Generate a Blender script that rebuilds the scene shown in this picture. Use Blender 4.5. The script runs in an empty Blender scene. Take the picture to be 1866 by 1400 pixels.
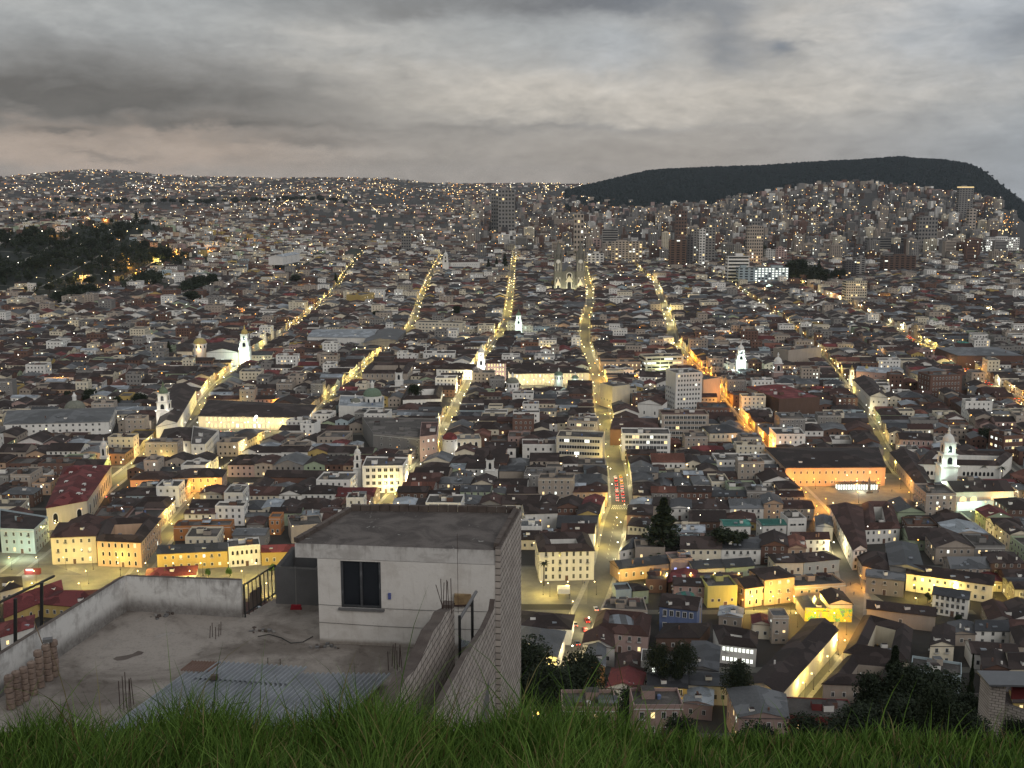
import bpy, math, random
import numpy as np
from mathutils import Vector, Matrix
random.seed(7)
R = random.random
U = random.uniform
D2R = math.radians
sc = bpy.context.scene
col = sc.collection

# ------------------------------------------------------------------ camera
F = 2000.0; PIT = D2R(10.06); CAMZ = 180.0
cam = bpy.data.objects.new('camera', bpy.data.cameras.new('camera'))
col.objects.link(cam)
cam.location = (0, 0, CAMZ)
cam.rotation_euler = (math.pi / 2 - PIT, 0, 0)
cam.data.sensor_width = 36
cam.data.lens = 36 * F / 1866
cam.data.clip_start = 0.3
cam.data.clip_end = 60000
sc.camera = cam
sc.view_settings.view_transform = 'Standard'
sc.view_settings.look = 'None'
sc.view_settings.exposure = 0.2
sc.view_settings.gamma = 1
sc.cycles.use_denoising = True
sc.cycles.max_bounces = 4
sc.cycles.diffuse_bounces = 2
sc.cycles.glossy_bounces = 2
sc.cycles.transparent_max_bounces = 4
sc.cycles.sample_clamp_indirect = 4
sc.cycles.caustics_reflective = False
sc.cycles.caustics_refractive = False


def ray(px, py):
    a = (px - 933) / F; b = -(py - 700) / F
    return Vector((a, math.cos(PIT) + b * math.sin(PIT), -math.sin(PIT) + b * math.cos(PIT)))


def at(px, py, z=0.0):
    """world point seen at photo pixel (px,py) on the horizontal plane z"""
    d = ray(px, py)
    t = (z - CAMZ) / d.z
    return Vector((d.x * t, d.y * t, z))


def atd(px, py, depth):
    d = ray(px, py)
    t = depth / d.y
    return Vector((d.x * t, depth, CAMZ + d.z * t))


def proj(p):
    x, y, z = p[0], p[1], p[2] - CAMZ
    fwd = y * math.cos(PIT) - z * math.sin(PIT)
    up = y * math.sin(PIT) + z * math.cos(PIT)
    return (933 + F * x / fwd, 700 - F * up / fwd)


# ------------------------------------------------------------------ node helpers
class S:
    def __init__(s, nt, sock): s.nt = nt; s.k = sock
    def _m(s, op, *o):
        n = s.nt.nodes.new('ShaderNodeMath'); n.operation = op
        for i, x in enumerate((s,) + o):
            if isinstance(x, S): s.nt.links.new(x.k, n.inputs[i])
            else: n.inputs[i].default_value = x
        return S(s.nt, n.outputs[0])
    def __add__(s, o): return s._m('ADD', o)
    def __radd__(s, o): return s._m('ADD', o)
    def __sub__(s, o): return s._m('SUBTRACT', o)
    def __mul__(s, o): return s._m('MULTIPLY', o)
    def __rmul__(s, o): return s._m('MULTIPLY', o)
    def clamp(s):
        r = s._m('MULTIPLY', 1.0); r.k.node.use_clamp = True; return r
    def ss(s, a, b):
        n = s.nt.nodes.new('ShaderNodeMapRange'); n.interpolation_type = 'SMOOTHSTEP'
        s.nt.links.new(s.k, n.inputs[0]); n.inputs[1].default_value = a; n.inputs[2].default_value = b
        return S(s.nt, n.outputs[0])


def mixc(nt, fac, a, b):
    n = nt.nodes.new('ShaderNodeMix'); n.data_type = 'RGBA'
    ins = [i for i in n.inputs if i.enabled]
    for k, v in ((0, fac), (1, a), (2, b)):
        if isinstance(v, S): nt.links.new(v.k, ins[k])
        elif k == 0: ins[k].default_value = v
        else: ins[k].default_value = (*v[:3], 1)
    return S(nt, [o for o in n.outputs if o.enabled][0])


def noise(nt, vec, scale, detail=4, rough=.55, dist=0):
    n = nt.nodes.new('ShaderNodeTexNoise')
    if vec is not None: nt.links.new(vec.k, n.inputs['Vector'])
    n.inputs['Scale'].default_value = scale; n.inputs['Detail'].default_value = detail
    n.inputs['Roughness'].default_value = rough; n.inputs['Distortion'].default_value = dist
    return S(nt, n.outputs['Fac'])


def comb(nt, x, y, z):
    n = nt.nodes.new('ShaderNodeCombineXYZ')
    for i, v in enumerate((x, y, z)):
        if isinstance(v, S): nt.links.new(v.k, n.inputs[i])
        else: n.inputs[i].default_value = v
    return S(nt, n.outputs[0])


def srgb(r, g, b):
    f = lambda c: (c / 255 / 12.92) if c / 255 < .04045 else ((c / 255 + .055) / 1.055) ** 2.4
    return (f(r), f(g), f(b))


# ------------------------------------------------------------------ sky
SUN_EL, SUN_AZ = D2R(26), D2R(150)      # weak soft light from behind the camera, through the overcast
world = bpy.data.worlds.new('World'); sc.world = world; world.use_nodes = True
nt = world.node_tree; nt.nodes.clear()
wo = nt.nodes.new('ShaderNodeOutputWorld')
tc = nt.nodes.new('ShaderNodeTexCoord')
sep = nt.nodes.new('ShaderNodeSeparateXYZ'); nt.links.new(tc.outputs['Generated'], sep.inputs[0])
X, Y, Z = (S(nt, sep.outputs[i]) for i in range(3))
az = X._m('ARCTAN2', Y)
el = Z._m('ARCSINE')
# cloud coordinates: degrees-like units, stretched along the horizon
v1 = comb(nt, az * 4.0, el * 16.0, 0.3)
w1 = noise(nt, v1, 1.6, 5, .55)
w2 = noise(nt, comb(nt, az * 6.0, el * 12.0, 4.1), 2.6, 7, .6, .25)
w3 = noise(nt, comb(nt, az * 9.0, el * 38.0, 8.0), 1.8, 7, .6, .5)
azw = az + (w1 - .5) * .10 + (w2 - .5) * .035
elw = el + (w2 - .5) * .038 + (w3 - .5) * .018


def blob(px, py, wx, wy, amt, sharp=1.0):
    a0 = math.atan2(px - 933, 2000.0); e0 = (347 - py) / 2080.0
    u = (azw - a0) * (2000.0 / wx); v = (elw - e0) * (2000.0 / wy)
    q = (u * u + v * v) * -sharp
    return q._m('EXPONENT') * amt


w4 = noise(nt, comb(nt, az * 14.0, el * 34.0, 2.0), 1.5, 8, .62, .5)
c = mixc(nt, el.ss(0.0, .17), srgb(148, 141, 134), srgb(152, 155, 156))
c = mixc(nt, az.ss(.15, .50) * .85, c, srgb(142, 149, 156))
# orange glow low on the left
glow = (blob(240, 268, 300, 40, 1.0) + blob(40, 275, 240, 45, .7) + blob(420, 300, 200, 30, .4)).clamp()
c = mixc(nt, glow * .62, c, srgb(168, 149, 134))
# bright banks in the middle and right
br = (blob(950, 160, 360, 40, .9) + blob(1500, 60, 330, 75, 1.1) + blob(1150, 200, 480, 40, .6) + blob(640, 75, 170, 40, .55)
      + blob(1650, 165, 300, 50, .45) + blob(1020, 200, 260, 18, .3) + blob(80, 20, 260, 50, .25) + blob(620, 130, 220, 14, .25)).clamp()
c = mixc(nt, (br * (w3 * .45 + w4 * .8 + .1)).clamp(), c, srgb(186, 179, 169))
blue = (blob(1720, 60, 190, 80, .8) + blob(1130, 90, 120, 50, .5)).clamp()
c = mixc(nt, blue * .5, c, srgb(152, 165, 180))
dk = (blob(330, 190, 370, 50, .85) + blob(30, 185, 180, 46, .5) + blob(200, 120, 240, 40, .35) + blob(760, 18, 300, 30, .5) + blob(1130, 5, 230, 34, .8)
      + blob(1330, 95, 75, 45, .75) + blob(1440, 100, 35, 18, .7) + blob(1290, 40, 70, 22, .4) + blob(1840, 90, 80, 42, .65) + blob(430, 236, 230, 13, .5)
      + blob(560, 262, 130, 10, .5) + blob(110, 252, 60, 9, .6) + blob(230, 283, 80, 6, .4) + blob(1000, 238, 260, 9, .35) + blob(700, 300, 200, 10, .15)).clamp()
dtex = (dk * (w2 * .8 + w4 * 1.0 + w3 * .3)).clamp()
c = mixc(nt, dtex, c, mixc(nt, az.ss(-.15, .25), srgb(92, 89, 86), srgb(112, 117, 124)))
w5 = noise(nt, comb(nt, az * 34.0, el * 70.0, 6.0), 1.5, 6, .65, .4)
rg_ = noise(nt, comb(nt, az * 11.0, el * 24.0, 9.0), 1.4, 7, .6, .6); rg2 = (rg_ - .5)._m('ABSOLUTE')
tex = (w5 - .5) * .26 + rg2 * -.5 + .03 + (w2 - .5) * .34 + (w4 - .5) * .42 + (w3 - .5) * .22 + 1.02
bright = tex * ((el.ss(.22, .9) * 0.30) + 1.0)      # an overcast sky is brighter overhead
bw = nt.nodes.new('ShaderNodeVectorMath'); bw.operation = 'SCALE'
nt.links.new(c.k, bw.inputs[0]); nt.links.new(bright.k, bw.inputs['Scale'])
bg = nt.nodes.new('ShaderNodeBackground'); nt.links.new(bw.outputs[0], bg.inputs[0]); bg.inputs[1].default_value = 1.08
st = nt.nodes.new('ShaderNodeTexSky'); st.sky_type = 'NISHITA'; st.sun_disc = False
st.sun_elevation = SUN_EL; st.sun_rotation = SUN_AZ
bg2 = nt.nodes.new('ShaderNodeBackground'); nt.links.new(st.outputs[0], bg2.inputs[0]); bg2.inputs[1].default_value = .05
mx = nt.nodes.new('ShaderNodeMixShader'); mx.inputs[0].default_value = .04
nt.links.new(bg.outputs[0], mx.inputs[1]); nt.links.new(bg2.outputs[0], mx.inputs[2])
nt.links.new(mx.outputs[0], wo.inputs[0])
world.cycles.sampling_method = 'MANUAL'; world.cycles.sample_map_resolution = 256

sun = bpy.data.objects.new('sun', bpy.data.lights.new('sun', 'SUN'))
col.objects.link(sun)
sun.data.energy = 1.0; sun.data.angle = D2R(40); sun.data.color = (1.0, .95, .9)
sun.rotation_euler = (D2R(64), 0, D2R(30))

# ------------------------------------------------------------------ materials
M = {}


def mat(name, base, base2=None, rough=.85, scale=.35, amt=.5, metal=0.0, streak=False, spec=.3, bump=0, emit=None, es=1.0, rnd=.0, patch=False):
    m = bpy.data.materials.new(name); m.use_nodes = True; M[name] = m
    t = m.node_tree; p = t.nodes['Principled BSDF']
    p.inputs['Roughness'].default_value = rough
    p.inputs['Metallic'].default_value = metal
    p.inputs['Specular IOR Level'].default_value = spec
    if base2 is None: base2 = tuple(c_ * .62 for c_ in base)
    g = t.nodes.new('ShaderNodeNewGeometry'); pos = S(t, g.outputs['Position'])
    if streak:
        mp = t.nodes.new('ShaderNodeMapping'); mp.inputs['Scale'].default_value = (1, 1, .18)
        t.links.new(pos.k, mp.inputs[0]); pos2 = S(t, mp.outputs[0])
    else: pos2 = pos
    n1 = noise(t, pos2, scale, 5, .62)
    n2 = noise(t, pos, scale * .09, 3, .5)
    f = (n1 * .65 + n2 * .5).ss(.38, .75) * amt
    cc = mixc(t, f, base, base2)
    if patch:
        vo = t.nodes.new('ShaderNodeTexVoronoi'); t.links.new(pos.k, vo.inputs['Vector']); vo.inputs['Scale'].default_value = .16; vo.distance = 'CHEBYCHEV'
        sc_ = t.nodes.new('ShaderNodeSeparateColor'); t.links.new(vo.outputs['Color'], sc_.inputs[0]); vv = S(t, sc_.outputs[0])
        cc = mixc(t, vv.ss(.72, .74) * .55, cc, tuple(x * 1.7 + .012 for x in base)); cc = mixc(t, vv.ss(.20, .18) * .5, cc, tuple(x * .45 for x in base))
        fn = noise(t, pos, 3.5, 4, .7); cc = mixc(t, fn.ss(.52, .70) * .5, cc, tuple(x * 1.8 + .01 for x in base))
    if rnd:
        ri = t.nodes.new('ShaderNodeObjectInfo')
        hs = t.nodes.new('ShaderNodeHueSaturation'); t.links.new(cc.k, hs.inputs['Color'])
        v = S(t, ri.outputs['Random']) * rnd + (1 - rnd * .5)
        t.links.new(v.k, hs.inputs['Value']); cc = S(t, hs.outputs[0])
    t.links.new(cc.k, p.inputs['Base Color'])
    if bump:
        b = t.nodes.new('ShaderNodeBump'); b.inputs['Strength'].default_value = bump
        nb = noise(t, pos, scale * 12, 4, .7); t.links.new(nb.k, b.inputs['Height'])
        b.inputs['Distance'].default_value = .03
        t.links.new(b.outputs[0], p.inputs['Normal'])
    if emit:
        p.inputs['Emission Color'].default_value = (*emit, 1); p.inputs['Emission Strength'].default_value = es
    return m


def emis(name, color, strength, sample=False):
    m = bpy.data.materials.new(name); m.use_nodes = True; M[name] = m
    t = m.node_tree; t.nodes.clear()
    o = t.nodes.new('ShaderNodeOutputMaterial'); e = t.nodes.new('ShaderNodeEmission')
    e.inputs[0].default_value = (*color, 1); e.inputs[1].default_value = strength
    t.links.new(e.outputs[0], o.inputs[0])
    m.cycles.emission_sampling = 'AUTO' if sample else 'NONE'
    return m


WALLS = dict(white=(.74, .71, .66), cream=(.66, .585, .45), beige=(.38, .32, .265), grey=(.24, .225, .21), pink=(.40, .28, .25), peach=(.50, .34, .23),
             ochre=(.46, .33, .12), yellow=(.58, .54, .20), brick=(.15, .085, .065), blue=(.13, .17, .30), pale_blue=(.40, .47, .49),
             green=(.36, .42, .29), orange=(.46, .20, .08), dark=(.10, .09, .09), brown=(.13, .08, .06), red=(.18, .035, .035))
for k, v in WALLS.items():
    mat('wall_' + k, v, rough=.9, scale=.6, amt=.45, streak=True, rnd=.3)
ROOFS = dict(tile=(.034, .0225, .020), rust=(.055, .026, .021), red=(.125, .026, .026), metal=(.085, .086, .090), concrete=(.080, .070, .063),
             slate=(.036, .036, .040), teal=(.04, .16, .13), pale=(.24, .26, .285), clay=(.13, .050, .034))
for k, v in ROOFS.items():
    mat('roof_' + k, v, base2=tuple(x * .5 for x in v), rough=.8 if k not in ('metal', 'slate', 'pale') else .45, scale=.9, amt=.8, rnd=.4, patch=True)
mat('glass', (.018, .020, .024), rough=.15, spec=.5, amt=.2)
mat('glass_big', (.03, .034, .04), rough=.2, spec=.5, amt=.4)
mat('trim', (.66, .64, .60), amt=.4)
mat('asphalt', (.11, .105, .09), (.16, .15, .13), scale=.25, amt=.7)
mat('pavement', (.34, .32, .27), (.22, .20, .17), scale=.6, amt=.8)
mat('plaza', (.24, .22, .17), (.15, .14, .11), scale=.2, amt=.9)
mat('ground', (.05, .044, .039), (.03, .027, .024), scale=.05, amt=.9)
mat('marking', (.6, .6, .55), amt=.3)
mat('hillgreen', (.018, .024, .017), (.010, .014, .010), scale=.02, amt=.9)
mat('metal_dark', (.03, .03, .03), rough=.6, amt=.3)
mat('bronze', (.12, .13, .09), amt=.6)
mat('dome_green', (.14, .20, .15), (.10, .12, .07), scale=1.2, amt=.9)
mat('dome_grey', (.20, .20, .16), scale=1, amt=.9)
mat('gold', (.45, .34, .12), rough=.5, amt=.6)
mat('stone', (.17, .163, .14), scale=.7, amt=.8)
mat('bark', (.06, .045, .03), scale=2, amt=.8)
emis('lit_warm', (1.0, .72, .32), 1.5)
emis('lit_white', (.95, 1.0, .88), 1.5)
emis('lit_orange', (1.0, .45, .10), 2.0)
emis('lit_blue', (.35, .4, 1.0), 1.8)
emis('lit_green', (.3, 1.0, .6), 3.0)
emis('bulb_warm', (1.0, .76, .34), 8)
emis('bulb_white', (1.0, .95, .80), 9)
emis('bulb_orange', (1.0, .48, .09), 6)
emis('tail_red', (1.0, .06, .03), 9)
emis('head_white', (1.0, .95, .8), 9)


def leafmat(name, c1, c2, trans=.25):
    m = bpy.data.materials.new(name); m.use_nodes = True; M[name] = m
    t = m.node_tree; p = t.nodes['Principled BSDF']; p.inputs['Roughness'].default_value = .7
    p.inputs['Specular IOR Level'].default_value = .2
    g = t.nodes.new('ShaderNodeNewGeometry')
    ri = S(t, g.outputs['Random Per Island'])
    cc = mixc(t, ri, c1, c2)
    t.links.new(cc.k, p.inputs['Base Color'])
    return m


leafmat('leaf', (.012, .019, .010), (.028, .038, .018))
leafmat('forest', (.012, .018, .0195), (.015, .022, .023)); M['forest'].node_tree.nodes['Principled BSDF'].inputs['Specular IOR Level'].default_value = 0; M['forest'].node_tree.nodes['Principled BSDF'].inputs['Roughness'].default_value = 1
leafmat('leaf_dry', (.022, .026, .012), (.045, .045, .022))
leafmat('leaf_bright', (.03, .07, .012), (.08, .15, .03))
leafmat("blade", (.028, .064, .008), (.125, .21, .036))
leafmat('blade_dry', (.12, .10, .035), (.20, .17, .07))


# ------------------------------------------------------------------ mesh builder
class MB:
    def __init__(s): s.v = []; s.f = []; s.m = []; s.mats = []
    def mi(s, m):
        if m not in s.mats: s.mats.append(m)
        return s.mats.index(m)
    def poly(s, pts, m):
        i = len(s.v); s.v.extend([(p[0], p[1], p[2]) for p in pts]); s.f.append(tuple(range(i, i + len(pts)))); s.m.append(s.mi(m))
    def prism(s, Q, z0, z1, m, top=None, bottom=False):
        n = len(Q)
        for i in range(n):
            a, b = Q[i], Q[(i + 1) % n]
            s.poly([(a[0], a[1], z0), (b[0], b[1], z0), (b[0], b[1], z1), (a[0], a[1], z1)], m)
        if top != 0: s.poly([(q[0], q[1], z1) for q in Q], top or m)
        if bottom: s.poly([(q[0], q[1], z0) for q in reversed(Q)], m)
    def box(s, c, d, m, rot=0, top=None):
        cs, sn = math.cos(rot), math.sin(rot)
        Q = [(c[0] + x * cs - y * sn, c[1] + x * sn + y * cs) for x, y in ((-d[0] / 2, -d[1] / 2), (d[0] / 2, -d[1] / 2), (d[0] / 2, d[1] / 2), (-d[0] / 2, d[1] / 2))]
        s.prism(Q, c[2], c[2] + d[2], m, top, True)
    def lathe(s, c, prof, m, n=12, ph=0):
        """prof: list of (radius, z)"""
        rings = []
        for r, z in prof:
            rings.append([(c[0] + r * math.cos(ph + 2 * math.pi * k / n), c[1] + r * math.sin(ph + 2 * math.pi * k / n), c[2] + z) for k in range(n)])
        for a, b in zip(rings, rings[1:]):
            for k in range(n):
                j = (k + 1) % n
                s.poly([a[k], a[j], b[j], b[k]], m)
    def tube(s, p, q, r0, r1, m, n=6):
        p, q = Vector(p), Vector(q); d = (q - p)
        if d.length < 1e-6: return
        d.normalize(); a = d.orthogonal().normalized(); b = d.cross(a)
        A = [p + (a * math.cos(t) + b * math.sin(t)) * r0 for t in [2 * math.pi * k / n for k in range(n)]]
        B = [q + (a * math.cos(t) + b * math.sin(t)) * r1 for t in [2 * math.pi * k / n for k in range(n)]]
        for k in range(n):
            j = (k + 1) % n; s.poly([A[k], A[j], B[j], B[k]], m)
        s.poly(B, m); s.poly(A[::-1], m)
    def build(s, name, parent=None, origin=None, smooth=False):
        if not s.f: return None
        me = bpy.data.meshes.new(name)
        o_ = Vector(origin) if origin is not None else Vector((0, 0, 0))
        V = np.array(s.v, dtype=np.float64) - np.array(o_)
        nv, nf = len(V), len(s.f)
        tot = np.array([len(f) for f in s.f], dtype=np.int32)
        me.vertices.add(nv); me.vertices.foreach_set('co', V.astype(np.float32).ravel())
        me.loops.add(int(tot.sum())); me.loops.foreach_set('vertex_index', np.fromiter((i for f in s.f for i in f), dtype=np.int32))
        me.polygons.add(nf)
        me.polygons.foreach_set('loop_start', np.concatenate(([0], np.cumsum(tot)[:-1])).astype(np.int32))
        me.polygons.foreach_set('material_index', np.array(s.m, dtype=np.int32))
        for k in s.mats: me.materials.append(M[k])
        me.update(calc_edges=True)
        o = bpy.data.objects.new(name, me); col.objects.link(o)
        if parent is not None: o.parent = parent
        elif origin is not None: o.location = o_
        return o


USED = {}


def tag(o, label=None, cat=None, group=None, kind=None):
    if label:
        o['label'] = label; USED[label] = USED.get(label, 0) + 1
    if cat: o['category'] = cat
    if group: o['group'] = group
    if kind: o['kind'] = kind
    return o


def thing(name, label, cat, loc, rz=0, group=None):
    o = bpy.data.objects.new(name, None); col.objects.link(o)
    o.location = loc; o.rotation_euler = (0, 0, rz)
    o.empty_display_size = 1
    return tag(o, label, cat, group)


def kid(me_or_obj, name, parent, loc=(0, 0, 0), rz=0, scale=(1, 1, 1)):
    me = me_or_obj if isinstance(me_or_obj, bpy.types.Mesh) else me_or_obj.data
    o = bpy.data.objects.new(name, me); col.objects.link(o)
    o.parent = parent; o.location = loc; o.rotation_euler = (0, 0, rz); o.scale = scale
    return o


def copy_tree(src, loc, rz=None, scale=None):
    r = src.copy(); col.objects.link(r); r.location = loc
    if rz is not None: r.rotation_euler = (0, 0, rz)
    if scale is not None: r.scale = (scale,) * 3 if not hasattr(scale, '__len__') else scale
    for ch in list(src.children):
        c_ = ch.copy(); col.objects.link(c_); c_.parent = r
        for g in list(ch.children):
            d_ = g.copy(); col.objects.link(d_); d_.parent = c_
    return r


def point(loc, power, color, parent=None, r=.25, name='lamp_light'):
    l = bpy.data.lights.new(name, 'POINT'); l.energy = power; l.color = color; l.shadow_soft_size = r
    o = bpy.data.objects.new(name, l); col.objects.link(o)
    if parent is not None: o.parent = parent
    o.location = loc
    return o


ORD = ['first', 'second', 'third', 'fourth', 'fifth', 'sixth', 'seventh', 'eighth', 'ninth', 'tenth', 'eleventh', 'twelfth', 'thirteenth',
       'fourteenth', 'fifteenth', 'sixteenth', 'seventeenth', 'eighteenth', 'nineteenth', 'twentieth']
ORD += ['twenty-' + o for o in ORD[:9]] + ['thirtieth'] + ['thirty-' + o for o in ORD[:9]] + ['fortieth'] + ['forty-' + o for o in ORD[:9]] + ['fiftieth'] + ['fifty-' + o for o in ORD[:9]]
ORD += ['sixtieth'] + ['sixty-' + o for o in ORD[:9]] + ['seventieth'] + ['seventy-' + o for o in ORD[:9]] + ['eightieth'] + ['eighty-' + o for o in ORD[:9]]


# ------------------------------------------------------------------ terrain
def smooth(a, b, x):
    t = min(1, max(0, (x - a) / (b - a))); return t * t * (3 - 2 * t)


def gau(x, y, cx, cy, sx, sy): return math.exp(-((x - cx) / sx) ** 2 - ((y - cy) / sy) ** 2)


def T(x, y):
    if y < 345:
        if y < 6.7: z = 178.4 - .30 * y
        elif y < 30: z = 176.39 - (y - 6.7) * .62
        else: z = 161.94 - (y - 30) * .5175
        return max(0.0, z)
    h = 0.0
    if y > 1200: h += 66 * gau(x, y, -950, 2800, 420, 850) * smooth(1200, 1700, y)
    if y > 1300 and x < -600: h += 42 * smooth(1200, 2400, y) * smooth(-600, -1000, x)
    if y > 3200:
        k = (y - 3200) / 5300
        r = 222 * (k ** 1.12) if k < 1 else 222 - (y - 8500) * .03
        r *= 1 - smooth(.425, .50, x / y)
        if x > .43 * y: r -= 140 * smooth(.43, .52, x / y)
        h += r
        h += 58 * gau(x, y, -3150, 8500, 560, 1500) + 104 * gau(x, y, 1750, 5400, 540, 950)
        h += (math.sin(x * .004 + 1) * math.sin(y * .0031 + 2)) * 16 * smooth(3600, 6000, y)
    return h


mb = MB()
ys = [-60, -20, 0, 3, 5, 6, 6.7, 7.5, 9, 12, 18, 24, 30, 40, 60, 90, 130, 180, 240, 300, 342.8, 345, 400]
y = 400
while y < 14000:
    y *= 1.045; ys.append(y)
nx = 90
for j in range(len(ys) - 1):
    for i in range(nx):
        P = []
        for (jj, ii) in ((j, i), (j, i + 1), (j + 1, i + 1), (j + 1, i)):
            yy = ys[jj]; w = max(120, yy * 1.0 + 60)
            xx = (ii / nx * 2 - 1) * w
            P.append((xx, yy, T(xx, yy) - .06))
        mb.poly(P, 'hillgreen' if ys[j] < 330 or (-1400 < P[0][0] < -380 and 1600 < ys[j] < 3400) else 'ground')
g = mb.build('ground'); tag(g, kind='structure')

# ------------------------------------------------------------------ street network (centre lines)
ST = {
 'A': [(-239, 300), (-239, 548), (-248, 603), (-250, 742), (-256, 842), (-275, 1014), (-283, 1206), (-284, 1360), (-290, 1530), (-303, 1845), (-337, 2194), (-381, 2722), (-423, 3300)],
 'B': [(-170, 300), (-178, 510), (-183, 560), (-187, 650), (-186, 700), (-177, 758), (-159, 846), (-157, 925), (-149, 1038), (-145, 1147), (-133, 1319), (-133, 1485), (-151, 1826), (-172, 2366), (-198, 3300)],
 'C': [(-75, 300), (-73, 608), (-66, 660), (-56, 738), (-49, 844), (-43, 972), (-35, 1104), (-16, 1319), (-7, 1485), (-4, 1738), (0, 2155), (7, 3300)],
 'D': [(4, 300), (19, 402), (29, 436), (39, 477), (45, 506), (57, 586), (63, 614), (67, 669), (71, 763), (71, 824), (76, 918), (82, 1018), (83, 1100), (83, 1174), (86, 1295), (98, 1466), (121, 1696), (139, 1956), (160, 2400), (190, 3300)],
 'F': [(88, 345), (100, 367), (128, 410), (139, 430), (150, 454), (158, 488), (166, 527), (173, 572), (175, 620), (174, 703), (176, 836), (180, 938), (185, 1051), (187, 1166), (192, 1295), (207, 1425), (234, 1697), (274, 2092), (310, 3300)],
 'G': [(230, 345), (245, 500), (250, 625), (250, 687), (261, 750), (279, 832), (294, 921), (316, 1045), (335, 1170), (350, 1300), (372, 1500), (395, 1800), (425, 2200), (470, 3300)],
 'H': [(385, 345), (400, 620), (420, 800), (432, 909), (442, 1015), (463, 1140), (475, 1281), (496, 1408), (505, 1550), (519, 1657), (528, 1826), (540, 2000), (570, 2400), (640, 3300)],
}


def X_(k, y):
    P = ST[k]
    return float(np.interp(y, [p[1] for p in P], [p[0] for p in P]))


STREETNAME = {'A': 'arcade street', 'B': 'plaza street', 'C': 'neon-sign street', 'D': 'traffic-jam street', 'F': 'orange-lit street', 'G': 'convent street', 'H': 'wide avenue'}
cols = []
for n_ in range(9, 0, -1): cols.append((('A', -95 * n_), 'outer'))
for k in 'ABCDF': cols.append(((k, 0), k))
cols.append((('G', 0), 'G')); cols.append((('GH', 0), 'outer')); cols.append((('H', 0), 'H'))
for n_ in range(1, 11): cols.append((('H', 95 * n_), 'outer'))


def XC(c_, y):
    k, off = c_
    if k == 'GH': return (X_('G', y) + X_('H', y)) / 2
    return X_(k, y) + off


WID = {'A': 13, 'B': 11.5, 'C': 13, 'D': 14.5, 'F': 13, 'G': 10.5, 'H': 22, 'outer': 8}
rows = [345, 392, 450, 507]
y = 507
while y < 3250:
    y += 98 if y < 2000 else 120
    rows.append(y)


# street sheets: asphalt ribbon, raised pavements both sides
def ribbon(name, pts, w, matn, z, lift=0.0, kerb=False):
    mb = MB()
    for (a, b) in zip(pts, pts[1:]):
        za, zb = T(*a) + z, T(*b) + z
        mb.poly([(a[0] - w / 2, a[1], za), (a[0] + w / 2, a[1], za), (b[0] + w / 2, b[1], zb), (b[0] - w / 2, b[1], zb)], matn)
    return mb


def steps(y0, y1, d=24):
    n = max(1, int((y1 - y0) / d)); return [y0 + (y1 - y0) * i / n for i in range(n + 1)]


roads = MB(); pav = MB()
for c_, kind in cols:
    y1 = 3200 if kind != 'outer' else 2300
    pts = [(XC(c_, y), y) for y in steps(346, y1)]
    w = WID[kind]
    for (a, b) in zip(pts, pts[1:]):
        za, zb = T(*a) + .01, T(*b) + .01
        roads.poly([(a[0] - w / 2 + 2, a[1], za), (a[0] + w / 2 - 2, a[1], za), (b[0] + w / 2 - 2, b[1], zb), (b[0] - w / 2 + 2, b[1], zb)], 'asphalt')
        for sgn in (-1, 1):
            x0 = w / 2 - 2
            P = [(a[0] + sgn * x0, a[1]), (a[0] + sgn * (x0 + 2.2), a[1]), (b[0] + sgn * (x0 + 2.2), b[1]), (b[0] + sgn * x0, b[1])]
            Z = [za + .13, za + .13, zb + .13, zb + .13]
            pts3 = [(p[0], p[1], z) for p, z in zip(P, Z)]
            pav.poly(pts3 if sgn > 0 else pts3[::-1], 'pavement')
            pav.poly([(P[0][0], P[0][1], za - .02), (P[3][0], P[3][1], zb - .02), pts3[3], pts3[0]], 'pavement')
tag(roads.build('road'), kind='structure'); tag(pav.build('pavement'), kind='structure')

cross = MB()
for j, y in enumerate(rows[1:], 1):
    if y > 2300: break
    xs = [i * 40 for i in range(int(-y * .52 / 40), int(y * .52 / 40) + 1)]
    for a, b in zip(xs, xs[1:]):
        cross.poly([(a, y - 2.5, T(a, y - 2.5) + .03), (b, y - 2.5, T(b, y - 2.5) + .03), (b, y + 2.5, T(b, y + 2.5) + .03), (a, y + 2.5, T(a, y + 2.5) + .03)], 'asphalt')
tag(cross.build('cross_road'), kind='structure')


def sheet(name, pts, m, z):
    mb = MB(); mb.poly([(p[0], p[1], z) for p in pts], m); return tag(mb.build(name), kind='structure')


# boulevard squares, church plazas
sheet('boulevard', [(-360, 462), (38, 459), (44, 505), (-130, 517), (-175, 530), (-270, 530), (-360, 528)], 'plaza', .045)
sheet('boulevard_road', [(27, 300), (44, 459), (50, 520), (38, 520), (33, 459), (17, 300)], 'asphalt', .052)
sheet('monastery_plaza', [(-253, 790), (-180, 780), (-166, 836), (-253, 850)], 'plaza', .045)
sheet('monument_plaza', [(171, 612), (252, 622), (250, 684), (178, 694)], 'plaza', .045)
sheet('palace_plaza', [(-8, 985), (76, 985), (80, 1012), (-4, 1014)], 'plaza', .045)
sheet('lower_square', [(148, 440), (172, 430), (160, 486), (142, 470)], 'plaza', .048)
mk = MB()
for yy in range(520, 600, 7):       # lane dashes and crossings on the bridge street
    x = X_('D', yy); mk.box((x, yy, .025), (.18, 3, .01), 'marking')
for yy in (606, 609, 612, 519):
    x = X_('D', yy)
    for k in range(-4, 5): mk.box((x + k * 1.05, yy, .025), (.55, 2.0, .01), 'marking')
tag(mk.build('road_marking'), kind='structure')

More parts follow.
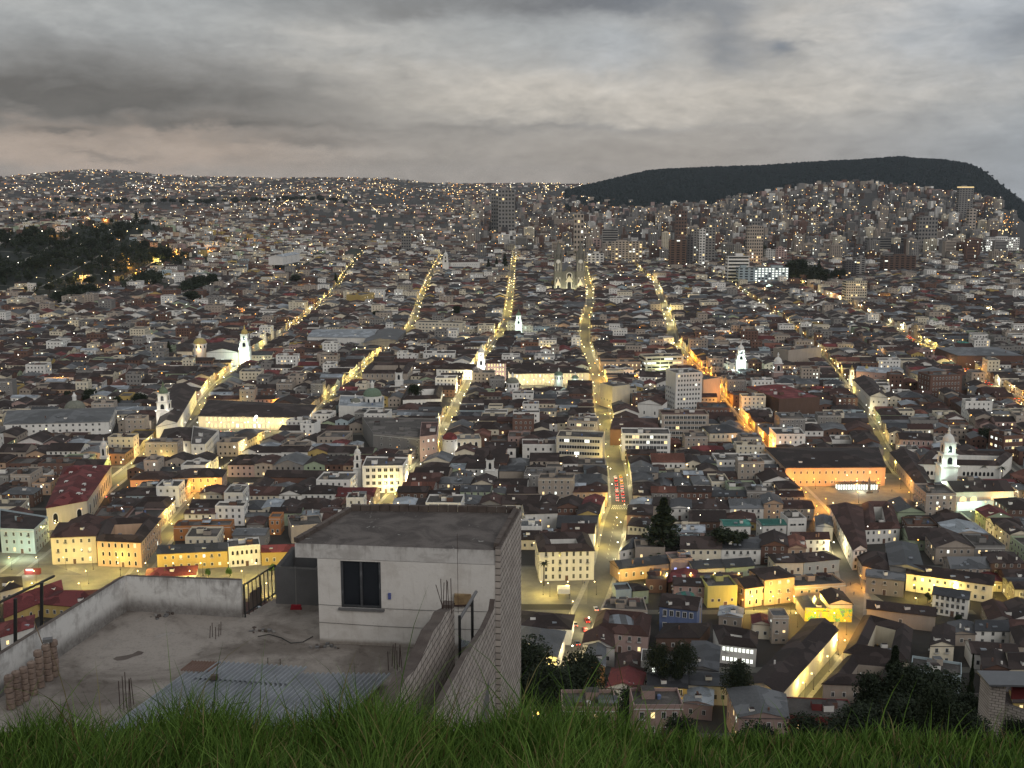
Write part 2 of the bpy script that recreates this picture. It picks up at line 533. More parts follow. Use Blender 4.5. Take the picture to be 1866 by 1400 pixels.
# ------------------------------------------------------------------ shared window / door meshes (unit: 1 m wide, 1 m tall, facing -y)
def unit_window(name, frame, pane, arch=False, deep=.05):
    m = MB()
    if arch:
        def arc(s, y):
            return [(-.5 * s, y, .0 if s < 1 else -.08), (.5 * s, y, .0 if s < 1 else -.08)] + [(.5 * s * math.cos(t), y, .62 + .38 * s * math.sin(t)) for t in [math.pi * k / 6 for k in range(7)]]
        m.poly(arc(1.35, -deep), frame); m.poly(arc(1, -deep - .03), pane)
        b = arc(1.35, 0)
        f = arc(1.35, -deep)
        for i in range(len(f)): m.poly([f[i], f[(i + 1) % len(f)], b[(i + 1) % len(f)], b[i]], frame)
    else:
        m.box((0, -deep / 2, -.06), (1.32, deep, 1.18), frame)
        m.box((0, -deep - .01, 0), (1, .03, 1), pane)
        m.box((0, -deep - .03, 0), (.06, .03, 1), frame)
    o = m.build(name); me = o.data; bpy.data.objects.remove(o); return me


WIN = dict(dark=unit_window('window', 'trim', 'glass'), warm=unit_window('window', 'trim', 'lit_warm'), white=unit_window('window', 'trim', 'lit_white'),
           arch=unit_window('window', 'trim', 'glass', True), archlit=unit_window('window', 'trim', 'lit_warm', True), plain=unit_window('window', 'wall_dark', 'glass'),
           orange=unit_window('window', 'trim', 'lit_orange'), blue=unit_window('window', 'trim', 'lit_blue'), big=unit_window('window', 'trim', 'glass_big'))
m_ = MB(); m_.box((0, -.05, 0), (1.2, .1, 1.05), 'trim'); m_.box((0, -.09, 0), (1, .06, 1), 'wall_brown'); o_ = m_.build('door'); DOOR = o_.data; bpy.data.objects.remove(o_)


m_ = MB(); m_.box((0, -.45, -.14), (1.7, .8, .12), 'trim')
for k_ in range(9): m_.box((-.8 + k_ * .2, -.82, -.02), (.04, .04, .85), 'metal_dark')
m_.box((0, -.82, .82), (1.7, .06, .06), 'metal_dark'); o_ = m_.build('balcony'); BALC = o_.data; bpy.data.objects.remove(o_)


def L2(a, b): return math.hypot(b[0] - a[0], b[1] - a[1])
def lerp(a, b, t): return (a[0] + (b[0] - a[0]) * t, a[1] + (b[1] - a[1]) * t)
def bil(Q, u, v): return lerp(lerp(Q[0], Q[1], u), lerp(Q[3], Q[2], u), v)


def house_geo(Q, z0, h, roof, wm, rm, W, RF, simple=False, rise=None):
    """Q: footprint FL,FR,BR,BL counter-clockwise. Adds walls to W and roof to RF."""
    zt = z0 + h
    lu = (L2(Q[0], Q[1]) + L2(Q[3], Q[2])) / 2; lv = (L2(Q[0], Q[3]) + L2(Q[1], Q[2])) / 2
    def P(u, v, z): p = bil(Q, u, v); return (p[0], p[1], z)
    zb = z0 - 3
    eu, ev = .45 / lu, .45 / lv
    if roof in ('hip', 'gable', 'metal'):
        W.prism(Q, zb, zt, wm, 0)
        sh = min(lu, lv); k = rise if rise else (.20 if roof != 'metal' else .11) * sh
        k = min(k, 3.8); ze = zt - .12
        o = [P(-eu, -ev, ze), P(1 + eu, -ev, ze), P(1 + eu, 1 + ev, ze), P(-eu, 1 + ev, ze)]
        if lu >= lv:
            r = 0 if roof != 'hip' else min(.5, .5 * lv / lu)
            a, b = P(r - (eu if r == 0 else 0), .5, ze + k), P(1 - r + (eu if r == 0 else 0), .5, ze + k)
            RF.poly([o[0], o[1], b, a], rm); RF.poly([o[2], o[3], a, b], rm)
            if roof == 'hip': RF.poly([o[1], o[2], b], rm); RF.poly([o[3], o[0], a], rm)
            else:
                W.poly([P(0, 1, zt), P(0, 0, zt), P(0, .5, zt + k - .2)], wm); W.poly([P(1, 0, zt), P(1, 1, zt), P(1, .5, zt + k - .2)], wm)
        else:
            r = 0 if roof != 'hip' else min(.5, .5 * lu / lv)
            a, b = P(.5, r - (ev if r == 0 else 0), ze + k), P(.5, 1 - r + (ev if r == 0 else 0), ze + k)
            RF.poly([o[1], o[2], b, a], rm); RF.poly([o[3], o[0], a, b], rm)
            if roof == 'hip': RF.poly([o[0], o[1], a], rm); RF.poly([o[2], o[3], b], rm)
            else:
                W.poly([P(0, 0, zt), P(1, 0, zt), P(.5, 0, zt + k - .2)], wm); W.poly([P(1, 1, zt), P(0, 1, zt), P(.5, 1, zt + k - .2)], wm)
        if not simple:     # fascia under the eaves
            for i in range(4):
                a, b = o[i], o[(i + 1) % 4]
                RF.poly([(a[0], a[1], ze - .25), (b[0], b[1], ze - .25), b, a], rm)
    elif roof == 'court':
        W.prism(Q, zb, zt, wm, 0)
        cu, cv = min(.36, 6.5 / lu), min(.36, 6.5 / lv)
        k = min(2.6, .4 * cu * lu); ze = zt - .1
        O = [P(-eu, -ev, ze), P(1 + eu, -ev, ze), P(1 + eu, 1 + ev, ze), P(-eu, 1 + ev, ze)]
        h1u, h1v = cu / 2, cv / 2
        Mi = [P(h1u, h1v, ze + k), P(1 - h1u, h1v, ze + k), P(1 - h1u, 1 - h1v, ze + k), P(h1u, 1 - h1v, ze + k)]
        I = [P(cu, cv, ze + .1), P(1 - cu, cv, ze + .1), P(1 - cu, 1 - cv, ze + .1), P(cu, 1 - cv, ze + .1)]
        for i in range(4):
            j = (i + 1) % 4
            RF.poly([O[i], O[j], Mi[j], Mi[i]], rm); RF.poly([Mi[i], Mi[j], I[j], I[i]], rm)
            W.poly([(I[j][0], I[j][1], z0), (I[i][0], I[i][1], z0), I[i], I[j]], wm)
        if not simple:
            for i in range(4):
                a, b = O[i], O[(i + 1) % 4]
                RF.poly([(a[0], a[1], ze - .25), (b[0], b[1], ze - .25), b, a], rm)
    else:   # flat with parapet
        ph = .9 if roof == 'flat' else .35
        W.prism(Q, zb, zt + ph, wm, 0)
        iu, iv = .25 / lu, .25 / lv
        q = [P(iu, iv, 0), P(1 - iu, iv, 0), P(1 - iu, 1 - iv, 0), P(iu, 1 - iv, 0)]
        for i in range(4):
            a, b = q[i], q[(i + 1) % 4]; A, B = Q[i], Q[(i + 1) % 4]
            W.poly([(b[0], b[1], zt), (a[0], a[1], zt), (a[0], a[1], zt + ph), (b[0], b[1], zt + ph)], wm)
            W.poly([(A[0], A[1], zt + ph), (B[0], B[1], zt + ph), (b[0], b[1], zt + ph), (a[0], a[1], zt + ph)], wm)
        RF.poly([(p[0], p[1], zt) for p in q], rm)
        if lu > 9 and lv > 9 and not (simple and R() < .4):
            u0, v0 = U(.15, .5), U(.3, .6); du, dv = 3.4 / lu, 3.2 / lv
            S4 = [bil(Q, u0, v0), bil(Q, u0 + du, v0), bil(Q, u0 + du, v0 + dv), bil(Q, u0, v0 + dv)]
            W.prism(S4, zt + .01, zt + 2.4, wm, rm)
    return zt


def facade_slots(a, b, z0, h, floors, n, ww=1.0, wh=1.6, margin=.06):
    """window placements along the wall a->b (outside is to the right of a->b walking)"""
    L = L2(a, b); ang = math.atan2(b[1] - a[1], b[0] - a[0])
    out = []
    fh = h / floors
    for f in range(floors):
        for i in range(n):
            t = margin + (1 - 2 * margin) * (i + .5) / n
            p = lerp(a, b, t)
            out.append((p[0], p[1], z0 + f * fh + fh * .30, ang, ww, min(wh, fh * .55), f, i))
    return out


def bake_windows(W, slots, m='glass', p_lit=.05):
    for (x, y, z, ang, ww, wh, f, i) in slots:
        dx, dy = math.cos(ang) * ww / 2, math.sin(ang) * ww / 2
        ox, oy = math.sin(ang) * .07, -math.cos(ang) * .07
        mm = m if R() > p_lit else random.choice(['lit_warm', 'lit_warm', 'lit_white'])
        W.poly([(x - dx + ox, y - dy + oy, z), (x + dx + ox, y + dy + oy, z), (x + dx + ox, y + dy + oy, z + wh), (x - dx + ox, y - dy + oy, z + wh)], mm)


RESERVED = []


def inpoly(p, Q):
    c_ = False; n = len(Q); j = n - 1
    for i in range(n):
        if (Q[i][1] > p[1]) != (Q[j][1] > p[1]) and p[0] < (Q[j][0] - Q[i][0]) * (p[1] - Q[i][1]) / (Q[j][1] - Q[i][1]) + Q[i][0]: c_ = not c_
        j = i
    return c_


def reserve(Q): RESERVED.append((min(p[0] for p in Q), max(p[0] for p in Q), min(p[1] for p in Q), max(p[1] for p in Q), [tuple(p[:2]) for p in Q]))


def blocked(Q):
    x0, x1 = min(p[0] for p in Q), max(p[0] for p in Q); y0, y1 = min(p[1] for p in Q), max(p[1] for p in Q)
    T_ = [bil(Q, u, v) for u in (0, .33, .67, 1) for v in (0, .5, 1)]
    for (a, b, c_, d_, P) in RESERVED:
        if x1 < a or x0 > b or y1 < c_ or y0 > d_: continue
        if any(inpoly(t, P) for t in T_) or any(inpoly(p, Q) for p in P) or inpoly(((P[0][0] + P[2][0]) / 2, (P[0][1] + P[2][1]) / 2), Q): return True
    return False


for P_ in ([(-360, 460), (44, 457), (50, 505), (-130, 519), (-175, 532), (-270, 532), (-360, 530)],
           [(-253, 788), (-180, 778), (-166, 836), (-253, 850)], [(171, 606), (254, 616), (252, 686), (176, 696)], [(-10, 984), (78, 984), (80, 1016), (-6, 1016)],
           [(144, 438), (176, 425), (162, 490), (138, 474)]): reserve(P_)


def clutter_parts(t, Q, zt, roof, org):
    flat = roof in ('flat', 'low')
    L = L2(Q[0], Q[1]); n = random.randint(1, 3) + (1 if L > 18 else 0) + (1 if flat else 0)
    for _ in range(n):
        u, v = U(.15, .85), (U(.15, .85) if flat else U(.12, .3)); p = bil(Q, u, v); r = R(); m = MB(); x, y = p[0] - org[0], p[1] - org[1]; z = zt - org[2]
        if flat:
            if r < .3: nm = 'rooftop_shed'; m.box((x, y, z), (U(2, 4), U(2, 3.4), U(1.9, 2.5)), random.choice(['wall_white', 'wall_beige', 'wall_brick', 'wall_grey']), U(-.1, .1), random.choice(['roof_metal', 'roof_tile', 'roof_concrete']))
            elif r < .55: nm = 'water_tank'; m.lathe((x, y, z), [(.6, 0), (.62, 1.0), (.35, 1.25), (.02, 1.3)], random.choice(['wall_dark', 'roof_slate', 'wall_blue', 'wall_white']), 9)
            elif r < .8:
                nm = 'lean_to'; a, b = U(2.5, 5), U(2, 3.5); m.poly([(x - a / 2, y - b / 2, z + 1.7), (x + a / 2, y - b / 2, z + 1.7), (x + a / 2, y + b / 2, z + 2.3), (x - a / 2, y + b / 2, z + 2.3)], random.choice(['roof_metal', 'roof_pale', 'roof_rust']))
                for q in (-1, 1): m.box((x + q * a * .48, y - b * .46, z), (.1, .1, 1.7), 'metal_dark'); m.box((x + q * a * .48, y + b * .46, z), (.1, .1, 2.28), 'metal_dark')
            else: nm = 'antenna'; m.tube((x, y, z), (x + .1, y, z + U(2, 3.5)), .05, .03, 'metal_dark', 4); m.box((x, y, z + 1.9), (1.1, .05, .05), 'metal_dark', U(0, 3))
        else:
            zz = z + v * 2 * min(3.8, .2 * min(L, L2(Q[1], Q[2]))) * (.9 if roof != 'court' else .2)
            if r < .35: nm = 'skylight'; m.box((x, y, zz - .25), (U(1, 2.2), U(.9, 1.6), .55), 'roof_pale', U(-.06, .06))
            elif r < .6: nm = 'dormer'; m.box((x, y, zz - .5), (U(1.4, 2.4), U(1.4, 2), 1.5), 'wall_white', U(-.06, .06), 'roof_tile')
            elif r < .8: nm = 'chimney'; m.box((x, y, zz - .4), (.55, .55, U(1.5, 2.2)), random.choice(['wall_white', 'wall_brick']))
            else: nm = 'antenna'; m.tube((x, y, zz - .3), (x + .1, y, zz + U(1.6, 3)), .05, .03, 'metal_dark', 4); m.box((x, y, zz + 1.3), (1.1, .05, .05), 'metal_dark', U(0, 3))
        m.build(nm, t)


def make_building(name, label, cat, Q, h, roof, wall, rm, floors=2, nwin=4, wkind='dark', side=2, group=None, ww=1.0, wh=1.6, z0=0.0, lit=.06, door=True, rise=None, frontfloors=None, res=True, extras=None):
    cx = sum(p[0] for p in Q) / 4; cy = sum(p[1] for p in Q) / 4
    org = (cx, cy, z0)
    t = thing(name, label, cat, org, 0, group)
    W, RF = MB(), MB()
    house_geo(Q, z0, h, roof, 'wall_' + wall, 'roof_' + rm, W, RF, rise=rise)
    # cornice band
    if floors >= 2 and wall not in ('brick', 'dark') and roof in ('flat', 'hip', 'court', 'gable'):
        a, b = Q[0], Q[1]; ang = math.atan2(b[1] - a[1], b[0] - a[0])
        c_ = lerp(a, b, .5)
        W.box((c_[0] + math.sin(ang) * .08, c_[1] - math.cos(ang) * .08, z0 + h - .45), (L2(a, b), .14, .22), 'trim', ang)
    W.build('wall', t, org); RF.build('roof', t, org)
    dist = cy
    slots = facade_slots(Q[0], Q[1], z0, h, floors, nwin, ww, wh)
    if side:
        # the side wall that faces the camera axis
        if cx > 0: a, b = Q[3], Q[0]
        else: a, b = Q[1], Q[2]
        ns = max(2, int(L2(a, b) / 4.2)); ns = min(ns, 12)
        slots += facade_slots(a, b, z0, h, floors, ns, ww, wh)
    slots = slots[:100]
    for s_ in slots:
        x, y, z, ang, w_, h_, f, i = s_
        k = wkind
        if f == 0 and door and nwin > 2 and i == nwin // 2 and dist < 700:
            kid(DOOR, 'door', t, (x - cx, y - cy, 0.05), ang, (1.4, 1, 2.5)); continue
        if R() < lit: k = random.choice(['warm', 'warm', 'white'])
        kid(WIN[k], 'window', t, (x - cx, y - cy, z - z0), ang, (w_, 1, h_))
        if f >= 1 and dist < 640 and floors > 1 and R() < .22 and w_ < 2: kid(BALC, 'balcony', t, (x - cx, y - cy, z - z0 - .25), ang)
    if roof in ('flat', 'low', 'hip', 'gable', 'metal', 'court') and L2(Q[0], Q[1]) > 8: clutter_parts(t, Q, z0 + h, roof, org)
    if extras: extras(t, Q, org)
    if res: reserve(Q)
    return t


def footprint(e, depth, h, z0=0.0):
    P = [at(px, py, z0 + h) for px, py in e]
    if len(P) == 4: return [(p.x, p.y) for p in P]
    a, b = P; ang = math.atan2(b.y - a.y, b.x - a.x)
    nx_, ny_ = -math.sin(ang) * depth, math.cos(ang) * depth
    return [(a.x, a.y), (b.x, b.y), (b.x + nx_, b.y + ny_), (a.x + nx_, a.y + ny_)]


# columns: label, category, eave pixels, depth, height, roof, wall, roof material, floors, windows, options
B = [
 # ---- right foreground and along the boulevard
 ('white four storey building with rows of tall windows behind the palm tree', 'building', [(983, 1005), (1083, 1003)], 24, 14.5, 'court', 'white', 'tile', 4, 7, dict(lit=.0, wh=2.0)),
 ('blue house with white window surrounds and a dark ridge roof', 'house', [(1202, 1104), (1270, 1112)], 15, 11, 'gable', 'blue', 'tile', 2, 5, dict(ww=1.3, wh=2.2, lit=0)),
 ('bright yellow house with four white framed windows below the red roof', 'house', [(1181, 1249), (1252, 1253)], 11, 8.5, 'gable', 'ochre', 'slate', 2, 4, dict(ww=1.2, wh=2, lit=0)),
 ('long peach house front lit from the street under a blue-black roof', 'house', [(1129, 1036), (1222, 1025)], 11, 6.5, 'gable', 'peach', 'slate', 1, 6, dict(wh=1.9, side=0)),
 ('pink house with two windows glowing violet', 'house', [(1223, 1022), (1262, 1020)], 10, 8, 'flat', 'pink', 'concrete', 1, 3, dict(wkind='blue', wh=2, side=0, lit=0)),
 ('low white wall house lit by a street lamp beside the violet windows', 'house', [(1264, 1037), (1322, 1033)], 11, 5.5, 'gable', 'cream', 'slate', 1, 4, dict(side=0)),
 ('low lime green house lit at night at the end of the peach row', 'house', [(1323, 1034), (1375, 1030)], 11, 5.5, 'gable', 'green', 'slate', 1, 3, dict(side=0)),
 ('plain yellow block with four small windows and a cluttered roof terrace', 'building', [(1290, 1072), (1344, 1070)], 13, 9, 'flat', 'yellow', 'concrete', 1, 4, dict(wh=1.2, side=0)),
 ('cream house with arched upper gallery beside the round kiosk', 'house', [(1358, 1072), (1412, 1064)], 13, 9, 'gable', 'peach', 'tile', 2, 4, dict(wkind='arch', wh=2)),
 ('tall peach house with scattered small windows', 'house', [(1394, 1056), (1448, 1050)], 14, 12, 'hip', 'peach', 'tile', 3, 3, dict(wh=1.3)),
 ('peach house with cluttered flat roof beside the lamp-lined street', 'house', [(1449, 1072), (1541, 1066)], 13, 7, 'flat', 'peach', 'concrete', 2, 6, dict(wh=1.2)),
 ('pale blue house with two lit lamps facing the sloping street', 'house', [(1465, 1024), (1530, 1018)], 12, 6.5, 'hip', 'pale_blue', 'tile', 1, 4, dict(wh=1.8)),
 ('white and yellow house with small windows next to the pale blue house', 'house', [(1413, 1025), (1464, 1024)], 12, 6.5, 'hip', 'cream', 'tile', 1, 4, {}),
 ('white courtyard convent wing with a long wall along the sloping street', 'building', [(1555, 1003), (1580, 1001), (1570, 924), (1513, 921)], 0, 10, 'gable', 'white', 'rust', 3, 3, dict(side=1)),
 ('large rust roofed courtyard block behind the convent wing', 'building', [(1574, 965), (1640, 962), (1625, 918), (1572, 918)], 0, 8, 'court', 'white', 'rust', 2, 6, dict(side=0)),
 ('cream house wrapping the bend of the sloping street', 'house', [(1572, 1030), (1640, 1045), (1632, 1010), (1557, 1003)], 0, 7, 'hip', 'cream', 'tile', 1, 5, {}),
 ('unpainted grey house with one square window below the bend', 'house', [(1578, 1050), (1648, 1058)], 11, 8, 'metal', 'beige', 'metal', 2, 3, dict(wh=1.2)),
 ('long cream facade with ten upper windows glowing along a lower lane', 'building', [(1652, 1044), (1810, 1066)], 13, 8.5, 'gable', 'cream', 'tile', 2, 10, dict(wh=1.5, side=0)),
 ('blue corrugated roofed shed above the long cream facade', 'shed', [(1622, 1030), (1684, 1040), (1670, 992), (1614, 990)], 0, 10, 'metal', 'grey', 'slate', 1, 2, dict(side=0)),
 ('white three storey house with paired balconies below the cream facade', 'house', [(1700, 1082), (1765, 1092)], 10, 9, 'gable', 'white', 'slate', 3, 6, dict(wh=1.7)),
 ('low house with the scribbled gable wall under a dark ridge roof', 'house', [(1580, 1108), (1705, 1122)], 10, 7, 'gable', 'beige', 'tile', 1, 1, dict(side=0)),
 ('courtyard block with a ring of dark roofs beside the yellow lane', 'building', [(1539, 1188), (1655, 1206), (1662, 1146), (1575, 1122)], 0, 8, 'court', 'cream', 'tile', 2, 8, dict(side=0)),
 ('long house with a yellow-green lit wall down the steep lane', 'house', [(1362, 1246), (1421, 1266), (1527, 1147), (1478, 1128)], 0, 9, 'gable', 'cream', 'tile', 3, 3, dict(side=1)),
 ('dark ridge roofed block below the courtyard ring', 'building', [(1500, 1245), (1640, 1250), (1645, 1207), (1545, 1196)], 0, 7, 'court', 'beige', 'tile', 1, 6, dict(side=0)),
 ('pink two storey building with a grey sheet roof above the grass', 'building', [(1346, 1306), (1437, 1308), (1430, 1264), (1326, 1254)], 0, 10, 'metal', 'pink', 'metal', 2, 4, {}),
 ('dark red fronted house with a concrete roof terrace', 'house', [(1438, 1306), (1560, 1312)], 14, 6, 'low', 'red', 'concrete', 1, 6, {}),
 ('flat concrete house with teal parapet in front of the dark conifers', 'house', [(1660, 1222), (1752, 1236)], 12, 7, 'flat', 'pale_blue', 'concrete', 1, 3, dict(wh=1.2)),
 ('white walled yard building with a parked car under its roof', 'building', [(1772, 1190), (1858, 1196)], 12, 6.5, 'gable', 'white', 'tile', 1, 6, dict(side=0)),
 ('white twin block with teal sheet roofs, the one nearer the conifer', 'building', [(1320, 958), (1368, 958)], 11, 9, 'metal', 'white', 'teal', 2, 3, dict(wh=1.1)),
 ('white twin block with teal sheet roofs, the one away from the conifer', 'building', [(1390, 957), (1433, 956)], 11, 9, 'metal', 'white', 'teal', 2, 3, dict(wh=1.1)),
 ('white modern house with two ribbon windows near the sloping street', 'house', [(1436, 948), (1470, 947)], 12, 9, 'flat', 'white', 'concrete', 2, 2, dict(ww=3, wh=1)),
 ('white gabled house facing the sloping street with one square window', 'house', [(1488, 958), (1518, 960)], 18, 8, 'gable', 'white', 'slate', 1, 1, {}),
 ('white windowless pair of gable ends beside the traffic street', 'house', [(957, 936), (1016, 934)], 16, 9.5, 'gable', 'white', 'tile', 2, 2, dict(wh=1.1)),
 ('flat roofed white workshop with curved white edge at the square', 'building', [(945, 962), (988, 962)], 12, 7, 'flat', 'white', 'metal', 1, 2, {}),
 ('dark roofed corner house at the top of the traffic street bridge', 'house', [(1144, 957), (1180, 960)], 14, 8, 'hip', 'white', 'tile', 2, 4, {}),
 ('cream house with lit shop awning below the bridge corner', 'house', [(1142, 985), (1178, 986)], 9, 6, 'gable', 'cream', 'tile', 1, 3, dict(lit=.5)),
 ('low dark roofed house next to the bridge walkway', 'house', [(1130, 1003), (1156, 998), (1182, 978), (1140, 976)], 0, 5, 'hip', 'white', 'slate', 1, 2, {}),
 ('white house with roof terrace between the dark roof and the conifer', 'house', [(1158, 1000), (1212, 1001)], 12, 6.5, 'flat', 'beige', 'concrete', 1, 3, {}),
 ('red brick roofed house beside the round grey skylight', 'house', [(1080, 1150), (1180, 1158), (1186, 1122), (1092, 1114)], 0, 8, 'court', 'pink', 'rust', 2, 5, dict(side=0)),
 ('flat roofed house with a red roof kiosk beside the widened road', 'house', [(1096, 1112), (1180, 1116), (1172, 1092), (1104, 1096)], 0, 7, 'flat', 'beige', 'concrete', 2, 4, {}),
 ('pale green house at the edge of the widened road', 'house', [(1153, 1076), (1182, 1074)], 9, 6.5, 'hip', 'green', 'tile', 1, 3, dict(wh=1.3)),
 ('small blue and white house at the edge of the widened road', 'house', [(1122, 1079), (1151, 1078)], 9, 6, 'flat', 'pale_blue', 'concrete', 1, 2, {}),
 ('pink gabled house above the barrel roofed hall', 'house', [(1228, 1066), (1288, 1068)], 10, 8, 'gable', 'pink', 'tile', 2, 3, {}),
 ('light roofed hall beside the blue house', 'building', [(1062, 1172), (1120, 1180), (1116, 1148), (1066, 1152)], 0, 8, 'gable', 'white', 'rust', 1, 3, {}),
 ('steep grey roofed house beside the fork with red tile house', 'house', [(1062, 1205), (1102, 1214), (1104, 1168), (1080, 1160)], 0, 8, 'gable', 'brick', 'metal', 1, 2, {}),
 ('red tiled house above the yellow house', 'house', [(1106, 1252), (1166, 1258), (1176, 1226), (1116, 1218)], 0, 7.5, 'gable', 'white', 'red', 1, 3, {}),
 ('rust roofed house with two square skylights', 'house', [(1122, 1218), (1172, 1222), (1178, 1196), (1128, 1192)], 0, 8, 'gable', 'brick', 'rust', 1, 3, {}),
 ('white and teal apartment with roof clutter behind the yellow house', 'apartment building', [(1200, 1222), (1252, 1224)], 11, 10.5, 'flat', 'pale_blue', 'concrete', 2, 2, dict(ww=3, wh=1.3)),
 ('white flat roofed house beside the teal apartment', 'house', [(1168, 1206), (1200, 1208)], 11, 10.5, 'low', 'white', 'concrete', 2, 2, {}),
 ('dark sheet roofed hall sloping away behind the teal apartment', 'building', [(1254, 1215), (1308, 1222), (1312, 1178), (1262, 1168)], 0, 8, 'metal', 'grey', 'slate', 1, 2, {}),
 ('long dark roofed house beside the yellow house', 'house', [(1250, 1246), (1330, 1250)], 11, 7.5, 'gable', 'cream', 'slate', 1, 5, {}),
 ('pale blue sheet roofed shed on the near slope', 'shed', [(1244, 1278), (1298, 1284), (1300, 1252), (1256, 1250)], 0, 6, 'metal', 'pink', 'pale', 1, 2, {}),
 ('school with a lit white gallery under a dark roof', 'building', [(1312, 1172), (1378, 1180), (1380, 1154), (1300, 1140)], 0, 8, 'court', 'white', 'tile', 2, 8, dict(wkind='white', lit=0, side=0)),
 ('small cream house with a plum red gable roof', 'house', [(1372, 1136), (1404, 1138)], 9, 6.5, 'gable', 'cream', 'red', 1, 2, dict(wh=1.3)),
 ('house with pale blue sheet roofs above the plum roofed house', 'house', [(1310, 1120), (1352, 1124)], 10, 5.5, 'metal', 'beige', 'pale', 1, 2, {}),
 ('square stair tower house of bare plaster', 'house', [(1408, 1126), (1438, 1126)], 8, 11, 'flat', 'beige', 'metal', 3, 2, dict(wh=.9)),
 ('grey sheet roofed house below the boulevard square', 'house', [(948, 1185), (1015, 1196), (1030, 1150), (948, 1140)], 0, 8, 'hip', 'white', 'metal', 2, 3, {}),
 ('dark maroon roofed house at the edge of the boulevard square', 'house', [(946, 1140), (1040, 1146), (1046, 1120), (946, 1112)], 0, 7, 'hip', 'white', 'tile', 2, 6, {}),
 # ---- left foreground along the boulevard
 ('pale blue and white curved corner building by the boulevard', 'building', [(0, 966), (62, 968), (88, 944), (0, 930)], 0, 12, 'flat', 'pale_blue', 'tile', 3, 4, dict(wh=1.8)),
 ('cream four storey house with a red roof beside the orange building', 'house', [(92, 979), (174, 976), (186, 955), (108, 952)], 0, 14, 'hip', 'cream', 'rust', 3, 5, dict(wh=1.8)),
 ('orange three storey building with arched top windows', 'building', [(176, 985), (256, 988), (292, 945), (184, 952)], 0, 13, 'court', 'peach', 'tile', 3, 6, dict(wkind='arch', wh=2)),
 ('long yellow house lit from the street behind two small trees', 'house', [(286, 1009), (414, 1003)], 12, 8.5, 'gable', 'ochre', 'slate', 2, 8, dict(wh=1.4)),
 ('ornate white house with arched windows beside the long yellow house', 'house', [(416, 1000), (474, 995)], 12, 9.5, 'flat', 'white', 'concrete', 2, 6, dict(wkind='arch', wh=1.9)),
 ('golden yellow house with a red roof behind the grey tank room', 'house', [(476, 1006), (536, 1004)], 10, 7, 'gable', 'ochre', 'red', 1, 4, {}),
 ('orange and brick apartment with coloured laundry on its terrace', 'apartment building', [(316, 962), (420, 960)], 11, 7, 'flat', 'orange', 'concrete', 2, 6, dict(wh=1.3)),
 ('grey roofed house next to the laundry terrace', 'house', [(424, 975), (482, 975)], 12, 7, 'metal', 'grey', 'metal', 1, 3, {}),
 ('tall orange house with a small lit window', 'house', [(490, 945), (511, 945)], 9, 9, 'flat', 'orange', 'concrete', 2, 2, {}),
 ('big beige wall house near the roof parapet', 'house', [(530, 960), (588, 955)], 16, 9, 'low', 'beige', 'concrete', 1, 1, {}),
 ('low red roofed pavilion in the middle of the boulevard', 'house', [(264, 1052), (356, 1046)], 12, 3.4, 'hip', 'white', 'red', 1, 5, dict(side=0)),
 ('wide dark red roofed house below the boulevard', 'house', [(72, 1100), (190, 1108), (190, 1075), (92, 1078)], 0, 6, 'hip', 'ochre', 'red', 1, 8, dict(side=0)),
 ('red roofed house with a lit yellow arcade wall', 'house', [(8, 1125), (115, 1080), (108, 1062), (10, 1090)], 0, 6, 'gable', 'ochre', 'red', 1, 6, dict(wkind='arch')),
 ('rust roofed house at the edge of the boulevard lamp', 'house', [(0, 1078), (40, 1068), (38, 1050), (0, 1052)], 0, 6, 'hip', 'cream', 'tile', 1, 4, {}),
 ('small red roofed house beside the railing posts', 'house', [(0, 1160), (60, 1142), (62, 1120), (0, 1135)], 0, 6, 'hip', 'white', 'red', 1, 3, {}),
 # ---- middle left
 ('amber lit long low building on the corner of the church street', 'building', [(237, 874), (313, 873)], 16, 6, 'hip', 'peach', 'tile', 1, 5, dict(wh=1.8)),
 ('amber lit mansion with six balconied windows on the church street', 'building', [(314, 871), (404, 869)], 18, 9, 'hip', 'peach', 'tile', 2, 6, dict(wh=2.2)),
 ('red roofed church nave with white dormers and a lit portal wall', 'church', [(84, 925), (158, 912), (202, 848), (118, 850)], 0, 13, 'hip', 'cream', 'red', 1, 3, dict(wkind='arch', wh=5, ww=2.4)),
 ('long white two storey convent with small square windows', 'convent', [(6, 773), (198, 768), (210, 742), (14, 748)], 0, 12, 'hip', 'white', 'metal', 3, 14, dict(wh=1.5, ww=1.3, lit=0)),
 ('white hotel block with lit lower cornice beside the theatre trees', 'building', [(291, 801), (347, 803), (360, 780), (300, 782)], 0, 12, 'hip', 'cream', 'tile', 2, 5, dict(wh=2)),
 ('tall white windowless wing beside the monastery plaza', 'building', [(348, 812), (374, 812), (399, 786), (352, 778)], 0, 13, 'flat', 'white', 'concrete', 3, 2, {}),
 ('arcaded palace with a bright lit gallery facing the monastery plaza', 'building', [(361, 758), (559, 761), (577, 738), (380, 728)], 0, 10, 'hip', 'cream', 'tile', 2, 22, dict(wkind='archlit', wh=3, ww=1.8, lit=.3)),
 ('long monastery nave running beside the lit colonial street', 'church', [(284, 778), (322, 770), (357, 710), (316, 700)], 0, 13, 'gable', 'white', 'tile', 1, 2, dict(rise=5)),
 ('white floodlit wall church with three lit lunettes', 'church', [(376, 642), (434, 642), (436, 628), (378, 628)], 0, 14, 'gable', 'white', 'tile', 1, 3, dict(wkind='archlit', wh=2.6, ww=3)),
 ('white semicircular apse house beside the floodlit church', 'church', [(322, 640), (350, 640), (352, 628), (322, 628)], 0, 10, 'hip', 'cream', 'dome' if False else 'tile', 1, 2, {}),
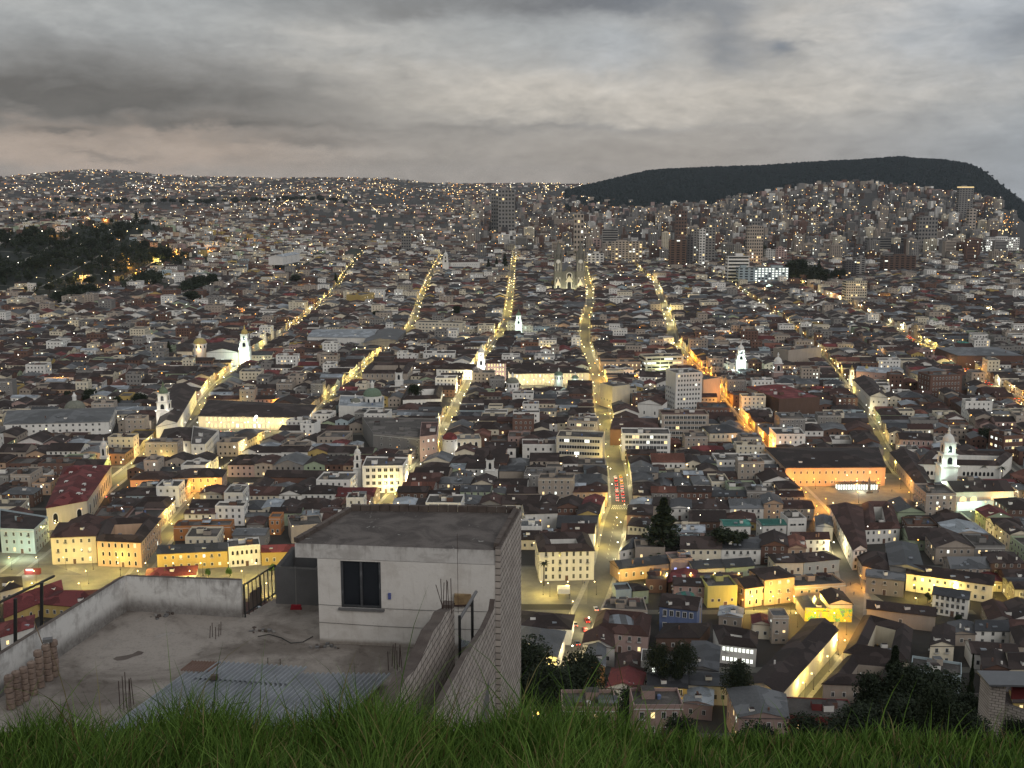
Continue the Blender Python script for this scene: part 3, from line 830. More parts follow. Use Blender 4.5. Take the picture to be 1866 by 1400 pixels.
 ('long cream market hall with a red roof edge', 'building', [(107, 622), (157, 621)], 18, 9, 'hip', 'cream', 'rust', 1, 9, dict(wh=2.2)),
 ('cream hall with round windows beside the market hall', 'building', [(168, 624), (211, 624)], 18, 9, 'hip', 'cream', 'tile', 1, 6, {}),
 ('long brick convent wing with six white framed windows', 'convent', [(482, 869), (643, 871)], 14, 7, 'gable', 'brick', 'tile', 1, 6, dict(wh=1.8)),
 ('white hotel with four storeys of square windows beside the neon sign', 'building', [(660, 852), (734, 851), (744, 836), (668, 834)], 0, 16, 'flat', 'white', 'concrete', 4, 6, dict(ww=1.9, wh=2.0)),
 ('ornate corner building with a red dome over the bright street', 'building', [(806, 804), (877, 802)], 16, 12, 'flat', 'cream', 'metal', 2, 6, dict(wkind='arch', wh=3, ww=1.8)),
 ('white arched gallery house beside the red domed corner', 'house', [(884, 816), (940, 816)], 14, 7, 'gable', 'white', 'tile', 1, 5, dict(wkind='arch', wh=2.2, ww=1.6)),
 ('big grey old block with patched flat roofs', 'building', [(680, 792), (792, 803), (800, 765), (660, 762)], 0, 13, 'flat', 'grey', 'concrete', 3, 6, {}),
 ('pink tall narrow building above the bright street', 'building', [(765, 797), (796, 793), (799, 770), (768, 770)], 0, 17, 'low', 'pink', 'rust', 3, 3, {}),
 ('white domed church hall with crenellated parapet', 'church', [(617, 741), (698, 745), (700, 724), (620, 722)], 0, 12, 'flat', 'white', 'pale', 1, 4, dict(wkind='arch')),
 ('stone library with tall windows and roof lanterns', 'building', [(660, 680), (742, 680), (752, 664), (672, 664)], 0, 12, 'court', 'beige', 'tile', 2, 8, dict(wh=3)),
 ('white cloister with arched gallery beside the two palms', 'convent', [(734, 728), (802, 726), (806, 706), (742, 708)], 0, 9, 'court', 'white', 'tile', 1, 8, dict(wkind='arch', wh=3, ww=2)),
 ('ornate pink and white palace floodlit on every floor', 'building', [(886, 662), (922, 662)], 18, 17, 'hip', 'pink', 'rust', 4, 6, dict(wkind='archlit', wh=2.4)),
 ('floodlit white church front beside the brilliant belfry', 'church', [(861, 676), (873, 676)], 20, 16, 'gable', 'white', 'tile', 1, 1, dict(wkind='arch', wh=6, ww=3, side=0)),
 ('white convent with a stepped bell gable', 'convent', [(795, 672), (862, 674)], 22, 10, 'court', 'white', 'tile', 2, 10, dict(side=0)),
 ('long floodlit government palace with bright arcade', 'building', [(930, 681), (1073, 679)], 22, 11, 'hip', 'cream', 'tile', 2, 18, dict(wkind='archlit', wh=2.6, lit=.2)),
 ('amber lit arcade building beside the traffic lights', 'building', [(1095, 661), (1168, 661)], 20, 10, 'flat', 'peach', 'concrete', 2, 9, dict(wkind='archlit', wh=2)),
 ('yellow green lit office with long ribbon windows', 'building', [(1176, 652), (1246, 650)], 20, 16, 'flat', 'cream', 'concrete', 4, 4, dict(ww=9, wh=1.8, lit=.4)),
 ('white block with seven floors of paired windows', 'office building', [(1232, 682), (1280, 680)], 22, 34, 'flat', 'white', 'concrete', 9, 8, dict(wh=1.7, ww=1.3, lit=.02)),
 ('windowless orange side block beside the white office', 'building', [(1282, 694), (1313, 690)], 22, 20, 'flat', 'peach', 'concrete', 1, 1, {}),
 ('white blank walled block beside the traffic street', 'building', [(1116, 705), (1148, 702)], 20, 19, 'low', 'cream', 'concrete', 1, 1, {}),
 ('white long house with a row of square windows and bright lamps', 'building', [(1165, 686), (1230, 688)], 18, 9, 'gable', 'white', 'tile', 2, 9, {}),
 ('white gabled hall with two narrow windows', 'house', [(1162, 735), (1206, 738)], 20, 12, 'gable', 'white', 'rust', 1, 2, dict(wh=2.5)),
 ('grid fronted apartment with five rows of balconies and pink top floor', 'apartment building', [(1206, 757), (1292, 757)], 18, 19, 'flat', 'beige', 'rust', 5, 11, dict(ww=2.2, wh=2.0, wkind='big')),
 ('pale grid fronted apartment with tall narrow window bays', 'apartment building', [(1134, 792), (1222, 793)], 18, 18, 'flat', 'white', 'concrete', 5, 12, dict(ww=1.9, wh=2.4, wkind='big')),
 ('beige apartment with ribbon windows on the traffic street', 'apartment building', [(1014, 797), (1098, 800)], 20, 17, 'flat', 'cream', 'concrete', 4, 8, dict(ww=3.2, wh=2.0, wkind='big')),
 ('beige apartment with projecting balconies behind the ribbon-window block', 'apartment building', [(1034, 768), (1088, 770)], 14, 14, 'flat', 'beige', 'concrete', 3, 4, dict(ww=3, wh=1.8)),
 ('white building with two rows of small windows beside the ribbon-window block', 'building', [(952, 812), (1014, 812)], 16, 10, 'flat', 'white', 'rust', 2, 4, dict(wkind='plain')),
 ('cream civic building with central gable on the amber street', 'building', [(1293, 789), (1360, 788)], 22, 11, 'hip', 'cream', 'slate', 2, 7, dict(wh=2)),
 ('red roofed theatre hall with curved rear roof', 'building', [(1112, 782), (1200, 782), (1196, 762), (1118, 762)], 0, 12, 'hip', 'brick', 'rust', 1, 3, {}),
 ('amber lit market front with twelve small windows facing the monument square', 'building', [(1432, 852), (1614, 851), (1600, 815), (1395, 815)], 0, 12, 'hip', 'peach', 'tile', 2, 14, dict(wh=1.7, lit=.1)),
 ('white convent with colonnade beside the floodlit belfry', 'convent', [(1672, 845), (1822, 848), (1845, 828), (1690, 824)], 0, 10, 'court', 'white', 'tile', 1, 18, dict(wkind='arch', wh=2.4, ww=1.5)),
 ('long dark roofed monastery wing with a lamp-lit wall along the slanting street', 'convent', [(1672, 885), (1712, 904), (1668, 826), (1622, 824)], 0, 8, 'gable', 'cream', 'tile', 1, 4, {}),
 ('dark roofed chapel with five lit arches and a mint lit terrace wall', 'church', [(1740, 896), (1848, 894)], 20, 10, 'gable', 'cream', 'tile', 1, 5, dict(wkind='archlit', wh=4, ww=4)),
 ('blank cream warehouse block with a darker side wall', 'building', [(1437, 640), (1497, 634)], 22, 17, 'flat', 'beige', 'concrete', 1, 2, {}),
 ('huge blank brown brick theatre box', 'building', [(1420, 728), (1494, 724)], 36, 17, 'low', 'brown', 'red', 1, 1, {}),
 ('large hall with a maroon hip roof beside the blank brick box', 'building', [(1393, 716), (1462, 712)], 30, 14, 'hip', 'beige', 'red', 1, 2, dict(rise=8)),
 ('red brick exhibition hall with a white lit front', 'building', [(1745, 648), (1865, 648)], 60, 14, 'hip', 'brick', 'metal', 1, 5, {}),
 ('brick and white apartment with six floors over the avenue', 'apartment building', [(1696, 686), (1754, 684)], 20, 19, 'flat', 'brick', 'concrete', 4, 9, dict(wh=2)),
 ('white colonnaded school beside the avenue', 'building', [(1658, 678), (1696, 690), (1740, 680), (1700, 668)], 0, 12, 'hip', 'cream', 'metal', 2, 6, dict(wkind='arch')),
 ('pink hall with a white curved sheet roof', 'building', [(1560, 676), (1620, 680)], 26, 13, 'metal', 'pink', 'pale', 2, 4, {}),
 ('dark church nave with white gable front and three windows', 'church', [(1586, 722), (1618, 724), (1590, 690), (1556, 692)], 0, 15, 'gable', 'white', 'tile', 2, 3, dict(rise=6)),
 ('pink two storey house with round arched windows', 'house', [(1640, 800), (1700, 802)], 16, 10, 'gable', 'pink', 'tile', 2, 6, dict(wkind='arch', wh=2)),
 ('scarlet roofed shed in the dark quarter', 'shed', [(1778, 788), (1812, 788)], 12, 8, 'metal', 'brick', 'red', 1, 3, {}),
 ('brick apartment with lit open balconies behind the scarlet shed', 'apartment building', [(1830, 797), (1866, 795)], 16, 15, 'flat', 'brick', 'slate', 3, 5, dict(lit=.5, ww=2)),
 ('turquoise domed little pavilion house', 'house', [(1750, 625), (1766, 625)], 12, 6, 'hip', 'green', 'teal', 1, 2, {}),
 ('white beige block with four floors of balconies near the cross', 'apartment building', [(757, 588), (842, 590)], 20, 16, 'flat', 'cream', 'concrete', 4, 12, dict(ww=2, wh=1.6)),
 ('large pale sheet roofed market sheds', 'market hall', [(560, 614), (680, 616), (690, 600), (580, 600)], 0, 10, 'metal', 'white', 'pale', 1, 4, {}),
 ('slate roofed warehouse beside the pale market sheds', 'market hall', [(662, 625), (722, 620), (740, 602), (676, 604)], 0, 10, 'gable', 'grey', 'slate', 1, 4, {}),
 ('white house topped by a tall white cross', 'building', [(771, 645), (829, 645)], 20, 10, 'flat', 'white', 'tile', 2, 9, dict(wh=2)),
 ('orange lit house amid dark roofs on the hillside', 'house', [(548, 520), (571, 520)], 20, 9, 'flat', 'orange', 'concrete', 2, 4, dict(lit=.5)),
 ('white shopping building with pale vaulted roof', 'building', [(515, 468), (546, 462)], 30, 14, 'metal', 'white', 'pale', 2, 3, {}),
 ('long white convent with small windows beside a pale belfry', 'convent', [(821, 478), (874, 477)], 26, 20, 'hip', 'white', 'rust', 2, 12, {}),
 ('yellow lit school block amid the hillside roofs', 'building', [(657, 540), (682, 535)], 25, 14, 'flat', 'ochre', 'concrete', 2, 5, dict(lit=.5)),
]

BID = {}
for row in B:
    lab, cat, e, dep, h, roof, wall, rm, fl, nw, op = row
    Q = footprint(e, dep, h)
    op = dict(op)
    # keep the corners counter-clockwise
    A2 = sum(Q[i][0] * Q[(i + 1) % 4][1] - Q[(i + 1) % 4][0] * Q[i][1] for i in range(4))
    if A2 < 0: Q = [Q[1], Q[0], Q[3], Q[2]]
    z0 = T(Q[0][0], Q[0][1])
    if z0 > 1: Q = footprint(e, dep, h, z0)
    t = make_building(cat.replace(' ', '_'), lab, cat, Q, h, roof, wall, rm, fl, nw, z0=z0, **op)
    BID[lab] = (t, Q, h, z0)

# ------------------------------------------------------------------ church towers and domes
def belfry(label, px, pyb, h, w, wall='white', dome='dome_green', levels=2, flood=None, cat='belfry', clock=False):
    p = at(px, pyb, 0); z0 = T(p.x, p.y); cx, cy = p.x, p.y + w / 2
    t = thing('belfry', label, cat, (cx, cy, z0))
    base = h * .5; W = MB()
    W.box((0, 0, -1), (w, w, base + 1), 'wall_' + wall); W.box((0, 0, base), (w * 1.12, w * 1.12, .5), 'trim')
    z = base + .5; ww = w * .86; hh = (h * .34) / levels
    for l in range(levels):
        W.box((0, 0, z), (ww, ww, hh), 'wall_' + wall); W.box((0, 0, z + hh), (ww * 1.14, ww * 1.14, .4), 'trim')
        z += hh + .4; ww *= .82
    W.build('wall', t)
    z = base + .5; ww = w * .86
    for l in range(levels):
        for a in (0, math.pi / 2, -math.pi / 2):
            kid(WIN['arch'], 'opening', t, (math.sin(a) * ww / 2 * 1.0, -math.cos(a) * ww / 2, z + hh * .18), a, (ww * .34, 1, hh * .62))
        z += hh + .4; ww *= .82
    Dm = MB(); r = ww * .62
    Dm.lathe((0, 0, z), [(r, 0), (r * 1.0, .3 * r), (r * .9, .75 * r), (r * .62, 1.15 * r), (r * .25, 1.4 * r), (r * .2, 1.8 * r), (.26 * r, 1.9 * r), (.05 * r, 2.6 * r)], dome, 12)
    Dm.build('dome', t, smooth=True)
    C_ = MB(); C_.box((0, 0, z + 2.5 * r), (.15, .15, 1.6), 'metal_dark'); C_.box((0, 0, z + 2.5 * r + .9), (.8, .15, .15), 'metal_dark'); C_.build('cross', t)
    if clock:
        K = MB(); K.lathe((0, 0, 0), [(0, .12), (w * .22, .12), (w * .22, 0)], 'trim', 16); o = K.build('clock_face', t); o.location = (0, -w / 2, base - w * .3); o.rotation_euler = (math.pi / 2, 0, 0)
    if flood:
        colr, pw = flood
        for sx in (-1, 1):
            point((sx * w * .9, -w * 1.1, base * .55), pw * .85, colr, t, .3, 'floodlight')
            point((sx * w * .55, -w * .62, base + 1.2), pw * .22, colr, t, .2, 'floodlight')
        point((0, -w * .6, base + h * .2 + 2), pw * .12, colr, t, .2, 'floodlight')
    reserve([(cx - w / 2, cy - w / 2), (cx + w / 2, cy - w / 2), (cx + w / 2, cy + w / 2), (cx - w / 2, cy + w / 2)])
    return t


FW, FC, FA = (1, .97, .85), (.72, 1.0, .86), (1, .62, .22)
belfry('tall white belfry with a green and gold dome over the monastery nave', 298, 790, 34, 9.5, dome='dome_green', flood=(FW, 2600), clock=True)
belfry('square white belfry with a lit upper lantern beside the wall of three lunettes', 446, 668, 38, 10, dome='gold', flood=(FC, 6000))
belfry('slim white belfry above the red dormer roofs', 190, 862, 20, 4.6, levels=1, dome='trim')
belfry('narrow white twin-stage belfry beside the four storey white hotel', 652, 892, 25, 5, dome='trim', levels=2)
belfry('white belfry above dark courtyard roofs behind the parapet', 893, 885, 18, 5.5, levels=1, dome='roof_tile')
belfry('brilliant white floodlit belfry at the end of the bright street', 877, 702, 35, 7.5, dome='trim', flood=(FW, 12000))
belfry('cyan floodlit belfry with a small round dome amid dark roofs', 945, 614, 30, 8.5, dome='dome_green', flood=(FC, 7000))
belfry('white and mint lit belfry beyond the amber street', 1350, 682, 27, 9, dome='trim', flood=(FC, 6500))
belfry('tall blue-white lit belfry of the convent by the monument square', 1727, 908, 38, 9.5, dome='trim', flood=(FC, 7000))
belfry('small yellow lit twin tower, the one nearer the slanting street', 1552, 702, 16, 4, dome='gold', levels=1, flood=(FA, 1500))
belfry('small yellow lit twin tower, the one farther along the nave', 1579, 700, 16, 4, dome='gold', levels=1, flood=(FA, 1500))
belfry('pale belfry with pinnacles at the top of the plaza street', 812, 498, 42, 13, dome='trim', levels=2)
belfry('white church tower behind the courtyard library', 727, 715, 20, 7, levels=1, dome='roof_tile')
belfry('pink pointed church tower behind the maroon roof', 1418, 700, 22, 9, wall='pink', dome='trim', levels=1)


def dome_on(label, px, py, zbase, r, drum, matd, wall='white', lantern=True, flood=None):
    p = at(px, py, zbase)
    t = thing('dome_tower', label, 'dome', (p.x, p.y, 0))
    W = MB(); W.lathe((0, 0, 0), [(r, 0), (r, zbase + drum), (r * 1.06, zbase + drum), (r * 1.06, zbase + drum + .4), (r * .98, zbase + drum + .4)], 'wall_' + wall, 20)
    W.build('wall', t)
    D_ = MB(); D_.lathe((0, 0, zbase + drum + .4), [(r * math.cos(a), r * .85 * math.sin(a)) for a in [math.pi / 2 * k / 7 for k in range(8)]], matd, 20); D_.build('dome', t)
    if lantern:
        Ln = MB(); zz = zbase + drum + .4 + r * .82
        Ln.lathe((0, 0, zz), [(r * .2, 0), (r * .2, r * .4), (r * .25, r * .42), (r * .12, r * .62), (.02, r * .85)], 'trim', 10); Ln.build('lantern', t)
    for k in range(10):
        a = 2 * math.pi * k / 10
        if math.sin(a) < .3: kid(WIN['arch'], 'window', t, (r * math.cos(a), r * math.sin(a), zbase + drum * .2), a + math.pi / 2, (r * .22, 1, drum * .6))
    if flood:
        point((0, -r - 3, zbase + 1), flood[1], flood[0], t, .3, 'floodlight')
    return t


dome_on('green and gold church dome glowing over the floodlit wall', 365, 635, 12, 7, 5, 'gold', flood=(FA, 2200))
dome_on('large grey-green tiled dome on a white drum of the crenellated church', 679, 735, 10, 7.5, 6, 'dome_green')
dome_on('small grey dome of the crenellated church beside the large one', 648, 738, 10, 4, 2, 'dome_grey')
dome_on('red dome over the dormered church roof', 137, 872, 10, 6.5, 2, 'roof_red', lantern=False)
dome_on('low brown dome behind the long white convent', 137, 748, 9, 8, 1, 'dome_grey')
dome_on('red segmented dome on the ornate corner building', 820, 803, 12, 5, 1, 'roof_red', lantern=False)
dome_on('glowing green dome beside the government palace', 1018, 692, 9, 4, 4, 'dome_green', flood=(FC, 900))
dome_on('second smaller green dome in the palace garden', 1048, 696, 7, 3.4, 3, 'dome_green', flood=(FC, 900))
dome_on('white domed church drum behind the palace square', 934, 706, 9, 5.5, 4, 'dome_grey')
dome_on('small lit white dome between palace and belfry', 1728, 880, 6, 3, 2, 'trim', flood=(FC, 500))

# dormers on the red church roof, cross, neon sign, barrel roof
tb, Qb, hb, zb_ = BID['red roofed church nave with white dormers and a lit portal wall']
for k in range(7):
    u = .12 + .12 * k; p = bil(Qb, .25 if k % 2 else .72, u)
    m_ = MB(); m_.box((0, 0, 0), (1.6, 2.2, 1.5), 'trim'); m_.poly([(-.45, -1.13, .3), (.45, -1.13, .3), (.45, -1.13, 1.2), (-.45, -1.13, 1.2)], 'glass')
    o = m_.build('dormer', tb); o.location = (p[0] - tb.location.x, p[1] - tb.location.y, 14.2)
p = at(776, 645, 12); m_ = MB(); m_.box((0, 0, 0), (1, 1, 11), 'trim'); m_.box((0, 0, 7.6), (5.4, 1, 1), 'trim')
o = m_.build('cross', None, None); o.location = (p.x, p.y + 4, 11); tag(o, 'tall white cross standing on the roof of the white house', 'cross')
p = at(790, 600, 0)
p = at(734, 893, 7); m_ = MB(); m_.box((0, 0, -7), (9, 3, 6.2), 'wall_dark'); m_.box((0, -1.6, -.4), (8, .3, 1.6), 'lit_white'); m_.box((0, 0, -.7), (10, 4, .25), 'trim')
t = thing('bus_shelter', 'lit white canopy sign at the foot of the neon-sign street', 'canopy', (p.x, p.y, p.z)); m_.build('canopy', t); point((0, -4, -1), 1500, FW, t)
# barrel vault roofs
for lab, e, r, h, m1 in (('striped barrel vault roof beyond the blue house', (1252, 1098), 5, 9, 'roof_teal'), ('large grey round skylight vault in the rust courtyard', (1130, 1146), 7, 6, 'roof_pale')):
    p = at(e[0], e[1], h); m_ = MB(); n = 8
    for k in range(n):
        a, b = math.pi * k / n, math.pi * (k + 1) / n
        x0, z0_, x1, z1_ = -r * math.cos(a), r * .55 * math.sin(a), -r * math.cos(b), r * .55 * math.sin(b)
        m_.poly([(x0, -6, z0_), (x1, -6, z1_), (x1, 6, z1_), (x0, 6, z0_)], m1 if k % 2 else 'roof_metal')
    m_.poly([(-r * math.cos(math.pi * k / n), -6, r * .55 * math.sin(math.pi * k / n)) for k in range(n + 1)][::-1], 'roof_metal')
    m_.box((0, 0, -h), (2 * r, 12, h), 'wall_beige')
    o = m_.build('vault_hall'); o.location = (p.x, p.y, p.z); tag(o, lab, 'hall'); reserve([(p.x - r, p.y - 6), (p.x + r, p.y - 6), (p.x + r, p.y + 6), (p.x - r, p.y + 6)])


# mural wall with painted colour fields
def mural_mat():
    m = bpy.data.materials.new('mural_paint'); m.use_nodes = True; M['mural'] = m
    t = m.node_tree; p = t.nodes['Principled BSDF']; g = t.nodes.new('ShaderNodeNewGeometry')
    pos = S(t, g.outputs['Position'])
    vn = t.nodes.new('ShaderNodeTexVoronoi'); t.links.new(pos.k, vn.inputs['Vector']); vn.inputs['Scale'].default_value = .55
    n1 = noise(t, pos, .35, 2, .5); n2 = noise(t, pos, 1.3, 2, .5, 1.5)
    ramp = t.nodes.new('ShaderNodeValToRGB'); cr = ramp.color_ramp; cr.interpolation = 'CONSTANT'
    stops = [(0, (.25, .1, .4)), (.36, (.10, .42, .16)), (.43, (.5, .55, .05)), (.50, (.6, .42, .04)), (.56, (.12, .4, .3)), (.62, (.6, .1, .22)), (.7, (.62, .5, .1))]
    cr.elements[0].color = (*stops[0][1], 1); cr.elements[0].position = 0
    cr.elements[1].color = (*stops[1][1], 1); cr.elements[1].position = stops[1][0]
    for ps, cc in stops[2:]:
        e = cr.elements.new(ps); e.color = (*cc, 1)
    f = n1 * .6 + n2 * .4
    t.links.new(f.k, ramp.inputs[0]); t.links.new(ramp.outputs[0], p.inputs['Base Color'])


mural_mat()


def wall_thing(name, label, cat, p0, p1, h, m, thick=.3, z=0):
    mb = MB(); L = L2(p0, p1); ang = math.atan2(p1[1] - p0[1], p1[0] - p0[0]); c_ = lerp(p0, p1, .5)
    mb.box((0, 0, 0), (L, thick, h), m, ang)
    o = mb.build(name); o.location = (c_[0], c_[1], z); return tag(o, label, cat)


a, b = at(1466, 1132, 0), at(1552, 1134, 0)
wall_thing('mural_wall', 'street wall painted with a bright yellow, green and violet mural', 'wall', a, b, 6.0, 'mural')
make_building('house', 'grey roofed houses behind the mural wall', 'house', [(a.x, a.y + .6), (b.x - 10, b.y + .6), (b.x - 10, b.y + 15), (a.x, a.y + 15)], 5, 'metal', 'grey', 'slate', 1, 2, side=0)
make_building('house', 'white gable end house above the mural', 'house', [(b.x - 9.5, b.y + .6), (b.x, b.y + .6), (b.x, b.y + 15), (b.x - 9.5, b.y + 15)], 8, 'gable', 'cream', 'tile', 1, 1, side=0)
reserve([(a.x, a.y - 14), (b.x, b.y - 14), (b.x, b.y), (a.x, a.y)])
# mint lit retaining terrace wall in front of the arched chapel
a, b = at(1742, 932, 0), at(1866, 925, 0)
wall_thing('terrace_wall', 'long blank terrace wall lit mint green under the arched chapel', 'wall', a, b, 5.5, 'wall_white', 1.0)
reserve([(a.x, a.y - 2), (b.x, b.y - 2), (b.x, b.y + 3), (a.x, a.y + 3)])
for k in range(5):
    q = lerp(a, b, (k + .5) / 5); point((q[0], q[1] - 4.5, 4.6), 1500, (.6, 1, .8), None, .25, 'wall_floodlight')
# glass bus station on the monument square
a, b = at(1526, 893, 0), at(1598, 892, 0); t = thing('station_hall', 'long glass station hall lit from inside on the monument square', 'station', (a.x, a.y, 0))
m_ = MB(); L = L2(a, b); m_.box((L / 2, 2, 3.6), (L + 2, 6, .4), 'roof_slate'); m_.build('roof', t)
m_ = MB(); m_.box((L / 2, 2, .2), (L, 4, 3.3), 'lit_white'); m_.build('glass_wall', t)
m_ = MB()
for k in range(17): m_.box((L * k / 16, -.15, 0), (.35, .3, 3.6), 'wall_dark')
m_.build('mullion', t)
point((L * .5, -5, 3), 2500, FW, t)
# white tent and screen on the boulevard
p = at(1027, 1089, 0); t = thing('white_tent', 'white square tent standing on the boulevard square', 'tent', (p.x, p.y, 0))
m_ = MB(); m_.box((0, 0, 2.6), (5.4, 5, 2.2), 'trim'); m_.build('canopy', t)
for sx in (-1, 1):
    for sy in (-1, 1): m_ = MB(); m_.box((sx * 2.5, sy * 2.2, 0), (.15, .15, 2.6), 'metal_dark'); m_.build('leg', t)
# sunken curved underpass mouth on the left boulevard
a, b = at(-10, 1046, 0), at(150, 1048, 0); c1, d1 = at(92, 1027, 0), at(-10, 1032, 0)
sheet('underpass_road', [a, b, c1, d1], 'asphalt', .06)
p = at(60, 1046, 0); t = thing('kiosk', 'red and white lit kiosk above the dark underpass on the boulevard', 'kiosk', (p.x, p.y, 0))
m_ = MB(); m_.box((0, 0, 0), (7, 2.4, 2.6), 'wall_red'); m_.build('wall', t); m_ = MB(); m_.box((-1, -1.25, 2.0), (3.4, .1, .9), 'lit_white'); m_.build('sign', t); point((-1, -2.5, 2.4), 700, FW, t)
mo = thing('monument', 'slim stone column monument in the middle of the dark square', 'monument', at(1577, 893, 0) + Vector((0, -6, 0)))
m_ = MB(); m_.box((0, 0, 0), (4, 4, 1.2), 'stone'); m_.lathe((0, 0, 1.2), [(1, 0), (.7, 1), (.5, 6), (.8, 6.2), (.3, 8), (.02, 9)], 'stone', 10); m_.build('column', mo)

# ------------------------------------------------------------------ basilica
def basilica():
    e = at(1037, 529, 0); cy = e.y
    t = thing('basilica', 'twin-spired gothic basilica of grey stone lit yellow-green at its foot', 'church', (e.x, cy + 10, 0))
    nave = MB(); nave.box((0, 50, 0), (24, 110, 30), 'stone')
    nave.poly([(-12, -5, 30), (12, -5, 30), (0, -5, 44)], 'stone')
    nave.build('nave', t)
    r = MB(); r.poly([(-13, -5, 29.5), (0, -5, 45), (0, 105, 45), (-13, 105, 29.5)], 'roof_slate'); r.poly([(13, 105, 29.5), (0, 105, 45), (0, -5, 45), (13, -5, 29.5)], 'roof_slate'); r.build('roof', t)
    f = MB(); f.box((0, -8, 0), (56, 8, 34), 'stone'); f.build('facade', t)
    for sx in (-1, 1):
        s = MB(); x = sx * 20
        s.box((x, -8, 0), (14, 14, 56), 'stone')
        for cx_ in (-1, 1):
            for cy_ in (-1, 1):
                s.lathe((x + cx_ * 6.2, -8 + cy_ * 6.2, 54), [(1.5, 0), (1.5, 9), (.05, 18)], 'stone', 6)
        s.lathe((x, -8, 56), [(6, 0), (6, 10), (5.2, 11), (.2, 34)], 'stone', 8)
        for k in range(6):
            s.lathe((x + 4.2 * math.cos(k * 1.05), -8 + 4.2 * math.sin(k * 1.05), 65), [(.7, 0), (.05, 7)], 'stone', 4)
        s.build('tower', t)
        for z, hh in ((36, 16), (8, 14)):
            for dx in (-2.8, 2.8):
                kid(WIN['arch'], 'opening', t, (x + dx, -15.05, z), 0, (2.6, 1, hh))
        k = MB(); k.lathe((0, 0, 0), [(0.01, .3), (3.4, .3), (3.6, 0)], 'trim', 18); o = k.build('clock_face', t); o.location = (x, -15.2, 52); o.rotation_euler = (math.pi / 2, 0, 0)
    for x, w, h in ((0, 7, 17), (-20, 5, 11), (20, 5, 11)):
        kid(WIN['arch'], 'portal', t, (x, -12.3 if x == 0 else -15.3, 0), 0, (w, 2, h))
        g = MB(); g.poly([(x - w, -12.6 if x == 0 else -15.6, h - 2), (x + w, -12.6 if x == 0 else -15.6, h - 2), (x, -12.6 if x == 0 else -15.6, h + 10)], 'wall_cream'); g.build('gable', t)
    kid(WIN['arch'], 'rose_window', t, (0, -12.3, 22), 0, (8, 2, 9))
    for x in (-24, -9, 9, 24): point((x, -24, 4), 7000, (1, .95, .55), t, .5, 'floodlight')
    for x in (-20, 20): point((x, -24, 40), 1800, (1, .9, .6), t, .5, 'floodlight')
    p = (e.x, cy)
    reserve([(p[0] - 30, p[1] - 30), (p[0] + 30, p[1] - 30), (p[0] + 30, p[1] + 115), (p[0] - 30, p[1] + 115)])


basilica()

PANE = {}
for k_ in ('glass', 'lit_warm', 'lit_white', 'lit_orange'):
    m_ = MB(); m_.box((0, 0, 0), (1, 1, 1), k_); o_ = m_.build('window'); PANE[k_] = o_.data; bpy.data.objects.remove(o_)

# ------------------------------------------------------------------ named towers (pixel left, right, top, base)
def tower(label, x0, x1, yt, yb, wall, nf, nc, wkind='glass', lit=.06, depth=24, cat='office tower', crown=None, strip=False, d=None, litm='lit_warm', group=None, hyp=None):
    if d: a = atd(x0, yt, d); b = atd(x1, yt, d); z0 = T((a.x + b.x) / 2, d) - 4; h = a.z - z0
    else:
        a = at(x0, yb, 0); b = at(x1, yb, 0); dd = a.y; a2 = atd(x0, yt, dd); h = a2.z; z0 = T((a.x + b.x) / 2, dd)
        h -= z0
    yy = a.y; cx = (a.x + b.x) / 2; w = b.x - a.x
    t = thing('tower_block', label, cat, (cx, yy + depth / 2, z0), 0, group)
    W = MB(); W.box((0, 0, -8), (w, depth, h + 8), 'wall_' + wall, 0, 'roof_concrete')
    ph = U(2.5, 5); W.box((w * U(-.2, .2), 0, h), (w * .35, depth * .4, ph), 'wall_' + wall, 0, 'roof_concrete')
    W.build('wall', t)
    G = MB(); fh = h / nf
    if nf * nc <= 100:
        sx = 1 if cx < 0 else -1
        for f in range(nf):
            z = f * fh + fh * .3
            cols_ = 1 if strip else nc
            for c_ in range(cols_):
                mm = 'glass' if R() > lit else random.choice([litm, litm, 'lit_white'])
                kid(PANE[mm], 'window', t, (-w / 2 + w * (c_ + .5) / cols_, -depth / 2 - .1, z), 0, (w / cols_ * (.94 if strip else .55), .2, fh * .5))
            kid(PANE['glass'], 'window', t, (sx * w / 2, 0, z), 0, (.2, depth * .9, fh * .45))
    for f in range(nf if nf * nc > 100 else 0):
        z = f * fh + fh * .3
        if strip:
            G.box((0, -depth / 2 - .1, z), (w * .94, .2, fh * .5), 'glass' if R() > lit else litm)
            sx = 1 if cx < 0 else -1
            G.box((sx * w / 2, 0, z), (.2, depth * .94, fh * .5), 'glass')
        else:
            for c_ in range(nc):
                mm = 'glass' if R() > lit else random.choice([litm, litm, 'lit_white'])
                G.box((-w / 2 + w * (c_ + .5) / nc, -depth / 2 - .1, z), (w / nc * .55, .2, fh * .5), mm)
            sx = 1 if cx < 0 else -1
            for c_ in range(3):
                mm = 'glass' if R() > lit else litm
                G.box((sx * w / 2, -depth / 2 + depth * (c_ + .5) / 3, z), (.2, depth / 3 * .5, fh * .5), mm)
    g_ = G.build('glazing', t)
    if g_: g_['kind'] = 'stuff'
    if crown: K = MB(); K.box((0, 0, h - 4), (w + .6, depth + .6, 2.6), crown); K.build('lit_crown', t)
    reserve([(cx - w / 2, yy), (cx + w / 2, yy), (cx + w / 2, yy + depth), (cx - w / 2, yy + depth)])
    return t


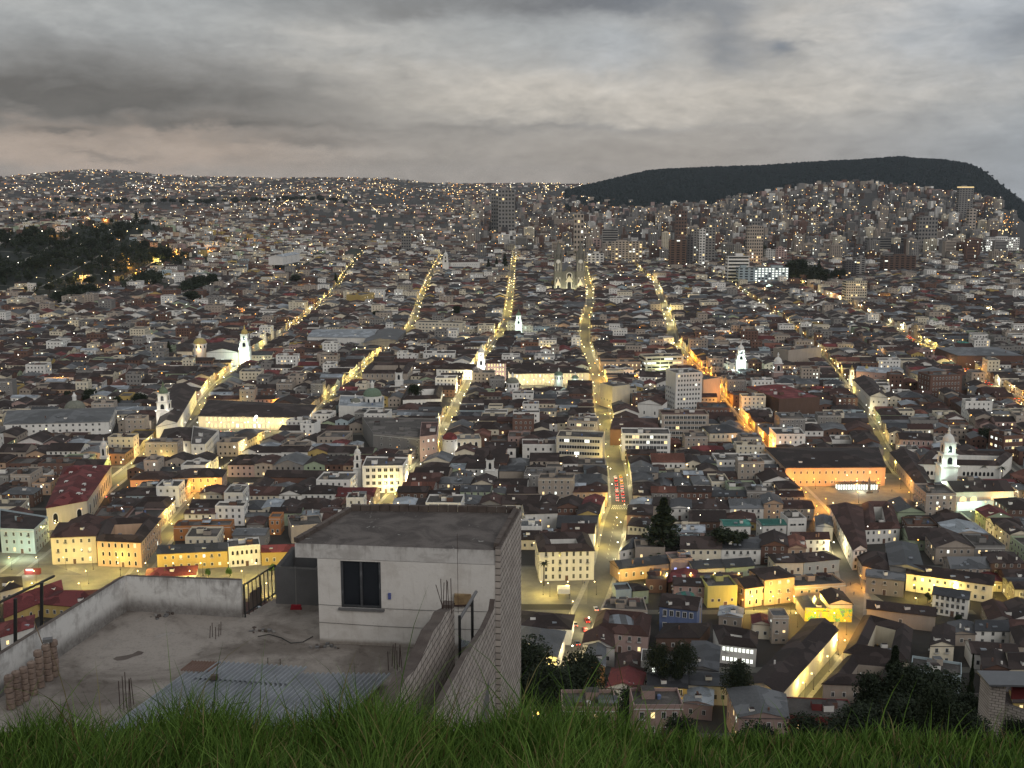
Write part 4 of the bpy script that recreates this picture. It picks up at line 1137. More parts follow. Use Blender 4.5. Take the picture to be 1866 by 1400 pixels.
TW = [
 ('brown brick tower slab with a dark glass centre strip, the one beside the black tower', 1220, 1250, 437, 488, 'brown', 12, 3, {}),
 ('black glass tower next to the brown brick slab', 1251, 1262, 432, 487, 'dark', 12, 2, {}),
 ('dark grey tower behind the white fin tower', 1258, 1273, 418, 480, 'grey', 14, 3, {}),
 ('tower with white fin edges and dark stone flank', 1273, 1284, 418, 487, 'white', 14, 2, {}),
 ('grey stone tower flank beside the white fin tower', 1284, 1302, 410, 480, 'grey', 14, 3, {}),
 ('white office slab with seven dark horizontal bands', 1325, 1364, 467, 518, 'white', 8, 1, dict(strip=True)),
 ('mint lit side block joined to the white banded office', 1345, 1374, 488, 521, 'pale_blue', 7, 3, dict(lit=.1)),
 ('glass office lit green and yellow on every floor', 1374, 1436, 488, 519, 'pale_blue', 7, 10, dict(lit=.75, litm='lit_white')),
 ('beige gateway block with a dark central panel', 1114, 1170, 440, 482, 'beige', 10, 9, dict(lit=.12)),
 ('small frame shaped block with a dark window field', 1070, 1100, 462, 486, 'white', 5, 4, {}),
 ('pink school block behind the basilica towers', 1062, 1100, 437, 456, 'pink', 4, 6, {}),
 ('grey tower with long ribbon windows beyond the pink block', 1097, 1126, 418, 470, 'grey', 12, 1, dict(strip=True)),
 ('pale rounded tower behind the right basilica spire', 1046, 1064, 390, 420, 'beige', 9, 3, dict(d=2900)),
 ('grey hospital tower, the broad one at the skyline', 908, 938, 346, 400, 'grey', 12, 5, dict(d=3900)),
 ('grey hospital annex tower beside the broad one', 895, 908, 352, 392, 'grey', 11, 3, dict(d=4000)),
 ('long grey horizontal slab hall with faint bands', 1583, 1672, 434, 461, 'grey', 6, 1, dict(strip=True, depth=40)),
 ('brown and white office pair with lit red roof sign', 1609, 1668, 466, 498, 'brown', 8, 6, {}),
 ('grey concrete slab tower beside the dark low block', 1558, 1576, 470, 506, 'grey', 10, 2, {}),
 ('dark low block with lit ground floor', 1540, 1560, 476, 508, 'dark', 8, 4, {}),
 ('corner office with yellow lit lower floors above the avenue junction', 1541, 1578, 512, 556, 'cream', 9, 9, dict(lit=.1)),
 ('tall tower with a bright crown at the foot of the forest hill', 1749, 1775, 340, 388, 'grey', 16, 5, dict(d=4300, crown='lit_warm')),
 ('narrow cream tower standing below the crowned tower', 1767, 1780, 381, 412, 'beige', 10, 2, dict(d=3700)),
 ('white hospital slab with rows of lit windows, the wide one', 1796, 1856, 433, 463, 'white', 8, 16, dict(lit=.25, litm='lit_white')),
 ('white cinema block at the hillside rim', 1366, 1386, 392, 432, 'grey', 10, 4, dict(d=3300)),
 ('brown slab tower with red rooftop light', 1232, 1252, 384, 412, 'brown', 10, 4, dict(d=3500)),
 ('slender white apartment tower with dense balconies', 1363, 1392, 412, 452, 'beige', 12, 7, dict(d=2700)),
 ('grey twin block with stair core near the palms', 1478, 1492, 394, 425, 'beige', 12, 3, dict(d=3600)),
 ('blank grey bank tower on the wide avenue', 1676, 1710, 396, 432, 'grey', 10, 6, dict(d=3100)),
 ('terracotta office block on the eastern ridge', 1413, 1433, 452, 478, 'pink', 8, 4, {}),
 ('white residential block beside the dark park', 1395, 1412, 455, 478, 'white', 7, 4, {}),
 ('beige shopping block with a lit sign near the yellow school', 731, 748, 420, 445, 'grey', 8, 4, dict(d=3100)),
]
for lab, x0, x1, yt, yb, wl, nf, nc, op in TW: tower(lab, x0, x1, yt, yb, wl, nf, nc, **op)

# ------------------------------------------------------------------ city blocks
WCH = ['white'] * 7 + ['cream'] * 5 + ['beige'] * 6 + ['grey'] * 4 + ['pink'] * 2 + ['brick'] * 4 + ['brown'] * 2 + ['peach', 'ochre', 'pale_blue', 'green'] + (['blue', 'orange'] if False else [])
RCH = ['tile'] * 16 + ['rust'] * 5 + ['red'] * 1 + ['metal'] * 2 + ['slate'] * 3 + ['clay']
WNAME = dict(white='white', cream='cream', beige='beige', grey='bare grey', pink='pink', peach='peach', ochre='ochre', brick='brick', brown='brown', pale_blue='pale blue', green='pale green', blue='blue', orange='orange')
RNAME = dict(tile='dark tiled', rust='rust tiled', red='red', metal='grey sheet', slate='slate grey', clay='orange clay', pale='pale sheet', concrete='concrete', teal='teal')
TYPE = dict(hip='hip roof', gable='ridge roof', metal='low roof', court='courtyard roof', flat='terrace roof', low='flat roof')


def split(L, lo, hi):
    out = [0]; 
    while out[-1] < L - lo * .6: out.append(out[-1] + U(lo, hi))
    s = L / out[-1]; return [x * s for x in out]


def visible(x, y, z, m=60):
    px, py = proj((x, y, z))
    if px < -m or px > 1866 + m or py > 1400 + m: return False
    if px < 940 and py > 1115 and px > 240: return False
    if 560 < px < 905 and py > 950: return False
    return True


def clutter(mb, Q, zt, roof, z0, most=3):
    for _ in range(random.randint(0, most)):
        u, v = U(.12, .88), U(.12, .88); p = bil(Q, u, v); r = R()
        if roof in ('flat', 'low'):
            if r < .35: mb.box((p[0], p[1], zt), (U(2, 4.5), U(2, 4), U(1.8, 2.6)), random.choice(['wall_white', 'wall_beige', 'wall_brick', 'wall_grey']), U(-.1, .1), random.choice(['roof_metal', 'roof_tile', 'roof_concrete']))
            elif r < .6: mb.lathe((p[0], p[1], zt), [(.6, 0), (.6, 1.1), (.3, 1.3), (.02, 1.35)], random.choice(['wall_dark', 'roof_slate', 'wall_blue', 'wall_white']), 7)
            elif r < .8: mb.box((p[0], p[1], zt + 1.9), (U(2, 5), U(2, 4), .08), random.choice(['roof_metal', 'roof_pale', 'roof_rust']), U(-.1, .1))
            else: mb.tube((p[0], p[1], zt), (p[0] + .1, p[1], zt + U(2, 4)), .05, .03, 'metal_dark', 4)
        else:
            if r < .45: mb.box((p[0], p[1], zt - .2), (U(1.2, 3.5), U(1, 3), U(.9, 1.6)), random.choice(['roof_metal', 'wall_white', 'wall_beige', 'roof_slate']), U(-.1, .1), random.choice(['roof_metal', 'roof_tile', 'roof_pale']))
            elif r < .62: mb.box((p[0], p[1], zt), (.5, .5, U(1.6, 2.6)), 'wall_white')
            elif r < .8: mb.tube((p[0], p[1], zt), (p[0] + .1, p[1], zt + U(2, 4)), .05, .03, 'metal_dark', 4)


lots = []
NAMED = ['A', 'B', 'C', 'D', 'F', 'G', 'H']
for ci in range(len(cols) - 1):
    (cL, kL), (cR, kR) = cols[ci], cols[ci + 1]
    for ri in range(len(rows) - 1):
        y0, y1 = rows[ri] + 4.4, rows[ri + 1] - 4.4
        ym = (y0 + y1) / 2
        xm = (XC(cL, ym) + XC(cR, ym)) / 2
        if abs(xm) > ym * .467 + 90: continue
        if T(xm, ym) > 14 and ym > 1250: continue      # the ravine hill is built apart
        wL, wR = WID[kL] / 2 + .3, WID[kR] / 2 + .3
        far = ym > 1500
        vs = split(y1 - y0, 11 if not far else 17, 21 if not far else 29)
        for a, b in zip(vs, vs[1:]):
            va, vb = y0 + a, y0 + b
            xa0, xa1 = XC(cL, va) + wL, XC(cR, va) - wR; xb0, xb1 = XC(cL, vb) + wL, XC(cR, vb) - wR
            us = split(xa1 - xa0, 9 if not far else 12, 22 if not far else 26)
            n = len(us) - 1; tot = us[-1]
            for i in range(n):
                f0, f1 = us[i] / tot, us[i + 1] / tot
                g = .04
                Q = [(xa0 + (xa1 - xa0) * f0 + g, va + g), (xa0 + (xa1 - xa0) * f1 - g, va + g), (xb0 + (xb1 - xb0) * f1 - g, vb - g), (xb0 + (xb1 - xb0) * f0 + g, vb - g)]
                edge = (i == 0 or i == n - 1 or a == 0 or b == vs[-1])
                if not edge:
                    jx = U(-.8, .8); jy = U(0, 1.6); Q = [(Q[0][0] + jx * .3, Q[0][1] + jy), (Q[1][0] - abs(jx), Q[1][1] + jy * U(.3, 1)), (Q[2][0] - abs(jx), Q[2][1] - jy * .5), (Q[3][0] + .2, Q[3][1] - jy * .4)]
                cx = sum(q[0] for q in Q) / 4; cy = sum(q[1] for q in Q) / 4
                if not visible(cx, cy, 6): continue
                if blocked(Q): continue
                lots.append((cy, cx, Q, edge, ci, ri, i == 0, i == n - 1))
lots.sort(key=lambda l: l[0])

SW = SR = MB()      # the far houses, one mass
cnt = dict(house=0, apartment=0)
PEND = []
for (cy, cx, Q, edge, ci, ri, fl_, fr_) in lots:
    r = R(); far = cy > 1100
    lu, lv = L2(Q[0], Q[1]), L2(Q[1], Q[2])
    wall = random.choice(WCH); rm = random.choice(RCH)
    apt = False
    if edge:
        h = U(6, 9.5)
        if r < .085 and cy > 560: h = U(11, 17); roof = 'flat'; apt = True
        elif r < .20 and min(lu, lv) > 15: roof = 'court'; h = U(6.5, 9)
        elif r < .62: roof = 'gable'
        elif r < .84: roof = 'hip'
        elif r < .92: roof = 'metal'; rm = random.choice(['metal', 'slate', 'pale', 'rust'])
        else: roof = 'flat'
    else:
        h = U(3.2, 8)
        if r < .07 and cy > 560: h = U(10, 15); roof = 'flat'; apt = True
        elif r < .40: roof = 'gable'
        elif r < .55: roof = 'hip'
        elif r < .76: roof = 'metal'; rm = random.choice(['metal', 'slate', 'rust', 'metal', 'pale', 'red'])
        else: roof = 'flat'
    if roof == 'flat': rm = 'concrete'
    if not edge and R() < .06 and cy < 1500: continue      # open yards
    if apt: wall = random.choice(['white', 'cream', 'beige', 'beige', 'grey', 'white', 'brick'])
    z0 = T(cx, cy)
    kind = 'apartment' if apt else 'house'
    lim = 205 if not apt else 60
    if cnt[kind] < lim:
        cnt[kind] += 1; PEND.append((kind, Q, h, roof, wall, rm, edge, ci, ri, z0, fl_, fr_, cx, cy))
    else:
        house_geo(Q, z0, h, roof, 'wall_' + wall, 'roof_' + rm, SW, SR, simple=True)
        if cy < 2300 or apt:
            fls = max(1, int(h / 3.1)); n = max(2, int(lu / (3.4 if cy < 1500 else 4.6)))
            if edge or h > 6:
                bake_windows(SW, facade_slots(Q[0], Q[1], z0, h, fls, n, 1.1, 1.5)[-n * (fls if apt else 2):], p_lit=.10)
                a, b = (Q[3], Q[0]) if cx > 0 else (Q[1], Q[2])
                if cy < 1700:
                    n2 = max(2, int(lv / 4.2)); bake_windows(SW, facade_slots(a, b, z0, h, fls, n2, 1.1, 1.5)[-n2 * 2:], p_lit=.08)
        if cy < 1900: clutter(SR, Q, z0 + h, roof, z0)

# streets' names for labels
def place_words(ci, ri):
    # nearest named street to the left or right of this block column
    for d_ in range(0, 12):
        if ci - d_ >= 0 and cols[ci - d_][1] in STREETNAME: 
            nm = STREETNAME[cols[ci - d_][1]]; return ('beyond the ' if d_ == 0 else ORD[d_] + ' block past the ') + nm
        if ci + 1 + d_ < len(cols) and cols[ci + 1 + d_][1] in STREETNAME:
            nm = STREETNAME[cols[ci + 1 + d_][1]]; return ('left of the ' if d_ == 0 else ORD[d_] + ' block left of the ') + nm
    return 'in the outer quarter'


seen = {}
for (kind, Q, h, roof, wall, rm, edge, ci, ri, z0, fl_, fr_, cx, cy) in PEND:
    row = 'below the boulevard' if ri < 3 else ORD[ri - 3] + ' row'
    pl = place_words(ci, ri).replace('beyond the', 'right of')
    base = f"{WNAME[wall]} {TYPE[roof].replace(' roof', '')} {'flats' if kind == 'apartment' else 'house'} with {RNAME[rm]} roof"
    key = (base, pl, row); seen[key] = seen.get(key, 0) + 1
    k = seen[key]
    lab = f"{base}, {(ORD[k - 1] + ' one, ') if k > 1 else ''}{pl}, {row}"
    lab = lab.replace('left of the', 'left of').replace('block past the', 'block past')
    if len(lab.split()) > 16: lab = lab.replace(' with ', ', ')
    if len(lab.split()) > 16: lab = lab.replace(' one, ', ', ')
    near = cy < 760
    fls = max(1, int(h / 3.1)); lu = L2(Q[0], Q[1])
    n = max(2, min(6, int(lu / 3.6)))
    Wn = 'apartment_building' if kind == 'apartment' else 'house'
    show_side = (fl_ and cx > 0) or (fr_ and cx < 0) or near
    make_building(Wn, lab, 'apartment building' if kind == 'apartment' else 'house', Q, h, roof, wall, rm, fls if near or kind == 'apartment' else 1, n, z0=z0, side=1 if show_side else 0,
                  group='flat roofed apartment buildings of the old town' if kind == 'apartment' else 'houses of the old town', lit=.07, res=False, ww=1.0, wh=1.5, door=edge)

WOODS = [(75, 480, 60, 40), (20, 500, 50, 30), (205, 490, 40, 50), (215, 420, 40, 30), (95, 400, 50, 14), (290, 470, 50, 14), (160, 455, 60, 16), (352, 530, 16, 10), (140, 545, 16, 6), (60, 440, 50, 20), (262, 515, 18, 14)]
WW = []
for (px, py, wx, wy) in WOODS:
    for d_ in range(1500, 4200, 20):
        p = atd(px, py, d_)
        if p.z < T(p.x, p.y) + 3: break
    q = atd(px, py - wy, d_ + 10); WW.append((p.x, p.y, wx * d_ / 2000, max(60, wy * d_ / 2000 * 5.5)))


def wood(x, y): return sum(gau(x, y, a, b, c_, d_) for a, b, c_, d_ in WW)


# ------------------------------------------------------------------ ravine hill houses, eastern hills and the far city
for k in range(4200):
    y = U(1500, 3500); x = U(-.5 * y, -250) if R() < .75 else U(-.5 * y, -.2 * y)
    z = T(x, y)
    if z < 14 and y < 3250: continue
    ga = wood(x, y) * 2.5
    if R() < ga: continue
    w, d_ = U(10, 22), U(9, 16); a = U(-.5, .5)
    cs, sn = math.cos(a), math.sin(a)
    Q = [(x + u * cs - v * sn, y + u * sn + v * cs) for u, v in ((-w / 2, -d_ / 2), (w / 2, -d_ / 2), (w / 2, d_ / 2), (-w / 2, d_ / 2))]
    if blocked(Q): continue
    h = U(5, 12); wl = random.choice(WCH)
    rf = random.choice(['flat', 'flat', 'gable', 'metal', 'low'])
    house_geo(Q, z, h, rf, 'wall_' + wl, 'roof_' + ('concrete' if rf in ('flat', 'low') else random.choice(RCH)), SW, SR, simple=True)
    bake_windows(SW, facade_slots(Q[0], Q[1], z, h, max(1, int(h / 3)), max(2, int(w / 4)), 1.3, 1.5), p_lit=.10)
tag(SW.build('distant_houses'), kind='stuff')

FCM = MB()
LT = MB()
def dot(p, r, m):
    x, y, z = p
    a, b, c_, d_, e, f = (x + r, y, z), (x, y - r, z), (x - r, y, z), (x, y + r, z), (x, y, z + r), (x, y, z - r)
    LT.poly([a, e, b], m); LT.poly([b, e, c_], m); LT.poly([b, f, a], m); LT.poly([c_, f, b], m)


def dotr(y): return .3 + y * .00021
emis('dot_warm', (1.0, .72, .33), 7); emis('dot_white', (1.0, .93, .78), 7); emis('dot_orange', (1.0, .42, .08), 5)
LC = ['dot_warm'] * 8 + ['dot_white'] * 4 + ['dot_orange'] * 3
n_f = 0
for k in range(15000):
    y = 3150 + 5600 * (R() ** 1.05)
    x = U(-.49, .49) * y
    if x / y > .44: continue
    px = 933 + 2000 * x / y
    z = T(x, y) - .5
    if px > 1090 and y > 6400: continue
    dn = noise_v = (math.sin(x * .006 + 2) + math.sin(y * .004 + x * .002)) * .25 + .62
    if R() > dn + .2: continue
    tall = px > 860
    w = U(12, 30); d_ = U(10, 22)
    h = U(5, 12)
    if tall and R() < .42 and y < 6300: h = U(14, 34)
    if y > 6000: h *= .8
    wl = random.choice(['beige', 'grey', 'grey', 'white', 'beige', 'brown', 'brick', 'pink', 'dark', 'brown']) if x < .0 * y or R() < .45 else random.choice(['white', 'beige', 'grey', 'grey', 'dark', 'brown'])
    if blocked([(x - w / 2, y), (x + w / 2, y), (x + w / 2, y + d_), (x - w / 2, y + d_)]): continue
    FCM.box((x, y, z - 6), (w, d_, h + 6), 'wall_' + wl, U(-.6, .6) if R() < .5 else 0, 'roof_' + random.choice(['concrete', 'concrete', 'tile', 'rust', 'metal']))
    if h > 13 and y < 5200:
        for f in range(int(h / 4)):
            FCM.box((x, y - d_ / 2 - .1, z + 2 + f * 4), (w * .8, .25, 1.5), 'glass')
    n_f += 1
    if R() < .34: dot((x + U(-w, w) * .5, y - d_ / 2 - 1.5, z + U(.3, 1.0) * h), dotr(y) * U(.6, 1.25), random.choice(LC))
o = FCM.build('distant_city'); tag(o, kind='stuff')

# high-rises of the modern quarter, each its own thing
hr = 0; hseen = {}
spots = []
while hr < 296:
    y = U(2650, 5600)
    px = 850 + (1866 - 850) * (R() ** .85)
    x = (px - 933) / 2000 * y
    if px > 1840: continue
    w, d_ = U(16, 34), U(14, 24); h = U(26, 64) * (1.0 if y < 4600 else .8)
    Q = [(x - w / 2, y), (x + w / 2, y), (x + w / 2, y + d_), (x - w / 2, y + d_)]
    if blocked(Q): continue
    if px > 1060 and T(x, y) + h - 180 > 26 and y > 4000: h *= .6
    spots.append((y, x, w, d_, h, px)); hr += 1
    reserve(Q)
spots.sort()
COLN = dict(beige='beige', grey='grey', white='pale', brown='brown', dark='dark', pink='pinkish', cream='cream', brick='brick')
ZN = [(985, 'behind the hospital towers'), (1090, 'behind the basilica'), (1215, 'behind the gateway block'), (1320, 'behind the brown slab tower'), (1440, 'behind the banded office slab'), (1540, 'behind the dark park trees'), (1680, 'behind the long grey hall'), (1900, 'near the crowned tower')]
for (y, x, w, d_, h, px) in spots:
    wl = random.choice(['beige', 'beige', 'grey', 'grey', 'white', 'grey', 'brown', 'dark', 'cream', 'brick'])
    zone = next(z_ for p_, z_ in ZN if px < p_)
    hgt = 'tall' if h > 42 else 'mid-height' if h > 32 else 'squat'
    wd = 'broad' if w > 26 else 'slim' if w < 20 else 'square'
    key = (wl, zone, hgt, wd); hseen[key] = hseen.get(key, 0) + 1
    lab = f"{hgt} {wd} {COLN[wl]} tower block {zone}" + (f", {ORD[hseen[key] - 1]} of its look" if hseen[key] > 1 else '')
    z0 = T(x, y) - 3
    t = thing('high_rise', lab, 'high-rise', (x, y + d_ / 2, z0), 0, 'high-rises of the modern quarter')
    W = MB(); W.box((0, 0, -6), (w, d_, h + 6), 'wall_' + wl, 0, 'roof_concrete'); W.box((U(-.2, .2) * w, 0, h), (w * .4, d_ * .4, U(2, 5)), 'wall_' + wl)
    W.build('wall', t)
    G = MB(); nf = int(h / 3.6); nc = max(3, int(w / 4.5)); style = R()
    for f in range(nf):
        if style < .4: G.box((0, -d_ / 2 - .1, f * 3.6 + 1.2), (w * .9, .25, 1.6), 'glass')
        for c_ in range(nc):
            l_ = R() < .075
            if style < .4 and not l_: continue
            if l_ or style >= .4: G.box((-w / 2 + w * (c_ + .5) / nc, -d_ / 2 - .15, f * 3.6 + 1.2), (w / nc * .5, .3, 1.8), random.choice(['lit_warm', 'lit_white']) if l_ else 'glass')
    g_ = G.build('glazing', t); g_['kind'] = 'stuff'
    for k in range(2):
        if R() < .7: dot((x + U(-.6, .6) * w, y - 2, z0 + U(0, 1) * h), dotr(y) * U(.6, 1.1), random.choice(LC))

# ------------------------------------------------------------------ street lamps
def lamp_meshes():
    P = MB(); P.tube((0, 0, 0), (0, 0, 6), .09, .06, 'metal_dark', 5); P.tube((0, 0, 6), (.9, 0, 6.4), .05, .04, 'metal_dark', 4); P.box((0, 0, 0), (.35, .35, .5), 'metal_dark')
    pole = P.build('pole')
    H = {}
    for k, m in (('warm', 'bulb_warm'), ('white', 'bulb_white'), ('orange', 'bulb_orange')):
        h = MB(); h.lathe((.9, 0, 6.3), [(.02, -.26), (.22, -.16), (.28, 0), (.22, .16), (.02, .24)], m, 8); H[k] = h.build('lamp_head').data
    pm = pole.data
    for o in [o for o in bpy.data.objects if o.name.startswith(('pole', 'lamp_head'))]: bpy.data.objects.remove(o)
    return pm, H


POLE, HEADS = lamp_meshes()
LD = {}


def light_data(kind, power):
    k = (kind, power)
    if k not in LD:
        l = bpy.data.lights.new('lamp_light', 'POINT'); l.energy = power; l.shadow_soft_size = .3
        l.color = {'warm': (1, .75, .17), 'white': (1, .86, .45), 'orange': (1, .43, .05)}[kind]
        LD[k] = l
    return LD[k]


nl = 0
LPOW = dict(A=4200, B=3300, C=4300, D=3700, F=7200, G=1800, H=3800)
LAMPS = []
for k in 'ABCDFGH':
    w = WID[k] / 2
    y = {'A': 540, 'B': 545, 'C': 600, 'D': 350, 'F': 352, 'G': 560, 'H': 860}[k]
    i = 0
    while y < 3200:
        sgn = 1 if i % 2 else -1
        x = X_(k, y) + sgn * (w - 1.3)
        kind = 'warm'
        if k == 'F' and (560 < y < 1190): kind = 'orange'
        elif k == 'C' and y < 1200: kind = 'white' if R() < .5 else 'warm'
        elif k == 'H': kind = 'white' if R() < .4 else ('orange' if R() < .3 else 'warm')
        elif R() < .2: kind = 'white'
        pw = LPOW[k] * U(.75, 1.2)
        if k == 'G' and y > 1150: pw *= .5
        if k == 'F' and y < 470: pw *= .25
        elif k == 'F' and y < 560: pw *= .6
        if k == 'A' and y > 1200: pw *= .6
        drop = .12 if y < 1300 else .3
        if (k == 'F' and y > 1180) or (k == 'G' and y > 760): drop = .5
        if k == 'A' and 700 > y > 0 and False: drop = 0
        if R() > drop: LAMPS.append((y + U(-4, 4), x, sgn, kind, round(pw * (1.15 if y < 1300 else 1.6), -2), k))
        i += 1
        y += U(14, 19) if y < 1300 else U(22, 36) if y < 2300 else U(50, 90)
# cross street and square lamps
XT = []
for yb_, x0, x1, kind, pw, st_ in [(468, -340, 35, 'warm', 4000, 21), (484, -340, 0, 'warm', 4000, 24), (495, -185, -90, 'warm', 2000, 13), (503, -240, -186, 'warm', 1600, 13), (470, 14, 38, 'warm', 1500, 12), (481, 50, 112, 'warm', 3600, 11), (466, 60, 130, 'warm', 1600, 25), (450, 175, 240, 'warm', 2200, 22), (448, 100, 150, 'orange', 2200, 20),
                         (618, 172, 250, 'orange', 3000, 30), (648, 172, 238, 'orange', 3000, 13), (634, -245, -176, 'orange', 4500, 11), (786, -250, -185, 'warm', 1800, 22), (812, -246, -162, 'white', 900, 9),
                         (433, 119, 141, 'warm', 1100, 8), (478, 160, 168, 'orange', 5000, 6), (425, 128, 150, 'orange', 6000, 9), (405, 122, 135, 'warm', 1500, 9), (390, 112, 122, 'warm', 1500, 8), (375, 102, 112, 'warm', 1300, 8), (452, 105, 145, 'warm', 4500, 9), (466, 180, 216, 'warm', 3600, 9), (590, 330, 420, 'warm', 3000, 20), (1001, -6, 74, 'white', 1700, 9), (930, 77, 105, 'orange', 4000, 9), (1032, 84, 124, 'orange', 6000, 9), (988, -5, 76, 'white', 1500, 20), (1100, 85, 180, 'orange', 2500, 24), (1210, -290, -130, 'warm', 2500, 30), (1015, 100, 180, 'white', 2500, 20)]:
    x = x0
    nmx = ('of the boulevard square' if pw >= 4000 and 460 < yb_ < 490 else 'at the end of the steep lane' if yb_ < 430 else 'of the houses under the sloping street' if yb_ < 480 and x0 > 60 and x0 < 240 else 'under the long cream facade' if x0 == 180 or x0 == 330 else
           'of the peach house row' if yb_ == 481 and x0 > 40 else 'before the white four storey building' if yb_ == 470 else 'of the monument square' if yb_ in (618, 648) else 'before the amber mansion' if yb_ == 634 else 'of the monastery plaza' if yb_ < 840 else 'of the palace square' if x0 < 0 and yb_ < 1050 else 'of the distant cross street')
    while x <= x1: XT.append((yb_, x, 1, kind, pw, nmx)); x += st_
for i in range(14):      # orange slanting lane north of the market
    t_ = i / 13; XT.append((1295 + 275 * t_, 251 + 117 * t_, 1, 'orange', 5200, 'lane'))
for (px, py, n_) in [(1500, 560, 6), (1545, 545, 6), (1620, 548, 8), (1770, 570, 6), (1185, 512, 8), (1120, 512, 6), (1480, 545, 5)]:
    for q in range(n_):
        p = at(px + U(-38, 38), py + U(-5, 5), 0); XT.append((p.y, p.x, 1, random.choice(['warm', 'orange', 'white']), 7000, 'busy'))
for (px, py) in [(145, 521), (138, 500), (152, 512), (118, 404), (160, 398), (193, 400), (100, 425), (235, 472), (236, 484), (262, 512), (268, 452), (250, 496), (240, 545), (246, 538), (310, 462), (378, 456), (395, 450), (412, 455), (425, 448), (437, 443), (452, 437), (465, 430), (285, 475), (265, 545), (110, 540), (125, 536), (355, 442)]:
    for d_ in range(1500, 4200, 25):      # where the sight line meets the hill
        p = atd(px, py, d_)
        if p.z < T(p.x, p.y) + 6: break
    XT.append((p.y, p.x, 1, 'orange' if R() < .65 else 'warm', 26000, 'hill'))
for i in range(190):
    ci = random.randrange(3, len(cols) - 3); yb_ = random.choice(rows[4:26]); xx = XC(cols[ci][0], yb_) + U(-45, 45)
    if abs(xx) < yb_ * .47 and T(xx, yb_) < 10: XT.append((yb_ + U(-2, 2), xx, 1 if R() < .5 else -1, random.choice(['warm', 'warm', 'white', 'orange']), random.choice([900, 1500, 2600]), 'side'))
allL = [(a, 0) for a in LAMPS] + [(a, 1) for a in XT]
allL.sort(key=lambda a: a[0][0])
FARL = MB(); nstreet = {}
SIDE = {-1: 'left', 1: 'right'}
for (y, x, sgn, kind, pw, k), sq in allL:
    z = T(x, y)
    if blocked([(x - .3, y - .3), (x + .3, y - .3), (x + .3, y + .3), (x - .3, y + .3)]) and not sq: continue
    if nl < 290:
        nl += 1
        sk = (k, sgn if STREETNAME.get(k) else 0); nstreet[sk] = nstreet.get(sk, 0) + 1; q = nstreet[sk]
        nm = STREETNAME.get(k)
        where = f"on the {SIDE[sgn]} side of the {nm}" if nm else {'lane': 'along the slanting orange lane', 'busy': 'at the busy avenue junction', 'hill': 'on the dark hillside road', 'side': 'among the dark side streets'}.get(k, k)
        lab = f"{ORD[min(q, len(ORD)) - 1]} {dict(warm='yellow', white='white', orange='orange')[kind]} street lamp from the {'near' if nm or k == 'side' else 'left'} end {where}"
        t = thing('street_lamp', lab, 'street lamp', (x, y, z + .13), 0 if sgn < 0 else math.pi, 'street lamps of the lit streets')
        kid(POLE, 'pole', t); kid(HEADS[kind], 'lamp_head', t)
        loc = (x - sgn * .9, y, z + 5.7)
    else:
        r = .30 + y * .00011
        FARL.lathe((x - sgn * .9, y, z + 6.3), [(.02, -r), (r * .8, -r * .5), (r, 0), (r * .7, r * .6), (.02, r)], 'bulb_' + kind, 6)
        FARL.tube((x, y, z), (x, y, z + 6.2), .09, .06, 'metal_dark', 4)
        loc = (x - sgn * .9, y, z + 5.6)
    if y > 2300 and k not in ('hill', 'busy'): pw *= 1.6
    l = bpy.data.objects.new('lamp_light', light_data(kind, pw)); col.objects.link(l); l.location = loc
tag(FARL.build('distant_street_lamps'), kind='stuff')

for (px, py) in [(145, 521), (152, 505), (118, 540), (160, 398), (193, 400), (300, 455), (318, 458), (262, 512), (240, 545), (378, 456), (412, 452), (437, 445), (140, 536), (125, 392), (280, 470)]:
    for d_ in range(1500, 4200, 15):
        p = atd(px, py + 4, d_)
        if p.z < T(p.x, p.y) + 4: break
    nh = globals().get('nh', 0) + 1
    make_building('house', f'{ORD[nh - 1]} orange lit house from the lower end of the dark hillside road', 'house', [(p.x - 9, p.y + 6), (p.x + 9, p.y + 6), (p.x + 9, p.y + 18), (p.x - 9, p.y + 18)], U(6, 9), random.choice(['flat', 'gable']), random.choice(['cream', 'peach', 'beige']), 'concrete', 2, 4, z0=T(p.x, p.y + 6), side=0, group='orange lit hillside houses')
    point((p.x, p.y - 3, T(p.x, p.y) + 6), 14000, (1, .55, .14), None, .4, 'lamp_light')
